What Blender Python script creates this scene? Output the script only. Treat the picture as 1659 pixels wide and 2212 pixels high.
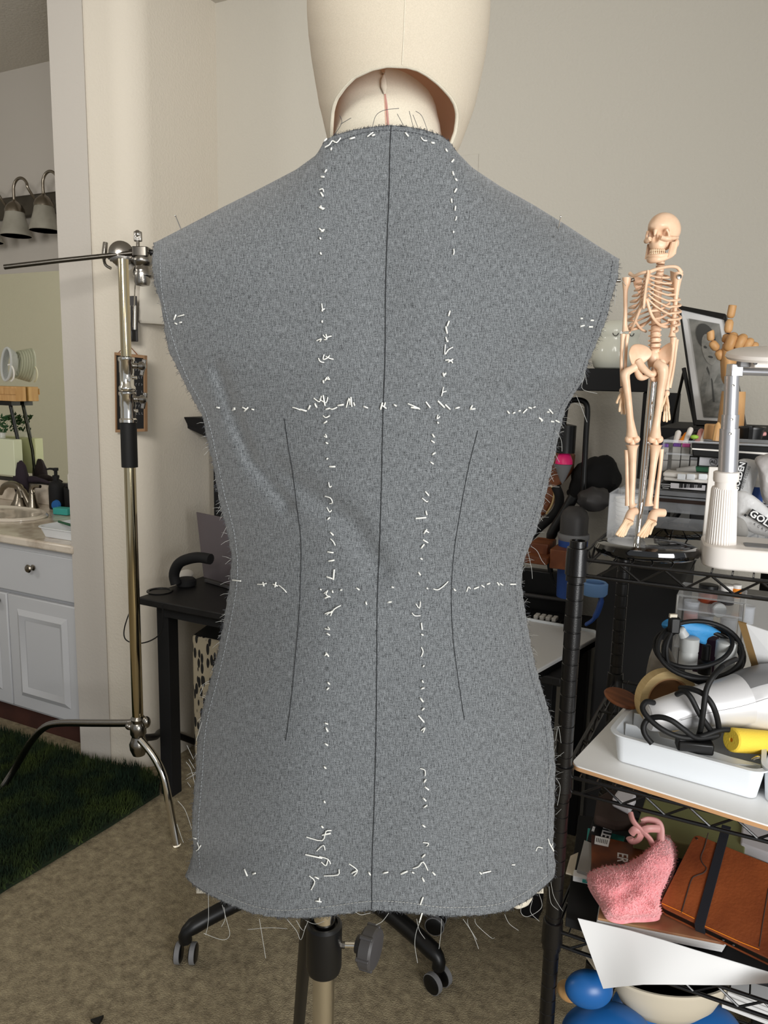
import bpy, bmesh, math, random
from mathutils import Vector, Matrix, noise
random.seed(7)
R = math.radians
V = Vector
sc = bpy.context.scene
col = sc.collection
for o in list(bpy.data.objects):
    bpy.data.objects.remove(o)

# ------------------------------------------------------------------ camera
W, H, F = 1659., 2212., 1650.
_up = V((230, 9850, 1650)).normalized()
_f = V((0, 0, -1))
_h = (_f - _f.dot(_up) * _up).normalized()
_r = _h.cross(_up)
YAW = R(26.5)
FW = V((-math.sin(YAW), math.cos(YAW), 0))
RW = V((math.cos(YAW), math.sin(YAW), 0))
UW = V((0, 0, 1))
M3 = Matrix([[RW[i] * _r[j] + FW[i] * _h[j] + UW[i] * _up[j] for j in range(3)] for i in range(3)])
CAM = V((0, 0, 1.49))
cd = bpy.data.cameras.new('camera')
co = bpy.data.objects.new('camera', cd)
col.objects.link(co)
co.matrix_world = Matrix.Translation(CAM) @ M3.to_4x4()
cd.sensor_fit = 'VERTICAL'
cd.sensor_height = 24
cd.sensor_width = 18
cd.lens = 24 * F / H
cd.clip_start = 0.02
sc.camera = co

# ------------------------------------------------------------------ world, lights, exposure
w = bpy.data.worlds.new('world')
sc.world = w
w.use_nodes = True
w.node_tree.nodes['Background'].inputs[0].default_value = (0.92, 0.96, 1.0, 1)
w.node_tree.nodes['Background'].inputs[1].default_value = 0.42


def area(name, loc, target, sx, sy, power, colr):
    l = bpy.data.lights.new(name, 'AREA')
    l.shape = 'RECTANGLE'
    l.size = sx
    l.size_y = sy
    l.energy = power
    l.color = colr
    o = bpy.data.objects.new(name, l)
    col.objects.link(o)
    o.location = loc
    o.rotation_euler = (V(target) - V(loc)).to_track_quat('-Z', 'Y').to_euler()
    return o


area('window_light', (1.45, -0.55, 1.3), (-0.4, 0.8, 1.2), 1.1, 1.2, 66, (1.0, 1.0, 0.99))
RL = area('wall_fill_light', (-0.45, -0.8, 2.45), (-2.1, 2.3, 2.1), 1.0, 0.8, 13, (1.0, 0.97, 0.92))  # unseen fill, added to lift the left walls
RL.data.spread = math.radians(80)
hl = bpy.data.lights.new('bath_fill_light', 'POINT')  # added point fill without a fixture, brightens vanity and mirror
hl.energy = 24
hl.shadow_soft_size = .2
hl.color = (1.0, .98, .93)
ho = bpy.data.objects.new('bath_fill_light', hl)
col.objects.link(ho)
ho.location = (-3.5, 0.2, 2.3)
sc.view_settings.view_transform = 'Standard'
sc.view_settings.look = 'None'
sc.view_settings.gamma = 1
sc.view_settings.exposure = 0.0
sc.view_settings.use_curve_mapping = False


# ------------------------------------------------------------------ rays from the camera to real planes / distances
def ray(x, y):
    return M3 @ V(((x - W / 2) / F, -(y - H / 2) / F, -1))


def U(x, y, d):
    return CAM + ray(x, y) * d


def UH(x, y, h):          # at horizontal distance h
    v = ray(x, y)
    return CAM + v * (h / v.dot(FW))


def PZ(x, y, z):
    v = ray(x, y)
    return CAM + v * ((z - CAM.z) / v.z)


def PY(x, y, Y):
    v = ray(x, y)
    return CAM + v * (Y / v.y)


def PX(x, y, X):
    v = ray(x, y)
    return CAM + v * (X / v.x)


# ------------------------------------------------------------------ materials
def lin(c):
    return tuple((a / 255 / 12.92 if a / 255 <= .04045 else ((a / 255 + .055) / 1.055) ** 2.4) for a in c) + (1,)


MATS = {}


def mat(name, c, rough=.5, metal=0, c2=None, ns=20, nd=3, bump=0, bs=None, coat=0, trans=0, alpha=1, sheen=0, stretch=None, uv=False, lo=.35, hi=.65, ior=1.45, spec=.5):
    m = bpy.data.materials.new(name)
    m.use_nodes = True
    nt = m.node_tree
    b = nt.nodes['Principled BSDF']
    I = b.inputs
    I['Base Color'].default_value = lin(c)
    I['Roughness'].default_value = rough
    I['Metallic'].default_value = metal
    I['Coat Weight'].default_value = coat
    I['Transmission Weight'].default_value = trans
    I['Alpha'].default_value = alpha
    I['Sheen Weight'].default_value = sheen
    I['IOR'].default_value = ior
    I['Specular IOR Level'].default_value = spec
    tc = nt.nodes.new('ShaderNodeTexCoord')
    src = tc.outputs['UV' if uv else 'Object']
    if stretch:
        mp = nt.nodes.new('ShaderNodeMapping')
        mp.inputs['Scale'].default_value = stretch
        nt.links.new(src, mp.inputs[0])
        src = mp.outputs[0]
    if c2 is not None:
        n = nt.nodes.new('ShaderNodeTexNoise')
        n.inputs['Scale'].default_value = ns
        n.inputs['Detail'].default_value = nd
        n.inputs['Roughness'].default_value = .78 if nd >= 10 else .5
        nt.links.new(src, n.inputs['Vector'])
        cr = nt.nodes.new('ShaderNodeValToRGB')
        cr.color_ramp.elements[0].color = lin(c)
        cr.color_ramp.elements[1].color = lin(c2)
        cr.color_ramp.elements[0].position = lo
        cr.color_ramp.elements[1].position = hi
        nt.links.new(n.outputs[0], cr.inputs[0])
        nt.links.new(cr.outputs[0], I['Base Color'])
    if bump:
        n = nt.nodes.new('ShaderNodeTexNoise')
        n.inputs['Scale'].default_value = bs or ns
        n.inputs['Detail'].default_value = 3
        nt.links.new(src, n.inputs['Vector'])
        bp = nt.nodes.new('ShaderNodeBump')
        bp.inputs['Strength'].default_value = 1
        bp.inputs['Distance'].default_value = bump
        nt.links.new(n.outputs[0], bp.inputs['Height'])
        nt.links.new(bp.outputs[0], I['Normal'])
    MATS[name] = m
    return m


WALL = mat('wall_paint', (188, 183, 172), .85, bump=.0016, bs=110)
WALL2 = mat('wall_paint_left', (210, 202, 188), .85, bump=.0014, bs=110)
WALL3 = mat('pillar_strip_grey', (186, 180, 172), .8, bump=.0008, bs=90)  # greyer wall tone for the added pillar strip
CEIL = mat('ceiling_paint', (196, 190, 180), .9, bump=.002, bs=90)
MIRRORWALL = mat('bath_wall_paint', (176, 170, 162), .85)
CARPET = mat('carpet', (124, 112, 90), .98, c2=(178, 164, 134), ns=34, nd=12, bump=.005, bs=260, lo=.38, hi=.62)
KICK = mat('toe_kick', (74, 42, 34), .7, c2=(58, 32, 26), ns=8)
VAN = mat('vanity_paint', (196, 197, 200), .42)
STONE = mat('counter_stone', (214, 202, 186), .25, c2=(172, 156, 138), ns=14, nd=8, lo=.45, hi=.7, coat=.3)
BASIN = mat('basin', (220, 210, 196), .12, coat=.5)
MIRROR = mat('mirror_silver', (255, 255, 236), .02, 1)
NICKEL = mat('brushed_nickel', (142, 134, 122), .28, 1)
NICKELD = mat('dark_nickel', (96, 92, 86), .3, 1)
SHADE = mat('shade_glass', (168, 164, 152), .35, c2=(140, 136, 124), ns=9, trans=.15)
CHROME = mat('chrome', (230, 226, 218), .1, 1)
STEEL = mat('cast_steel', (150, 146, 140), .22, 1, bump=.0004, bs=300)
GOLDCH = mat('warm_chrome', (206, 192, 160), .12, 1)
BLACK = mat('black_plastic', (11, 11, 12), .4)
BLACKM = mat('black_matte', (13, 13, 15), .75)
RUBBER = mat('black_rubber', (10, 10, 11), .6)
GLOSS = mat('black_gloss', (9, 9, 10), .07, coat=1)
RACKM = mat('black_enamel', (11, 10, 11), .33, coat=.15, bump=.0002, bs=600)
DESKM = mat('desk_black', (16, 15, 16), .55, c2=(21, 20, 21), ns=60)
CREAM = mat('form_jersey', (206, 198, 180), .9, c2=(196, 188, 170), ns=900, bump=.0003, bs=1500, sheen=.3)
LINING = mat('brown_lining', (236, 204, 186), .8)
CAST = mat('bone_plastic', (238, 204, 174), .38, c2=(226, 188, 156), ns=45)
BONEF = mat('bone_plastic_pale', (240, 211, 178), .4, c2=(230, 196, 160), ns=60)
CERAM = mat('white_ceramic', (222, 222, 208), .2, coat=.5)
WHITEP = mat('white_plastic', (232, 228, 222), .4)
WHITEL = mat('lamp_plastic', (236, 230, 224), .35)
TRAYW = mat('tray_plastic', (228, 232, 236), .32)
SILV = mat('satin_aluminium', (206, 206, 210), .3, .85)
SILVP = mat('silver_paint', (222, 221, 222), .36, .2)
SILVD = mat('grey_silver_paint', (150, 150, 152), .38, .4)
WOODL = mat('light_wood', (214, 172, 118), .5, c2=(192, 146, 92), ns=6, stretch=(8, 8, 1))
WOODH = mat('hand_wood', (206, 160, 108), .5, c2=(188, 140, 88), ns=22, stretch=(3, 3, 1))
FRAMEW = mat('frame_wood', (150, 116, 84), .55)
WOODB = mat('brown_wood', (142, 84, 46), .5, c2=(104, 56, 30), ns=14, stretch=(1, 5, 1))
PAPER = mat('white_paper', (226, 226, 226), .8)
BOARDW = mat('white_board', (246, 245, 243), .45)
CARD = mat('board_edge', (198, 152, 108), .8)
PINKS = mat('pink_silicone', (196, 140, 136), .45)
PINKF = mat('pink_fleece', (246, 168, 172), .95, c2=(236, 146, 152), ns=120, sheen=.6)
PINKF2 = mat('pink_fibre', (250, 184, 186), .95)
LEATH = mat('tan_leather', (158, 84, 44), .45, c2=(104, 50, 26), ns=9, nd=7, bump=.0006, bs=220, lo=.3, hi=.72)
ELAST = mat('navy_elastic', (22, 24, 32), .85)
YELL = mat('yellow_foam', (250, 214, 74), .8, bump=.0005, bs=400)
ORNG = mat('orange_core', (240, 140, 30), .8)
TAPE = mat('masking_tape', (224, 196, 142), .6, c2=(214, 184, 128), ns=4, stretch=(1, 1, 60))
BLUE = mat('blue_plastic', (28, 92, 158), .35)
BLUEL = mat('light_blue', (104, 142, 190), .5)
BLUED = mat('deep_blue', (38, 72, 140), .5)
BLUEG = mat('blue_nitrile', (64, 146, 204), .55, bump=.002, bs=60)
CLEAR = mat('clear_acrylic', (240, 242, 244), .06, alpha=.22, spec=.8)
CLEAR2 = mat('clear_box', (226, 230, 236), .15, alpha=.3, spec=.8)
FROST = mat('frosted_plastic', (206, 208, 206), .4, alpha=.8)
TEAL = mat('teal', (60, 162, 154), .5)
GREENT = mat('green_cap', (30, 84, 56), .5)
OLIVE = mat('olive_cover', (128, 130, 84), .7)
PURPLE = mat('purple_cap', (96, 60, 130), .4)
MAGEN = mat('magenta_cap', (222, 96, 176), .4)
HOTP = mat('hot_pink', (246, 44, 124), .35)
GREYP = mat('grey_plastic', (124, 124, 126), .5)
GREYD = mat('dark_grey', (62, 60, 60), .5)
LAPT = mat('laptop_aluminium', (112, 104, 108), .38, .6)
BROWN = mat('brown_card', (58, 44, 38), .8)
LILAC = mat('pale_label', (214, 212, 216), .8)
INK = mat('black_ink', (22, 22, 24), .7)
WHITEI = mat('white_ink', (226, 226, 226), .7)
THREAD = mat('basting_cotton', (226, 226, 220), .8)
STAY = mat('stay_thread', (136, 140, 143), .8)
FRAY = mat('frayed_yarn', (70, 72, 76), .9)
FRAYL = mat('frayed_yarn_light', (164, 164, 160), .9)
SEAMM = mat('dark_seam_line', (34, 36, 39), .9)  # dark line along seams and darts
RUGM = mat('rug_base', (20, 34, 18), .95, c2=(34, 46, 22), ns=12)
RUGF = mat('rug_pile', (16, 38, 20), .9, c2=(58, 72, 24), ns=9, nd=5, lo=.4, hi=.66)
LEAF = mat('green_leaf', (44, 78, 44), .6)
POTY = mat('pale_box', (214, 218, 190), .5)
DARKV = mat('dark_plum_cloth', (40, 30, 40), .85)
GREYW = mat('grey_backdrop', (150, 148, 144), .7)
BEIGE = mat('beige_plastic', (206, 196, 176), .4)
RED = mat('rust_paint', (150, 60, 26), .5)


def fabric_mat():
    m = bpy.data.materials.new('grey_suiting')
    m.use_nodes = True
    nt = m.node_tree
    N, L = nt.nodes, nt.links
    b = N['Principled BSDF']
    b.inputs['Roughness'].default_value = .92
    b.inputs['Sheen Weight'].default_value = .25
    uvn = N.new('ShaderNodeTexCoord')

    def ns(scale, rot=0, s=1, det=2):
        mp = N.new('ShaderNodeMapping')
        mp.inputs['Scale'].default_value = scale
        mp.inputs['Rotation'].default_value = (0, 0, rot)
        L.new(uvn.outputs['UV'], mp.inputs[0])
        n = N.new('ShaderNodeTexNoise')
        n.inputs['Scale'].default_value = s
        n.inputs['Detail'].default_value = det
        L.new(mp.outputs[0], n.inputs[0])
        return n.outputs[0]

    def mth(op, a, bb):
        k = N.new('ShaderNodeMath')
        k.operation = op
        for i, q in enumerate((a, bb)):
            if isinstance(q, (int, float)):
                k.inputs[i].default_value = q
            else:
                L.new(q, k.inputs[i])
        return k.outputs[0]
    warp = ns((1300, 160, 1))
    weft = ns((140, 1300, 1))
    speck = ns((1100, 1100, 1), 0, 1, 1)
    tw = ns((1500, 140, 1), R(45), 1, 1)
    s = mth('ADD', mth('MULTIPLY', warp, .8), mth('MULTIPLY', weft, .7))
    s = mth('ADD', s, mth('MULTIPLY', speck, 1.0))
    s = mth('ADD', s, mth('MULTIPLY', tw, .7))
    s = mth('MULTIPLY', s, .3125)
    cr = N.new('ShaderNodeValToRGB')
    e = cr.color_ramp.elements
    e[0].position = .38
    e[0].color = lin((26, 29, 32))
    e[1].position = .64
    e[1].color = lin((134, 138, 141))
    L.new(s, cr.inputs[0])
    L.new(cr.outputs[0], b.inputs['Base Color'])
    bp = N.new('ShaderNodeBump')
    bp.inputs['Distance'].default_value = .0004
    bp.inputs['Strength'].default_value = .6
    L.new(s, bp.inputs['Height'])
    L.new(bp.outputs[0], b.inputs['Normal'])
    return m


FABRIC = fabric_mat()


def translucent(m, c, f):
    """thin cloth lets some light through"""
    nt = m.node_tree
    b = nt.nodes['Principled BSDF']
    out = [n for n in nt.nodes if n.type == 'OUTPUT_MATERIAL'][0]
    tr = nt.nodes.new('ShaderNodeBsdfTranslucent')
    tr.inputs[0].default_value = lin(c)
    mx = nt.nodes.new('ShaderNodeMixShader')
    mx.inputs[0].default_value = f
    nt.links.new(b.outputs[0], mx.inputs[1])
    nt.links.new(tr.outputs[0], mx.inputs[2])
    nt.links.new(mx.outputs[0], out.inputs[0])
    return m


JERSEY = translucent(mat('head_jersey', (208, 200, 182), .9, c2=(198, 190, 172), ns=900, bump=.0003, bs=1500), (240, 225, 205), .22)
translucent(LINING, (250, 214, 192), .5)


def leaf_fabric():
    m = bpy.data.materials.new('leaf_print_fabric')
    m.use_nodes = True
    nt = m.node_tree
    N, L = nt.nodes, nt.links
    b = N['Principled BSDF']
    b.inputs['Roughness'].default_value = .85
    tc = N.new('ShaderNodeTexCoord')
    mp = N.new('ShaderNodeMapping')
    mp.inputs['Scale'].default_value = (62, 62, 20)
    mp.inputs['Rotation'].default_value = (.2, .75, .2)
    L.new(tc.outputs['Object'], mp.inputs[0])
    vn = N.new('ShaderNodeTexVoronoi')
    vn.inputs['Scale'].default_value = 1.0
    L.new(mp.outputs[0], vn.inputs['Vector'])
    cr = N.new('ShaderNodeValToRGB')
    cr.color_ramp.elements[0].position = .42
    cr.color_ramp.elements[0].color = lin((30, 28, 26))
    cr.color_ramp.elements[1].position = .46
    cr.color_ramp.elements[1].color = lin((176, 164, 140))
    L.new(vn.outputs['Distance'], cr.inputs[0])
    L.new(cr.outputs[0], b.inputs['Base Color'])
    return m


LEAFF = leaf_fabric()


# ------------------------------------------------------------------ mesh builder
def fr(loc=(0, 0, 0), rz=0, rx=0, ry=0, s=1):
    return Matrix.Translation(V(loc)) @ Matrix.Rotation(R(rz), 4, 'Z') @ Matrix.Rotation(R(ry), 4, 'Y') @ Matrix.Rotation(R(rx), 4, 'X') @ Matrix.Scale(s, 4)


def look(loc, fwd, up=(0, 0, 1)):
    """frame whose local z points along fwd"""
    z = V(fwd).normalized()
    u = V(up)
    if abs(z.dot(u)) > .98:
        u = V((0, 1, 0))
    x = u.cross(z).normalized()
    y = z.cross(x)
    m = Matrix((x, y, z)).transposed().to_4x4()
    m.translation = V(loc)
    return m


class MB:
    def __init__(s, m=None):
        s.v, s.f, s.m, s.uv = [], [], (m or Matrix.Identity(4)), None

    def add(s, vs, fs, m=None):
        n = len(s.v)
        mm = s.m @ (m or Matrix.Identity(4))
        s.v += [mm @ V(p) for p in vs]
        s.f += [tuple(n + i for i in f) for f in fs]
        return s

    def hexa(s, p):   # p: bottom 4 ccw, top 4 ccw
        return s.add(p, [(3, 2, 1, 0), (4, 5, 6, 7), (0, 1, 5, 4), (1, 2, 6, 5), (2, 3, 7, 6), (3, 0, 4, 7)])

    def box(s, c, d, m=None):
        x, y, z = [a / 2 for a in d]
        return s.add([(c[0] + i * x, c[1] + j * y, c[2] + k * z) for k in (-1, 1) for i, j in ((-1, -1), (1, -1), (1, 1), (-1, 1))],
                     [(3, 2, 1, 0), (4, 5, 6, 7), (0, 1, 5, 4), (1, 2, 6, 5), (2, 3, 7, 6), (3, 0, 4, 7)], m)

    def tube(s, pts, r, n=10, closed=False, flat=1, cap=True):
        pts = [V(p) for p in pts]
        k = len(pts)
        rs = r if isinstance(r, (list, tuple)) else [r] * k
        vs, fs = [], []
        prev = None
        for i, p in enumerate(pts):
            if closed:
                t = (pts[(i + 1) % k] - pts[i - 1])
            else:
                t = pts[min(i + 1, k - 1)] - pts[max(i - 1, 0)]
            if t.length < 1e-9:
                t = V((0, 0, 1))
            t.normalize()
            if prev is None:
                a = V((0, 0, 1)) if abs(t.z) < .9 else V((1, 0, 0))
                nx = t.cross(a).normalized()
            else:
                nx = (prev - t * prev.dot(t))
                nx = nx.normalized() if nx.length > 1e-6 else t.cross(V((0, 0, 1))).normalized()
            prev = nx
            ny = t.cross(nx)
            for j in range(n):
                a = 2 * math.pi * j / n
                vs.append(p + rs[i] * (math.cos(a) * nx + flat * math.sin(a) * ny))
        for i in range(k - (0 if closed else 1)):
            for j in range(n):
                a, b = i * n + j, i * n + (j + 1) % n
                c, d = ((i + 1) % k) * n + (j + 1) % n, ((i + 1) % k) * n + j
                fs.append((a, b, c, d))
        if cap and not closed:
            fs.append(tuple(reversed(range(n))))
            fs.append(tuple((k - 1) * n + j for j in range(n)))
        return s.add(vs, fs)

    def lathe(s, prof, m=None, n=28, sx=1, sy=1, a0=0, a1=360):
        full = abs(a1 - a0 - 360) < 1e-6
        cnt = n if full else n + 1
        vs, fs = [], []
        for r, z in prof:
            for j in range(cnt):
                a = R(a0 + (a1 - a0) * j / n)
                vs.append((r * sx * math.cos(a), r * sy * math.sin(a), z))
        for i in range(len(prof) - 1):
            for j in range(n):
                j2 = (j + 1) % cnt
                fs.append((i * cnt + j, i * cnt + j2, (i + 1) * cnt + j2, (i + 1) * cnt + j))
        if full and prof[0][0] > 1e-5:
            fs.append(tuple(reversed(range(cnt))))
        if full and prof[-1][0] > 1e-5:
            fs.append(tuple((len(prof) - 1) * cnt + j for j in range(cnt)))
        return s.add(vs, fs, m)

    def cyl(s, a, b, r, n=20, r2=None):
        return s.tube([a, b], [r, r2 if r2 is not None else r], n)

    def ell(s, c, d, m=None, nu=24, nv=14, fn=None):
        vs, fs = [], []
        for i in range(nv + 1):
            t = math.pi * i / nv
            for j in range(nu):
                a = 2 * math.pi * j / nu
                p = V((math.sin(t) * math.cos(a), math.sin(t) * math.sin(a), math.cos(t)))
                q = V((p.x * d[0], p.y * d[1], p.z * d[2]))
                if fn:
                    q = fn(p, q)
                vs.append(V(c) + q)
        for i in range(nv):
            for j in range(nu):
                j2 = (j + 1) % nu
                fs.append((i * nu + j, (i + 1) * nu + j, (i + 1) * nu + j2, i * nu + j2))
        return s.add(vs, fs, m)

    def grid(s, fn, nu, nv, closed=False, m=None):
        cnt = nu if closed else nu + 1
        vs = [fn(i / nu, j / nv) for j in range(nv + 1) for i in range(cnt)]
        fs = [(j * cnt + i, j * cnt + (i + 1) % cnt, (j + 1) * cnt + (i + 1) % cnt, (j + 1) * cnt + i) for j in range(nv) for i in range(nu)]
        return s.add(vs, fs, m)

    def prism(s, poly, z0, z1, m=None):
        n = len(poly)
        vs = [(x, y, z0) for x, y in poly] + [(x, y, z1) for x, y in poly]
        fs = [tuple(reversed(range(n))), tuple(range(n, 2 * n))] + [(i, (i + 1) % n, n + (i + 1) % n, n + i) for i in range(n)]
        return s.add(vs, fs, m)

    def rbox(s, c, d, r, m=None, k=4):
        """box with vertical edges rounded"""
        x, y = d[0] / 2 - r, d[1] / 2 - r
        poly = []
        for (cx, cy, a) in ((x, -y, -90), (x, y, 0), (-x, y, 90), (-x, -y, 180)):
            for i in range(k + 1):
                t = R(a + 90 * i / k)
                poly.append((c[0] + cx + r * math.cos(t), c[1] + cy + r * math.sin(t)))
        return s.prism(poly, c[2] - d[2] / 2, c[2] + d[2] / 2, m)


def sm(pts, n=6, closed=False):
    """catmull-rom through points"""
    pts = [V(p) for p in pts]
    out = []
    k = len(pts)
    seg = k if closed else k - 1
    for i in range(seg):
        if closed:
            a, b, c, d = pts[i - 1], pts[i], pts[(i + 1) % k], pts[(i + 2) % k]
        else:
            a, b, c, d = pts[max(i - 1, 0)], pts[i], pts[i + 1], pts[min(i + 2, k - 1)]
        for j in range(n):
            t = j / n
            out.append(.5 * ((2 * b) + (c - a) * t + (2 * a - 5 * b + 4 * c - d) * t * t + (3 * b - a - 3 * c + d) * t ** 3))
    if not closed:
        out.append(pts[-1])
    return out


def mesh_of(name, mb, material, loc, ang=38, uvs=None):
    me = bpy.data.meshes.new(name)
    me.from_pydata([tuple(p - loc) for p in mb.v], [], mb.f)
    if uvs:
        ul = me.uv_layers.new(name='UVMap')
        for lp in me.loops:
            ul.data[lp.index].uv = uvs[lp.vertex_index]
    me.materials.append(material)
    bm = bmesh.new()
    bm.from_mesh(me)
    bmesh.ops.recalc_face_normals(bm, faces=bm.faces)
    bm.to_mesh(me)
    bm.free()
    me.polygons.foreach_set('use_smooth', [True] * len(me.polygons))
    me.set_sharp_from_angle(angle=R(ang))
    me.update()
    return me


def mods(o, bev, sol):
    if sol:
        q = o.modifiers.new('thickness', 'SOLIDIFY')
        q.thickness = abs(sol)
        q.offset = -1 if sol > 0 else 1
    if bev:
        q = o.modifiers.new('bevel', 'BEVEL')
        q.width = bev
        q.segments = 2
        q.limit_method = 'ANGLE'
        q.angle_limit = R(50)


class T:
    """a thing: an Empty at its base that parents its parts"""
    def __init__(s, name, label, cat, loc, group=None):
        s.o = bpy.data.objects.new(name, None)
        col.objects.link(s.o)
        s.loc = V(loc)
        s.o.location = s.loc
        s.o.empty_display_size = .05
        s.o['label'] = label
        s.o['category'] = cat
        if group:
            s.o['group'] = group

    def part(s, name, mb, m, parent=None, label=None, bev=0, sol=0, kind=None, ang=38, uvs=None):
        o = bpy.data.objects.new(name, mesh_of(name, mb, m, s.loc, ang, uvs))
        col.objects.link(o)
        o.parent = parent or s.o
        if label:
            o['label'] = label
        if kind:
            o['kind'] = kind
        mods(o, bev, sol)
        return o


def one(name, label, cat, mb, m, group=None, kind=None, bev=0, sol=0, ang=38, uvs=None):
    """a thing (or a stuff object) that is one mesh"""
    xs = [p.x for p in mb.v]
    ys = [p.y for p in mb.v]
    loc = V(((min(xs) + max(xs)) / 2, (min(ys) + max(ys)) / 2, min(p.z for p in mb.v)))
    o = bpy.data.objects.new(name, mesh_of(name, mb, m, loc, ang, uvs))
    col.objects.link(o)
    o.location = loc
    o['label'] = label
    o['category'] = cat
    if group:
        o['group'] = group
    if kind:
        o['kind'] = kind
    mods(o, bev, sol)
    return o


def struct(name, mb, m, label=None, bev=0):
    loc = V((0, 0, 0))
    o = bpy.data.objects.new(name, mesh_of(name, mb, m, loc))
    col.objects.link(o)
    o['kind'] = 'structure'
    if label:
        o['label'] = label
        o['category'] = name.split('_')[0]
    mods(o, bev, 0)
    return o


def text_mb(s, size, m, depth=.0006, align='CENTER', bold=0, shear=0):
    cu = bpy.data.curves.new('t', 'FONT')
    cu.body = s
    cu.size = size
    cu.extrude = depth
    cu.align_x = align
    cu.align_y = 'CENTER'
    cu.offset = bold
    cu.resolution_u = 2
    cu.shear = shear
    ob = bpy.data.objects.new('t', cu)
    col.objects.link(ob)
    me = bpy.data.meshes.new_from_object(ob.evaluated_get(bpy.context.evaluated_depsgraph_get()))
    mb = MB(m)
    mb.add([v.co for v in me.vertices], [tuple(p.vertices) for p in me.polygons])
    bpy.data.objects.remove(ob)
    bpy.data.curves.remove(cu)
    return mb


def lerp(tab, x):
    if x <= tab[0][0]:
        return tab[0][1]
    for (a, b), (c, d) in zip(tab, tab[1:]):
        if x <= c:
            return b + (d - b) * (x - a) / (c - a) if c != a else d
    return tab[-1][1]

# ================================================================== the setting
YB = 2.5       # back wall
XA = -2.0      # short left wall / pillar
MB1 = MB
struct('floor', MB().box((-1.0, .6, -.05), (8, 7, .1)), CARPET, 'mottled beige brown cut pile carpet')
struct('wall_back', MB().box((.55, YB + .06, 1.45), (5.1, .12, 2.9)), WALL, 'long beige textured wall behind the desk')
# pillar ending the short left wall: slightly turned faces and a rounded edge
pp = [(-2.305, 2.008), (-2.187, 2.037)]
cx, cy, rr = XA - .1, 2.048 + .1, .1
for i in range(13):
    a = R(-90 + 7.5 * i)
    pp.append((cx + rr * math.cos(a), cy + rr * math.sin(a)))
pp += [(XA, YB), (XA, YB + .3), (-2.305, YB + .3)]
struct('wall_left', MB().prism(pp, 0, 2.95), WALL2, 'short beige wall and pillar beside the bathroom opening')
struct('strip_added', MB().prism([(-2.313, 2.0), (-2.185, 2.031), (-2.187, 2.0365), (-2.315, 2.03)], 0, 2.95), WALL3, 'added greyer strip that darkens the narrow pillar face')  # strip added so the narrow face reads darker than the wall
YM = 2.62
struct('wall_bathroom', MB().box((-3.5, YM + .06, 1.45), (2.6, .12, 2.9)), MIRRORWALL, 'grey beige bathroom wall above the vanity')
struct('wall_bathroom_side', MB().box((-4.6, 1.8, 1.45), (.1, 1.7, 2.9)), WALL, 'side wall of the bathroom seen only in the mirror')
struct('wall_opposite', MB().box((-5.0, -1.2, 1.45), (4.4, .1, 2.9)), WALL, 'far wall reflected in the bathroom mirror')
struct('ceiling', MB().box((-1.0, .9, 2.93), (8, 6.4, .1)), CEIL, 'off-white ceiling')

# ================================================================== bathroom corner
t = T('vanity_cabinet', 'white vanity cabinet with raised panel door in the bathroom', 'cabinet', (-2.7, 2.3, 0))
vx0, vx1, vy = -3.9, -2.315, 2.03
t.part('cabinet_body', MB().box(((vx0 + vx1) / 2, (vy + .024 + YM) / 2, .46), (vx1 - vx0, YM - vy - .026, .72)), VAN, bev=.003)
t.part('toe_kick', MB().box(((vx0 + vx1) / 2, (vy + .06 + YM) / 2, .05), (vx1 - vx0, YM - vy - .06, .1)), KICK, label='dark red brown base board')


def frontpanel(x0, x1, z0, z1, raised):
    m = MB()
    m.box(((x0 + x1) / 2, vy + .012, (z0 + z1) / 2), (x1 - x0, .024, z1 - z0))
    if raised:
        e = .055
        xs = [(x0 + e, z0 + e), (x1 - e, z0 + e), (x1 - e, z1 - e), (x0 + e, z1 - e)]
        k = .022
        a = [V((x, vy - .0005, z)) for x, z in xs]
        cxm, czm = (x0 + x1) / 2, (z0 + z1) / 2
        b = [V((x + k * (1 if x < cxm else -1), vy - .012, z + k * (1 if z < czm else -1))) for x, z in xs]
        c = [V((x + 2 * k * (1 if x < cxm else -1), vy - .001, z + 2 * k * (1 if z < czm else -1))) for x, z in xs]
        m.add(a + b, [(i, (i + 1) % 4, 4 + (i + 1) % 4, 4 + i) for i in range(4)])
        m.add(b + c + [c_ + V((0, .004, 0)) for c_ in c], [(i, (i + 1) % 4, 4 + (i + 1) % 4, 4 + i) for i in range(8) if i % 4 + 4 < 99][:4] + [(8, 9, 10, 11)])
    return m


def knob(px_, py_, parent):
    p = PY(px_, py_, vy - .004)
    m = MB(look(p, (0, -1, 0)))
    m.lathe([(.011, 0), (.012, .003), (.006, .006), (.006, .014), (.014, .019), (.017, .025), (.013, .03), (0, .032)], n=20)
    t.part('knob', m, NICKEL, parent, 'brushed nickel knob')


d1 = t.part('drawer', frontpanel(-2.9, -2.335, .62, .80, False), VAN, bev=.006)
knob(72, 1226, d1)
d2 = t.part('door', frontpanel(-2.735, -2.335, .12, .605, True), VAN, bev=.005)
d3 = t.part('door', frontpanel(-3.17, -2.742, .12, .605, True), VAN, bev=.005)
knob(-3, 1296, d3)
t.part('drawer', frontpanel(-3.5, -2.91, .62, .80, False), VAN, bev=.006)
t.part('face_rail', MB().box(((vx0 + vx1) / 2, vy + .01, .81), (vx1 - vx0, .02, .028)), VAN, bev=.004)

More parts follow.
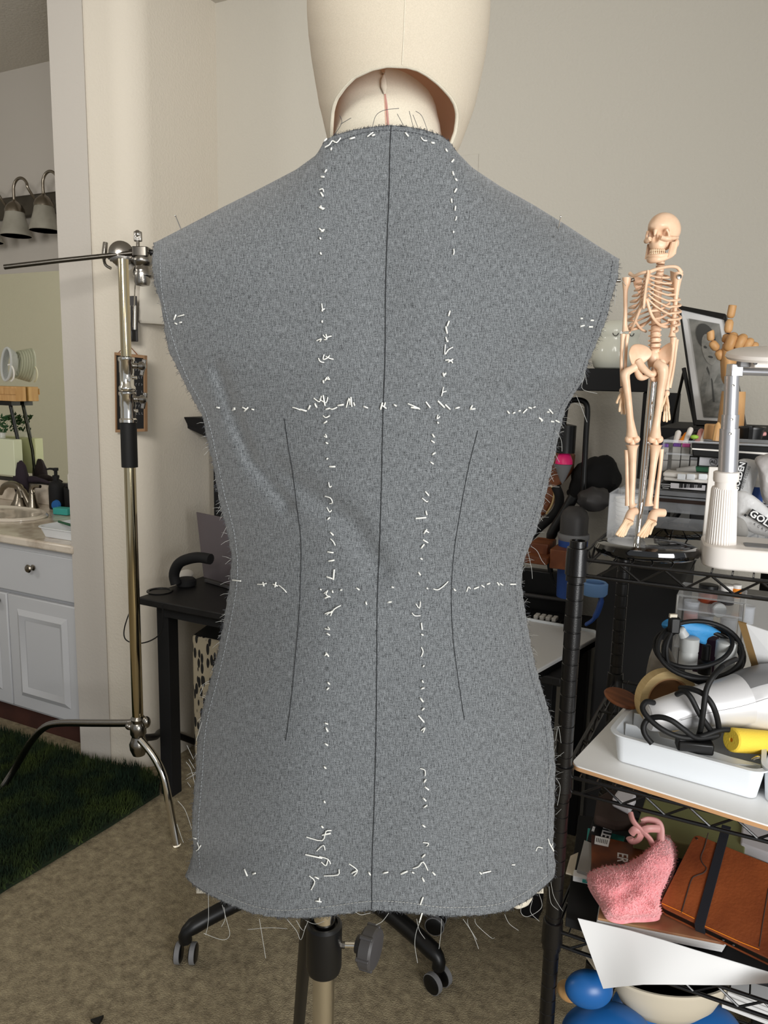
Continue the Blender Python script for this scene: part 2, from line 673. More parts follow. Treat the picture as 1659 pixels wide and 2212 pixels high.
cz = .86
t = T('vanity_countertop', 'cream marbled countertop with sink basin on the white vanity', 'countertop', (-2.9, 2.3, .83))
t.part('counter_slab', MB().box((-3.1, (1.995 + YM) / 2, cz - .017), (1.59, YM - 1.995, .034)), STONE, bev=.008)
t.part('backsplash', MB().box((-3.1, YM - .011, cz + .05), (1.59, .02, .1)), STONE, bev=.003)
bm_ = MB(fr((-3.12, 2.3, cz + .001)))
bm_.lathe([(.0, .004), (.08, .003), (.15, .002), (.19, .006), (.2, .012), (.215, .012), (.225, .004), (.225, .0)], n=48, sx=1.15, sy=.72)
t.part('sink_basin', bm_, BASIN)

cz = .8612
mz0, mz1 = cz + .115, 1.975
t = T('wall_mirror', 'wide frameless bathroom mirror above the vanity', 'mirror', (-3.2, YM - .01, mz0))
t.part('mirror_glass', MB().box((-3.15, YM - .006, (mz0 + mz1) / 2), (1.5, .006, mz1 - mz0)), MIRROR)
t.part('bottom_rail', MB().box((-3.15, YM - .012, mz0 - .006), (1.5, .016, .014)), GREYD)

# towel-ish things that the mirror shows and clutter before it
fa = PZ(85, 1092, cz)
t = T('sink_faucet', 'brushed nickel faucet with curved spout and lever behind the sink', 'faucet', (fa.x, fa.y, cz))
fy = fa.y - .06
P = lambda x, y, Y=None: PY(x, y, Y if Y is not None else fy)
m = MB().tube([P(48, 1092), P(52, 1068), P(42, 1052)], [.02, .017, .012], 16)
t.part('faucet_body', MB().lathe([(.045, 0), (.045, .006), (.03, .03), (.02, .06), (.014, .075), (0, .08)], fr((P(44, 1092).x, fy, cz)), sx=1.0), NICKEL)
t.part('spout', MB().tube(sm([P(50, 1075), P(42, 1052), P(22, 1046), P(8, 1052), P(0, 1066)], 5), [.02] * 5 + [.018] * 6 + [.015] * 5 + [.013] * 5, 14), NICKEL)
t.part('spout', MB().tube([P(34, 1050), P(52, 1062), P(66, 1090)], [.012, .016, .02], 12), NICKEL)
t.part('handle_base', MB().lathe([(.03, 0), (.028, .008), (.02, .03), (.015, .06), (.012, .07), (0, .074)], fr((P(71, 1092).x, fy, cz))), NICKEL)
t.part('lever', MB().tube(sm([P(70, 1066), P(69, 1056), P(76, 1050), P(87, 1051)], 4), [.013, .013, .012, .012, .011, .01, .01, .009, .009, .009, .008, .008, .008], 12), NICKEL)

sd = PZ(124, 1098, cz)
t = T('soap_dispenser', 'black pump soap dispenser on the bathroom counter', 'dispenser', (sd.x, sd.y, cz))
m = MB(fr((sd.x, sd.y, cz))).lathe([(.034, 0), (.036, .004), (.036, .1), (.033, .118), (.02, .132), (.014, .136), (.014, .15), (0, .15)])
t.part('bottle', m, BLACKM)
m = MB(fr((sd.x, sd.y, cz)))
m.lathe([(.016, .149), (.016, .16), (.008, .162), (.008, .182), (.013, .184), (.013, .196), (.0, .197)])
m.tube([(0, 0, .19), (-.03, -.008, .191), (-.05, -.012, .186)], [.006, .005, .004], 10)
t.part('pump', m, BLACKM)
p = PZ(150, 1100, cz)
one('tumbler', 'black tumbler beside the soap dispenser', 'cup', MB(fr((p.x + .01, p.y + .01, cz))).lathe([(.03, 0), (.034, .01), (.036, .105), (.033, .105), (.03, .012), (0, .01)]), BLACKM)
m = MB()
p = PZ(147, 1045, cz)
q = V((sd.x + .1, sd.y - .02, 0))
m.lathe([(.012, cz + .1), (.014, cz + .11), (.014, cz + .17), (.009, cz + .178), (.009, cz + .2), (0, cz + .2)], fr((q.x, sd.y, 0)), 16)
one('toothpaste_tube', 'small white tube standing in the black tumbler', 'tube', m, WHITEP)
p = PZ(120, 1092, cz)
q = PY(121, 1078, sd.y - .06)
one('sponge', 'blue rounded scrubber leaning on the soap dispenser', 'scrubber', MB(look((q.x, q.y, cz + .03), (0.1, -1, .2))).lathe([(0, -.009), (.022, -.008), (.026, 0), (.022, .008), (0, .009)], sx=1, sy=.95), BLUE)
q = PY(135, 1090, sd.y - .1)
one('soap_box', 'small teal box on the counter behind the tray', 'box', MB(fr((q.x + .005, q.y, cz + .016), 8)).rbox((0, 0, 0), (.085, .05, .03), .008), TEAL, bev=.003)


def tray(x0, x1, y0, y1, z0, h, flare, lip, m=None, r=.02, th=.003):
    """open tray with flared walls and a lip"""
    mb = MB(m)

    def ring(e, z, r_):
        out = []
        for (cx_, cy_, a) in ((x1 + e - r_, y0 - e + r_, -90), (x1 + e - r_, y1 + e - r_, 0), (x0 - e + r_, y1 + e - r_, 90), (x0 - e + r_, y0 - e + r_, 180)):
            for i in range(6):
                q_ = R(a + 90 * i / 5)
                out.append((cx_ + r_ * math.cos(q_), cy_ + r_ * math.sin(q_), z))
        return out
    rings = [ring(0, z0, r), ring(flare, z0 + h, r + flare), ring(flare + lip, z0 + h, r + flare + lip), ring(flare + lip, z0 + h + th, r + flare + lip),
             ring(flare - th, z0 + h + th, r + flare), ring(-th, z0 + th, r)]
    n = 24
    vs = [p_ for rg in rings for p_ in rg]
    fs = [(i * n + j, i * n + (j + 1) % n, (i + 1) * n + (j + 1) % n, (i + 1) * n + j) for i in range(5) for j in range(n)]
    fs.append(tuple(reversed(range(n))))
    fs.append(tuple(5 * n + j for j in range(n)))
    return mb.add(vs, fs)


p = PZ(120, 1150, cz)
t = T('counter_tray', 'white plastic tray on the bathroom counter holding a green toothbrush', 'tray', (-2.42, 2.12, cz))
mt_ = tray(-2.54, -2.33, 2.06, 2.24, cz, .04, .018, .006)
t.part('tray_shell', mt_, TRAYW)
t.part('divider', MB().box((-2.42, 2.15, cz + .02), (.004, .17, .034)), TRAYW)
m = MB().tube([(-2.53, 2.13, cz + .05), (-2.42, 2.1, cz + .05), (-2.34, 2.08, cz + .054)], [.005, .006, .004], 8)
m.box((-2.345, 2.082, cz + .062), (.03, .012, .014))
one('toothbrush', 'green toothbrush lying across the counter tray', 'toothbrush', m, GREENT)

# shelf unit with box, plant and coiled garland in front of the mirror
yq = YM - .045
p0, p1 = PY(-60, 832, yq), PY(46, 867, yq)
t = T('wooden_box', 'small light wooden box on a black stand before the mirror', 'box', ((p0.x + p1.x) / 2, yq, p1.z))
m = MB().box(((p0.x + p1.x) / 2, yq, (p0.z + p1.z) / 2), (p1.x - p0.x, .06, p0.z - p1.z))
t.part('crate', m, WOODL, bev=.002)
for k_ in range(3):
    xk = p1.x - .035 - k_ * .08
    t.part('slat', MB().box((xk, yq - .033, (p0.z + p1.z) / 2 + .012), (.075, .006, (p0.z - p1.z) * .42)), WOODL, bev=.001)
t = T('black_stand', 'black bar stand under the wooden box at the mirror', 'stand', (p1.x, yq, cz))
t.part('top_bar', MB().box(((p0.x + p1.x) / 2 - .03, yq, p1.z - .012), (p1.x - p0.x - .02, .05, .02)), BLACK)
a_, b_ = PY(22, 872, yq), PY(44, 975, yq)
t.part('leg', MB().tube([(a_.x, yq, a_.z), (b_.x, yq, b_.z), (b_.x + .01, yq, cz + .125)], .009, 10), BLACK)
t.part('leg', MB().tube([(a_.x - .3, yq, a_.z), (a_.x - .3, yq, cz + .125)], .009, 10), BLACK)
# garland coils
m = MB()
for k_ in range(6):
    c_ = PY(14 + 2.2 * k_, 787, yq + .01 * (k_ - 3))
    pts = []
    for i in range(24):
        a = 2 * math.pi * i / 24
        pts.append((c_.x + .035 * math.cos(a) + .012 * math.sin(a), c_.y, c_.z + .078 * math.sin(a) * (1 - .04 * k_)))
    m.tube(pts, .0065, 8, closed=True)
one('tubing_coil', 'coil of pale clear tubing standing on the wooden box', 'tubing', m, FROST)
c_ = PY(36, 806, yq)
m = MB().tube([(c_.x - .01 + .03 * math.cos(a / 10), yq - .03, c_.z + .04 * math.sin(a / 10)) for a in range(-14, 22, 3)], .004, 8)
one('white_loop', 'thin white wire loop on the wooden box', 'wire', m, WHITEP)
p0, p1 = PY(-50, 944, yq - .05), PY(33, 1029, yq - .05)
t = T('pale_canister', 'pale yellow green box with a small green plant on top', 'box', ((p0.x + p1.x) / 2, yq - .06, cz))
m = MB().box(((p0.x + p1.x) / 2, yq - .025, (p0.z + p1.z) / 2), (p1.x - p0.x, .05, p0.z - p1.z))
t.part('box_body', m, POTY, bev=.004)
m = MB()
for i in range(150):
    c_ = PY(random.uniform(-30, 15), random.uniform(898, 935), yq - .03)
    d_ = V((random.uniform(-1, 1), random.uniform(-1, 1), random.uniform(0, 1))).normalized() * .022
    e_ = d_.cross(V((0, 1, .3))).normalized() * .005
    m.add([c_ - e_, c_ + d_ * .5 - e_ * 1.6, c_ + d_, c_ + e_], [(0, 1, 2, 3)])
t2 = T('small_plant', 'small green plant in a glass on the pale box', 'plant', (p1.x - .09, yq - .03, p0.z))
t2.part('foliage', m, LEAF, kind='stuff')
c_ = PY(2, 935, yq - .03)
t2.part('glass_pot', MB(fr((c_.x, yq - .03, p0.z))).lathe([(.02, 0), (.024, .03), (.022, .03), (.018, .003), (0, .003)]), CLEAR)
# dark cloth heap
m = MB()
c_ = PY(44, 1008, yq - .02)
m.ell((c_.x, yq - .02, cz + .115), (.045, .03, .1), nu=20, nv=12, fn=lambda p_, q_: q_ * (1 + .12 * noise.noise(p_ * 3)))
one('black_bag', 'dark plum zipped bag slumped against the mirror', 'bag', m, DARKV)
m = MB()
a_, b_ = PY(56, 1018, yq), PY(108, 1024, yq)
m.tube(sm([(a_.x, yq, cz + .12), ((a_.x + b_.x) / 2, yq, cz + .125), (b_.x, yq, cz + .115)], 5), [.012, .016, .018, .018, .016, .012, .01, .009, .008, .006, .003], 10)
one('bag_strap', 'dark strap lying along the mirror edge', 'strap', m, DARKV)

# vanity light
yv = YM - .11
pz0 = PY(60, 430, YM - .02)
t = T('vanity_light', 'brushed nickel wall light bar with frosted bell glass shades', 'light', (pz0.x, YM, pz0.z))
a_, b_ = PY(-90, 436, YM - .01), PY(135, 445, YM - .01)
t.part('back_plate', MB().box(((a_.x + b_.x) / 2, YM - .012, PY(60, 446, YM - .01).z), (b_.x - a_.x + .06, .024, .1)), NICKELD, bev=.01)
for k_, (sx_, sy_) in enumerate(((-28, 492), (33, 478), (96, 466))):
    b = PY(sx_, sy_, yv)            # centre of shade
    ya = PY(sx_ - 4 + (0 if k_ < 2 else 0), 400, yv)
    sh = t.part('shade', MB(fr((b.x, yv, b.z - .035))).lathe([(.066, -.03), (.068, -.028), (.055, .02), (.046, .05), (.041, .075), (.036, .09), (.033, .09), (.038, .073), (.043, .048), (.052, .018), (.064, -.028), (.066, -.03)], n=32), SHADE)
    t.part('holder', MB(fr((b.x, yv, b.z + .038))).lathe([(.044, 0), (.043, .012), (.034, .03), (.02, .044), (.01, .05), (.008, .056), (0, .057)]), NICKEL)
    z1 = b.z + .09
    pts = [(b.x - .0, yv, z1), (b.x, yv, z1 + .05)] + [(b.x + .04 - .04 * math.cos(R(a)), yv + .012 * a / 180, z1 + .05 + .045 * math.sin(R(a))) for a in range(20, 181, 20)] + [(b.x + .085, yv + .05, z1), (b.x + .088, YM - .02, z1 - .05)]
    t.part('arm', MB().tube(sm(pts, 3), .0065, 10), NICKEL)

# ================================================================== light stand at the pillar
sp = U(298, 1560, 2.5)
SX, SY = sp.x, sp.y


def onv(y, X, Y, x0=298):
    """height above (X, Y) seen at image row y"""
    v = ray(x0, y)
    t_ = math.hypot(X, Y) / math.hypot(v.x, v.y)
    return CAM.z + v.z * t_


sz = lambda y: onv(y, SX, SY, lerp([(590, 264), (1560, 298)], y))
t = T('light_stand', 'chrome light stand with black sleeve and a grip arm reaching left', 'stand', (SX, SY, 0))
t.part('riser', MB().cyl((SX, SY, sz(770)), (SX, SY, sz(560)), .0155, 24), GOLDCH)
col1 = [(.0215, sz(845)), (.0245, sz(842)), (.0245, sz(836)), (.0205, sz(832)), (.0205, sz(806)), (.0215, sz(804)), (.0215, sz(782)), (.0245, sz(778)), (.0245, sz(772)), (.017, sz(771))]
t.part('collar', MB(fr((SX, SY, 0))).lathe(col1, n=32), CHROME)
col2 = [(.0225, sz(914)), (.0258, sz(912)), (.0258, sz(906)), (.0222, sz(903)), (.0222, sz(880)), (.0232, sz(876)), (.0232, sz(856)), (.0258, sz(852)), (.0258, sz(847)), (.02, sz(846))]
t.part('collar', MB(fr((SX, SY, 0))).lathe(col2, n=32), CHROME)
t.part('sleeve', MB().cyl((SX, SY, sz(1009)), (SX, SY, sz(914)), .0245, 24), RUBBER, label='black rubber sleeve')
t.part('column', MB().cyl((SX, SY, sz(1600)), (SX, SY, sz(1000)), .0178, 24), GOLDCH)
for k_, (yk, ys) in enumerate(((790, 1), (862, 1))):
    z = sz(yk)
    q = V((SX, SY, z))
    m = MB().tube([q + RW * .018, q + RW * .035], .009, 12)
    m.tube([q + RW * .034, q + RW * .04, q + RW * .052, q + RW * .058], [.006, .013, .014, .008], 14)
    m.box((0, 0, 0), (.012, .01, .05), Matrix.Translation(q + RW * .05 + V((0, 0, -.004))) @ Matrix.Rotation(YAW, 4, 'Z') @ Matrix.Rotation(R(12), 4, 'Y'))
    t.part('lock_knob', m, STEEL, bev=.002)
    t.part('screw', MB().tube([q + RW * .018 - V((0, 0, .035)), q + RW * .03 - V((0, 0, .035))], .005, 10), CHROME)
# base hub and legs
t.part('hub', MB(fr((SX, SY, 0))).lathe([(0, sz(1634)), (.02, sz(1630)), (.028, sz(1618)), (.03, sz(1606)), (.024, sz(1598)), (.021, sz(1590)), (.026, sz(1584)), (.026, sz(1566)), (.02, sz(1560)), (.024, sz(1552)), (.018, sz(1546))]), STEEL)
lp = [V((SX - .02, SY, sz(1563))), PY(270, 1562, SY - .005), PY(200, 1562, SY - .015), PY(130, 1562, 1.725)] + [PY(x, y, 1.72) for x, y in ((95, 1572), (65, 1605), (35, 1655))] + [PZ(2, 1706, .008)]
t.part('leg', MB().tube(sm(lp, 4), .0125, 12), STEEL)
lp = [V((SX + .018, SY - .01, sz(1592))), PY(330, 1630, SY - .01), PY(350, 1668, SY - .012), PY(361, 1712, SY - .014), PY(372, 1770, SY - .016), PZ(382, 1824, .01)]
t.part('leg', MB().tube(sm(lp, 4), .0125, 12), CHROME)
t.part('foot_cap', MB().tube([PZ(382, 1824, .01), PZ(382, 1828, 0.001)], [.0135, .013], 12), CHROME)
lp = [V((SX - .005, SY + .02, sz(1600))), PY(336, 1591, 1.96), PY(358, 1581, 2.12), V((-1.93, 2.3, .012))]
t.part('leg', MB().tube(sm(lp, 4), .0125, 12), BLACK)
t.part('leg_joint', MB().ell(PY(281, 1568, SY - .012), (.016, .016, .013)), STEEL)
t.part('leg_joint', MB().ell(PY(316, 1560, SY), (.014, .014, .02)), STEEL)
# grip head and arm
D = 2.5
g = lambda x, y, dd=0: U(x, y, D + dd)
t.part('grip_disc', MB(look(g(262, 548, -.015), -FW + RW * .3)).lathe([(0, -.012), (.036, -.012), (.04, -.006), (.04, .004), (.03, .01), (.012, .016), (0, .016)]), STEEL)
t.part('grip_disc', MB(look(g(268, 562, .02), -FW + RW * .3)).lathe([(0, -.012), (.034, -.012), (.036, .006), (0, .01)]), NICKELD)
m = MB(look(g(309, 562), (0, 0, 1)))
m.lathe([(.026, -.058), (.034, -.05), (.034, -.04), (.03, -.03), (.026, -.02), (.034, -.01), (.036, 0), (.03, .012), (.026, .02), (.0, .02)], n=32)
t.part('grip_body', m, STEEL)
t.part('grip_block', MB(Matrix.Translation(g(306, 545, -.01)) @ Matrix.Rotation(YAW, 4, 'Z')).rbox((0, 0, 0), (.052, .05, .03), .008), NICKELD, bev=.002)
t.part('lower_socket', MB(look(g(307, 600), (0, 0, 1))).lathe([(0, -.028), (.022, -.024), (.026, -.014), (.024, .024), (.02, .026)], n=24), STEEL)
m = MB().cyl(g(298, 538), g(298, 520), .006, 10)
m.box((0, 0, 0), (.026, .012, .032), Matrix.Translation(g(298, 511)) @ Matrix.Rotation(YAW, 4, 'Z'))
m.ell(g(297, 506), (.012, .009, .014), nu=14, nv=8)
t.part('lock_knob', m, STEEL, bev=.003)
m = MB().tube(sm([g(232, 552), g(240, 556), g(236, 562)], 4), .008, 10)
m.tube([g(224, 560), g(226, 543), g(228, 524)], [.007, .009, .008], 12)
m.tube(sm([g(224, 556), g(228, 572), g(240, 580)], 4), .005, 8)
t.part('wing_handle', m, STEEL)
t.part('grip_arm', MB().tube([g(9, 577, -.06), g(120, 564, -.04), g(300, 545, -.02), g(322, 543, -.02)], .0078, 14), NICKELD, label='thin dark metal arm')
t.part('side_stud', MB().cyl(g(322, 545), g(331, 545), .009, 10), BLACK)
t.part('thin_rod', MB().cyl(g(292, 612, .01), g(288, 706, .01), .0022, 8), CHROME)

# ================================================================== things on the short left wall
wx = lambda x, y, o=.0: PX(x, y, XA + o)
a_, b_ = wx(330, 770, .012), wx(313, 930, .012)
# letter board hangs on the wall just beside the pillar edge, seen past the pole: faces the room
yb = 2.03
t = T('letter_board', 'small black letter board in wooden frame hanging behind the light stand', 'sign', (PY(283, 930, yb).x, yb, PY(283, 932, yb).z))
c0, c1, c2, c3 = PY(250, 761, yb), PY(315, 768, yb), PY(316, 932, yb), PY(252, 934, yb)


def framed(p, name, part, thick, fr_w, mframe, mback, t, ynorm=V((0, -1, 0))):
    """p: tl,tr,br,bl in world; a frame of four bars and a backing"""
    n_ = (p[1] - p[0]).cross(p[3] - p[0]).normalized()
    if n_.dot(CAM - p[0]) < 0:
        n_ = -n_
    cc = sum(p, V()) / 4
    mb = MB()
    inn = [q_ + (cc - q_).normalized() * fr_w * 1.41 for q_ in p]
    for i in range(4):
        j = (i + 1) % 4
        a, b, c, d = p[i], p[j], inn[j], inn[i]
        o1, o2 = n_ * thick / 2, -n_ * thick / 2
        mb.hexa([a + o2, b + o2, c + o2, d + o2, a + o1, b + o1, c + o1, d + o1])
    t.part(name, mb, mframe, bev=.0008)
    mb = MB()
    o1, o2 = n_ * thick * .1, -n_ * thick * .5
    a, b, c, d = [q_ + (cc - q_).normalized() * fr_w * .6 for q_ in p]
    mb.hexa([a + o2, b + o2, c + o2, d + o2, a + o1, b + o1, c + o1, d + o1])
    t.part(part, mb, mback)
    return n_, cc


n_, cc = framed([c0, c1, c2, c3], 'frame', 'felt_panel', .014, .008, FRAMEW, BLACKM, t)
m = MB()
for k_ in range(9):
    for j in range(5):
        if random.random() < .8:
            q = c0.lerp(c3, .1 + k_ * .094).lerp(c1.lerp(c2, .1 + k_ * .094), .5 + j * .095) + n_ * .003
            hh = .008
            m.box((0, 0, 0), (.0016, .001, hh), Matrix.Translation(q))
            m.box((0, 0, 0), (.005, .001, .0014), Matrix.Translation(q + V((.002, 0, random.choice((-hh, 0, hh)) * .45))))
t.part('small_letters', m, GREYP, kind='stuff')
nail = PY(275, 742, yb)
t.part('hanging_cord', MB().tube([c0.lerp(c1, .1), nail, c0.lerp(c1, .72)], .0016, 6), WOODB)
# narrow holder
yh = 2.035
p0, p1 = PY(272, 640, yh), PY(297, 738, yh)
t = T('wall_holder', 'narrow black wall holder with two shiny tubes beside the light stand', 'holder', ((p0.x + p1.x) / 2, yh, p1.z))
t.part('back_plate', MB().box(((p0.x + p1.x) / 2, yh, (p0.z + p1.z) / 2), (p1.x - p0.x, .01, p0.z - p1.z)), GREYD, bev=.002)
t.part('cup', MB().box(((p0.x + p1.x) / 2 + .004, yh - .014, p1.z + .02), (p1.x - p0.x - .012, .018, .036)), BLACK, bev=.002)
for xx in (280, 291):
    a, b = PY(xx, 660, yh - .014), PY(xx, 712, yh - .014)
    t.part('tube', MB().cyl(b, a, .0052, 12), CHROME)
# white boxy sconce on the short wall
yS = 2.28
p = [wx(302, 598), wx(352, 592)]
q0, q1 = PX(303, 600, XA + .001), PX(356, 704, XA + .001)
t = T('wall_sconce', 'plain white half round wall shade left of the garment shoulder', 'sconce', (XA + .03, (q0.y + q1.y) / 2, q1.z))
m = MB(fr((XA + .002, (q0.y + q1.y) / 2 + .02, q1.z)))
hz = q0.z - q1.z
m.lathe([(.001, 0), (.085, 0), (.092, .01), (.084, hz * .7), (.076, hz), (.07, hz), (.07, hz - .01), (.001, hz - .012)], n=24, sx=.6, sy=1.0, a0=-90, a1=90)
t.part('shade', m, mat('shade_plaster', (206, 200, 188), .7))

# ================================================================== green rug, against the pillar
rx1 = -1.85
t = T('shaggy_rug', 'dark green shaggy moss-like rug on the carpet at the left', 'rug', (-2.6, 1.5, 0))
rc = [(-3.4, .9), (-1.93, .9), (rx1 - .02, 1.3), (rx1, 1.72), (rx1, 1.94), (-1.92, 2.015), (-2.03, 2.03), (-2.19, 2.0), (-2.33, 1.99), (-3.4, 1.995)]
t.part('backing', MB().prism(rc, .002, .012), RUGM)
m = MB()
cnt = 0
while cnt < 42000:
    x, y = random.uniform(-3.0, rx1 + .01), random.uniform(.95, 2.04)
    edge = lerp([(.9, -1.93), (1.3, rx1 - .02), (1.94, rx1), (2.02, -1.95)], y)
    back = lerp([(-2.33, 1.985), (-2.19, 1.992), (-2.03, 2.022), (-1.92, 2.015), (-1.85, 1.93)], x)
    if x > edge + random.uniform(-.01, .012) or y > back:
        continue
    cnt += 1
    hgt = random.uniform(.022, .034) * (1 + .5 * noise.noise(V((x * 9, y * 9, 0))) + (.5 if y > 1.93 else 0))
    a = random.uniform(0, 6.28)
    dx, dy = .003 * math.cos(a), .003 * math.sin(a)
    lx, ly = random.gauss(0, .009), random.gauss(0, .009)
    m.add([(x - dx, y - dy, .008), (x + dx, y + dy, .008), (x + lx, min(y + ly, back + .003), .008 + hgt)], [(0, 1, 2)])
t.part('pile', m, RUGF, kind='stuff', ang=180)

# ================================================================== desk and what stands on it
dz = .75
t = T('computer_desk', 'black desk along the back wall with square legs', 'desk', (-1.15, 2.2, 0))
m = MB().box((-1.15, 2.19, dz - .0125), (1.46, .6, .025))
t.part('desk_top', m, DESKM, bev=.004)
for k_, (x, y) in enumerate(((-1.825, 1.975), (-1.825, 2.44), (-.48, 1.975), (-.48, 2.44))):
    t.part('leg', MB().box((x, y, (dz - .027) / 2), (.052, .05, dz - .027)), BLACKM, bev=.002)
t.part('front_rail', MB().box((-1.15, 1.93, dz - .045), (1.3, .02, .035)), BLACKM)
t.part('side_rail', MB().box((-.48, 2.21, .3), (.03, .41, .04)), BLACKM)
cu_ = PZ(345, 1278, dz)
t.part('grommet', MB(fr((cu_.x, cu_.y, dz))).lathe([(.045, .001), (.045, .004), (.036, .004), (.034, -.004), (0, -.004)], n=24), BLACK)
# cable loop
lo = [(290, 1300), (277, 1330), (268, 1362), (272, 1382), (295, 1390), (325, 1384), (348, 1365), (352, 1330), (351, 1306)]
one('desk_cable', 'thin black cable hanging in a loop from the desk corner', 'cable', MB().tube([PY(292, 1297, 1.868)] + sm([PY(x, y, 1.866) for x, y in lo], 5), .0022, 6), RUBBER)
# laptop: lid seen from behind, standing open
hA, hB = PZ(441, 1252, dz + .006), None
t = T('laptop', 'grey aluminium laptop with its lid open on the desk', 'laptop', (hA.x + .12, hA.y, dz))
a = PZ(441, 1247, dz + .02)
b_ = a + V((.02, -.0, 0)) + V((.33 * math.cos(R(-14)), .33 * math.sin(R(-14)), 0))
up_ = PY(425, 1106, a.y + .02) - a
n_ = (b_ - a).cross(up_).normalized() * .003
m = MB()
tl, tr = a + up_, b_ + up_
m.hexa([a - n_, b_ - n_, b_ + n_, a + n_, tl - n_, tr - n_, tr + n_, tl + n_])
t.part('lid', m, LAPT, bev=.002)
ex = (b_ - a).normalized()
ey = V((-ex.y, ex.x, 0))
if ey.y < 0:
    ey = -ey
m = MB().hexa([V(q_) for q_ in (a - V((0, 0, .018)), b_ - V((0, 0, .018)), b_ + ey * .0 + V((0, 0, -.018)) + ey * .2, a + ey * .2 - V((0, 0, .018)),
                                a - V((0, 0, .006)), b_ - V((0, 0, .006)), b_ + ey * .2 - V((0, 0, .006)), a + ey * .2 - V((0, 0, .006)))])
t.part('keyboard_base', m, GREYD, bev=.002)
# black curved headset behind the laptop
yhp = PZ(384, 1262, dz + .02).y
hs = [(380, 1262), (376, 1240), (386, 1218), (405, 1208), (430, 1204), (455, 1208)]
t = T('headphones', 'black curved headphones lying behind the laptop', 'headphones', (-1.62, 2.3, dz))
t.part('headband', MB().tube(sm([PY(x, y, yhp) for x, y in hs], 5), .019, 12), BLACKM)
pq = PZ(384, 1268, dz)
t.part('ear_cup', MB(fr((pq.x + .02, yhp + .05, dz + .001))).lathe([(.03, 0), (.036, .006), (.036, .022), (.028, .03), (0, .03)]), BLACKM)
pq = PZ(412, 1246, dz)
one('computer_mouse', 'small white mouse on the desk beside the laptop', 'mouse', MB(fr((pq.x, pq.y - .03, dz + .001), 30)).ell((0, 0, .015), (.03, .05, .015), nu=20, nv=10), WHITEP)
# hutch shelf behind
t = T('desk_hutch', 'black wall shelf board showing behind the garment at left', 'shelf', (-1.3, 2.35, dz))
a = PY(372, 899, 2.3)
hz = a.z
m = MB().hexa([(a.x + .03, 2.3, hz - .03), (-.95, 2.3, hz - .12), (-.95, 2.49, hz - .12), (a.x + .06, 2.49, hz - .04),
               (a.x, 2.28, hz), (-.95, 2.28, hz), (-.95, 2.49, hz), (a.x, 2.49, hz)])
t.part('shelf_board', m, BLACKM, bev=.003)
b3 = [PY(374, 903, 2.3), PY(450, 903, 2.3), PY(450, 946, 2.3), PY(390, 918, 2.3)]
t.part('bracket', MB().hexa(b3 + [p_ + V((0, .15, 0)) for p_ in b3]), BLACKM, bev=.002)
a = PY(470, 1010, 2.4)
t.part('post', MB().box((a.x + .03, 2.4, (dz + .001 + hz - .1) / 2), (.06, .05, hz - .1 - dz)), BLACKM)
# patterned bin under the desk with black box on it
pa = PZ(412, 1612, .001)
t = T('patterned_bin', 'cream fabric bin with black leaf print under the desk', 'bin', (-1.56, 2.3, 0))
zt = PX(415, 1385, -1.72).z
py0, py1 = 2.10, 2.39
px0 = PY(416, 1500, py0).x
px1 = px0 + .3
zt = onv(1372, px0, py0, 415)
t.part('bin_body', MB().box(((px0 + px1) / 2, (py0 + py1) / 2, zt / 2 + .001), (px1 - px0, py1 - py0, zt)), LEAFF, bev=.01)
z2 = onv(1345, px0 + .05, py0 + .05, 440)
one('black_storage_box', 'black box with sloping lid on the patterned bin', 'box', MB().hexa([(px0 + .01, py0, zt + .003), (px1, py0, zt + .003), (px1, py1, zt + .003), (px0 + .02, py1, zt + .003), (px0 + .14, py0, zt + .1), (px1, py0, zt + .1), (px1, py1, zt + .1), (px0 + .14, py1, zt + .1)]), BLACK)

# right end of the desk: keyboard, drawing tray, microphone, lamp and instruments
t = T('keyboard', 'black keyboard with pale keys behind the white tray', 'keyboard', (-.62, 2.38, dz))
kx = PZ(1192, 1334, dz + .028)
t.part('keyboard_case', MB().box((kx.x - .12, kx.y + .035, dz + .011), (.3, .1, .018)), BLACK, bev=.003)
for i in range(4):
    t.part('key', MB(look((kx.x + .012 - i * .019, kx.y - .008, dz + .028), (0, 0, 1))).box((0, 0, 0), (.014, .034, .012)), WHITEP, bev=.002)
t = T('paper_tray', 'flat white paper tray on the right end of the desk', 'tray', (-.55, 2.05, dz))
A, B, C_, D_ = PZ(1290, 1366, dz + .02), PZ(1165, 1440, dz + .02), PZ(1050, 1400, dz + .02), PZ(1135, 1330, dz + .02)
B2 = V((B.x, 1.895, B.z))
m = MB()
off = V((0, 0, -.006))
ps = [PZ(x, y, dz + .028) for x, y in ((1160, 1448), (1293, 1374), (1284, 1366), (1120, 1336), (1000, 1400))]
m.add([p_ + V((0, 0, -.012)) for p_ in ps] + ps, [tuple(reversed(range(5))), tuple(range(5, 10))] + [(i, (i + 1) % 5, 5 + (i + 1) % 5, 5 + i) for i in range(5)])
t.part('tray_plate', m, PAPER, bev=.003)
m = MB()
cen = sum(ps, V()) / 5
m.tube([p_ + V((0, 0, .003)) for p_ in (ps[1], ps[2], ps[3], ps[4])], .005, 8)
t.part('rim', m, TRAYW)
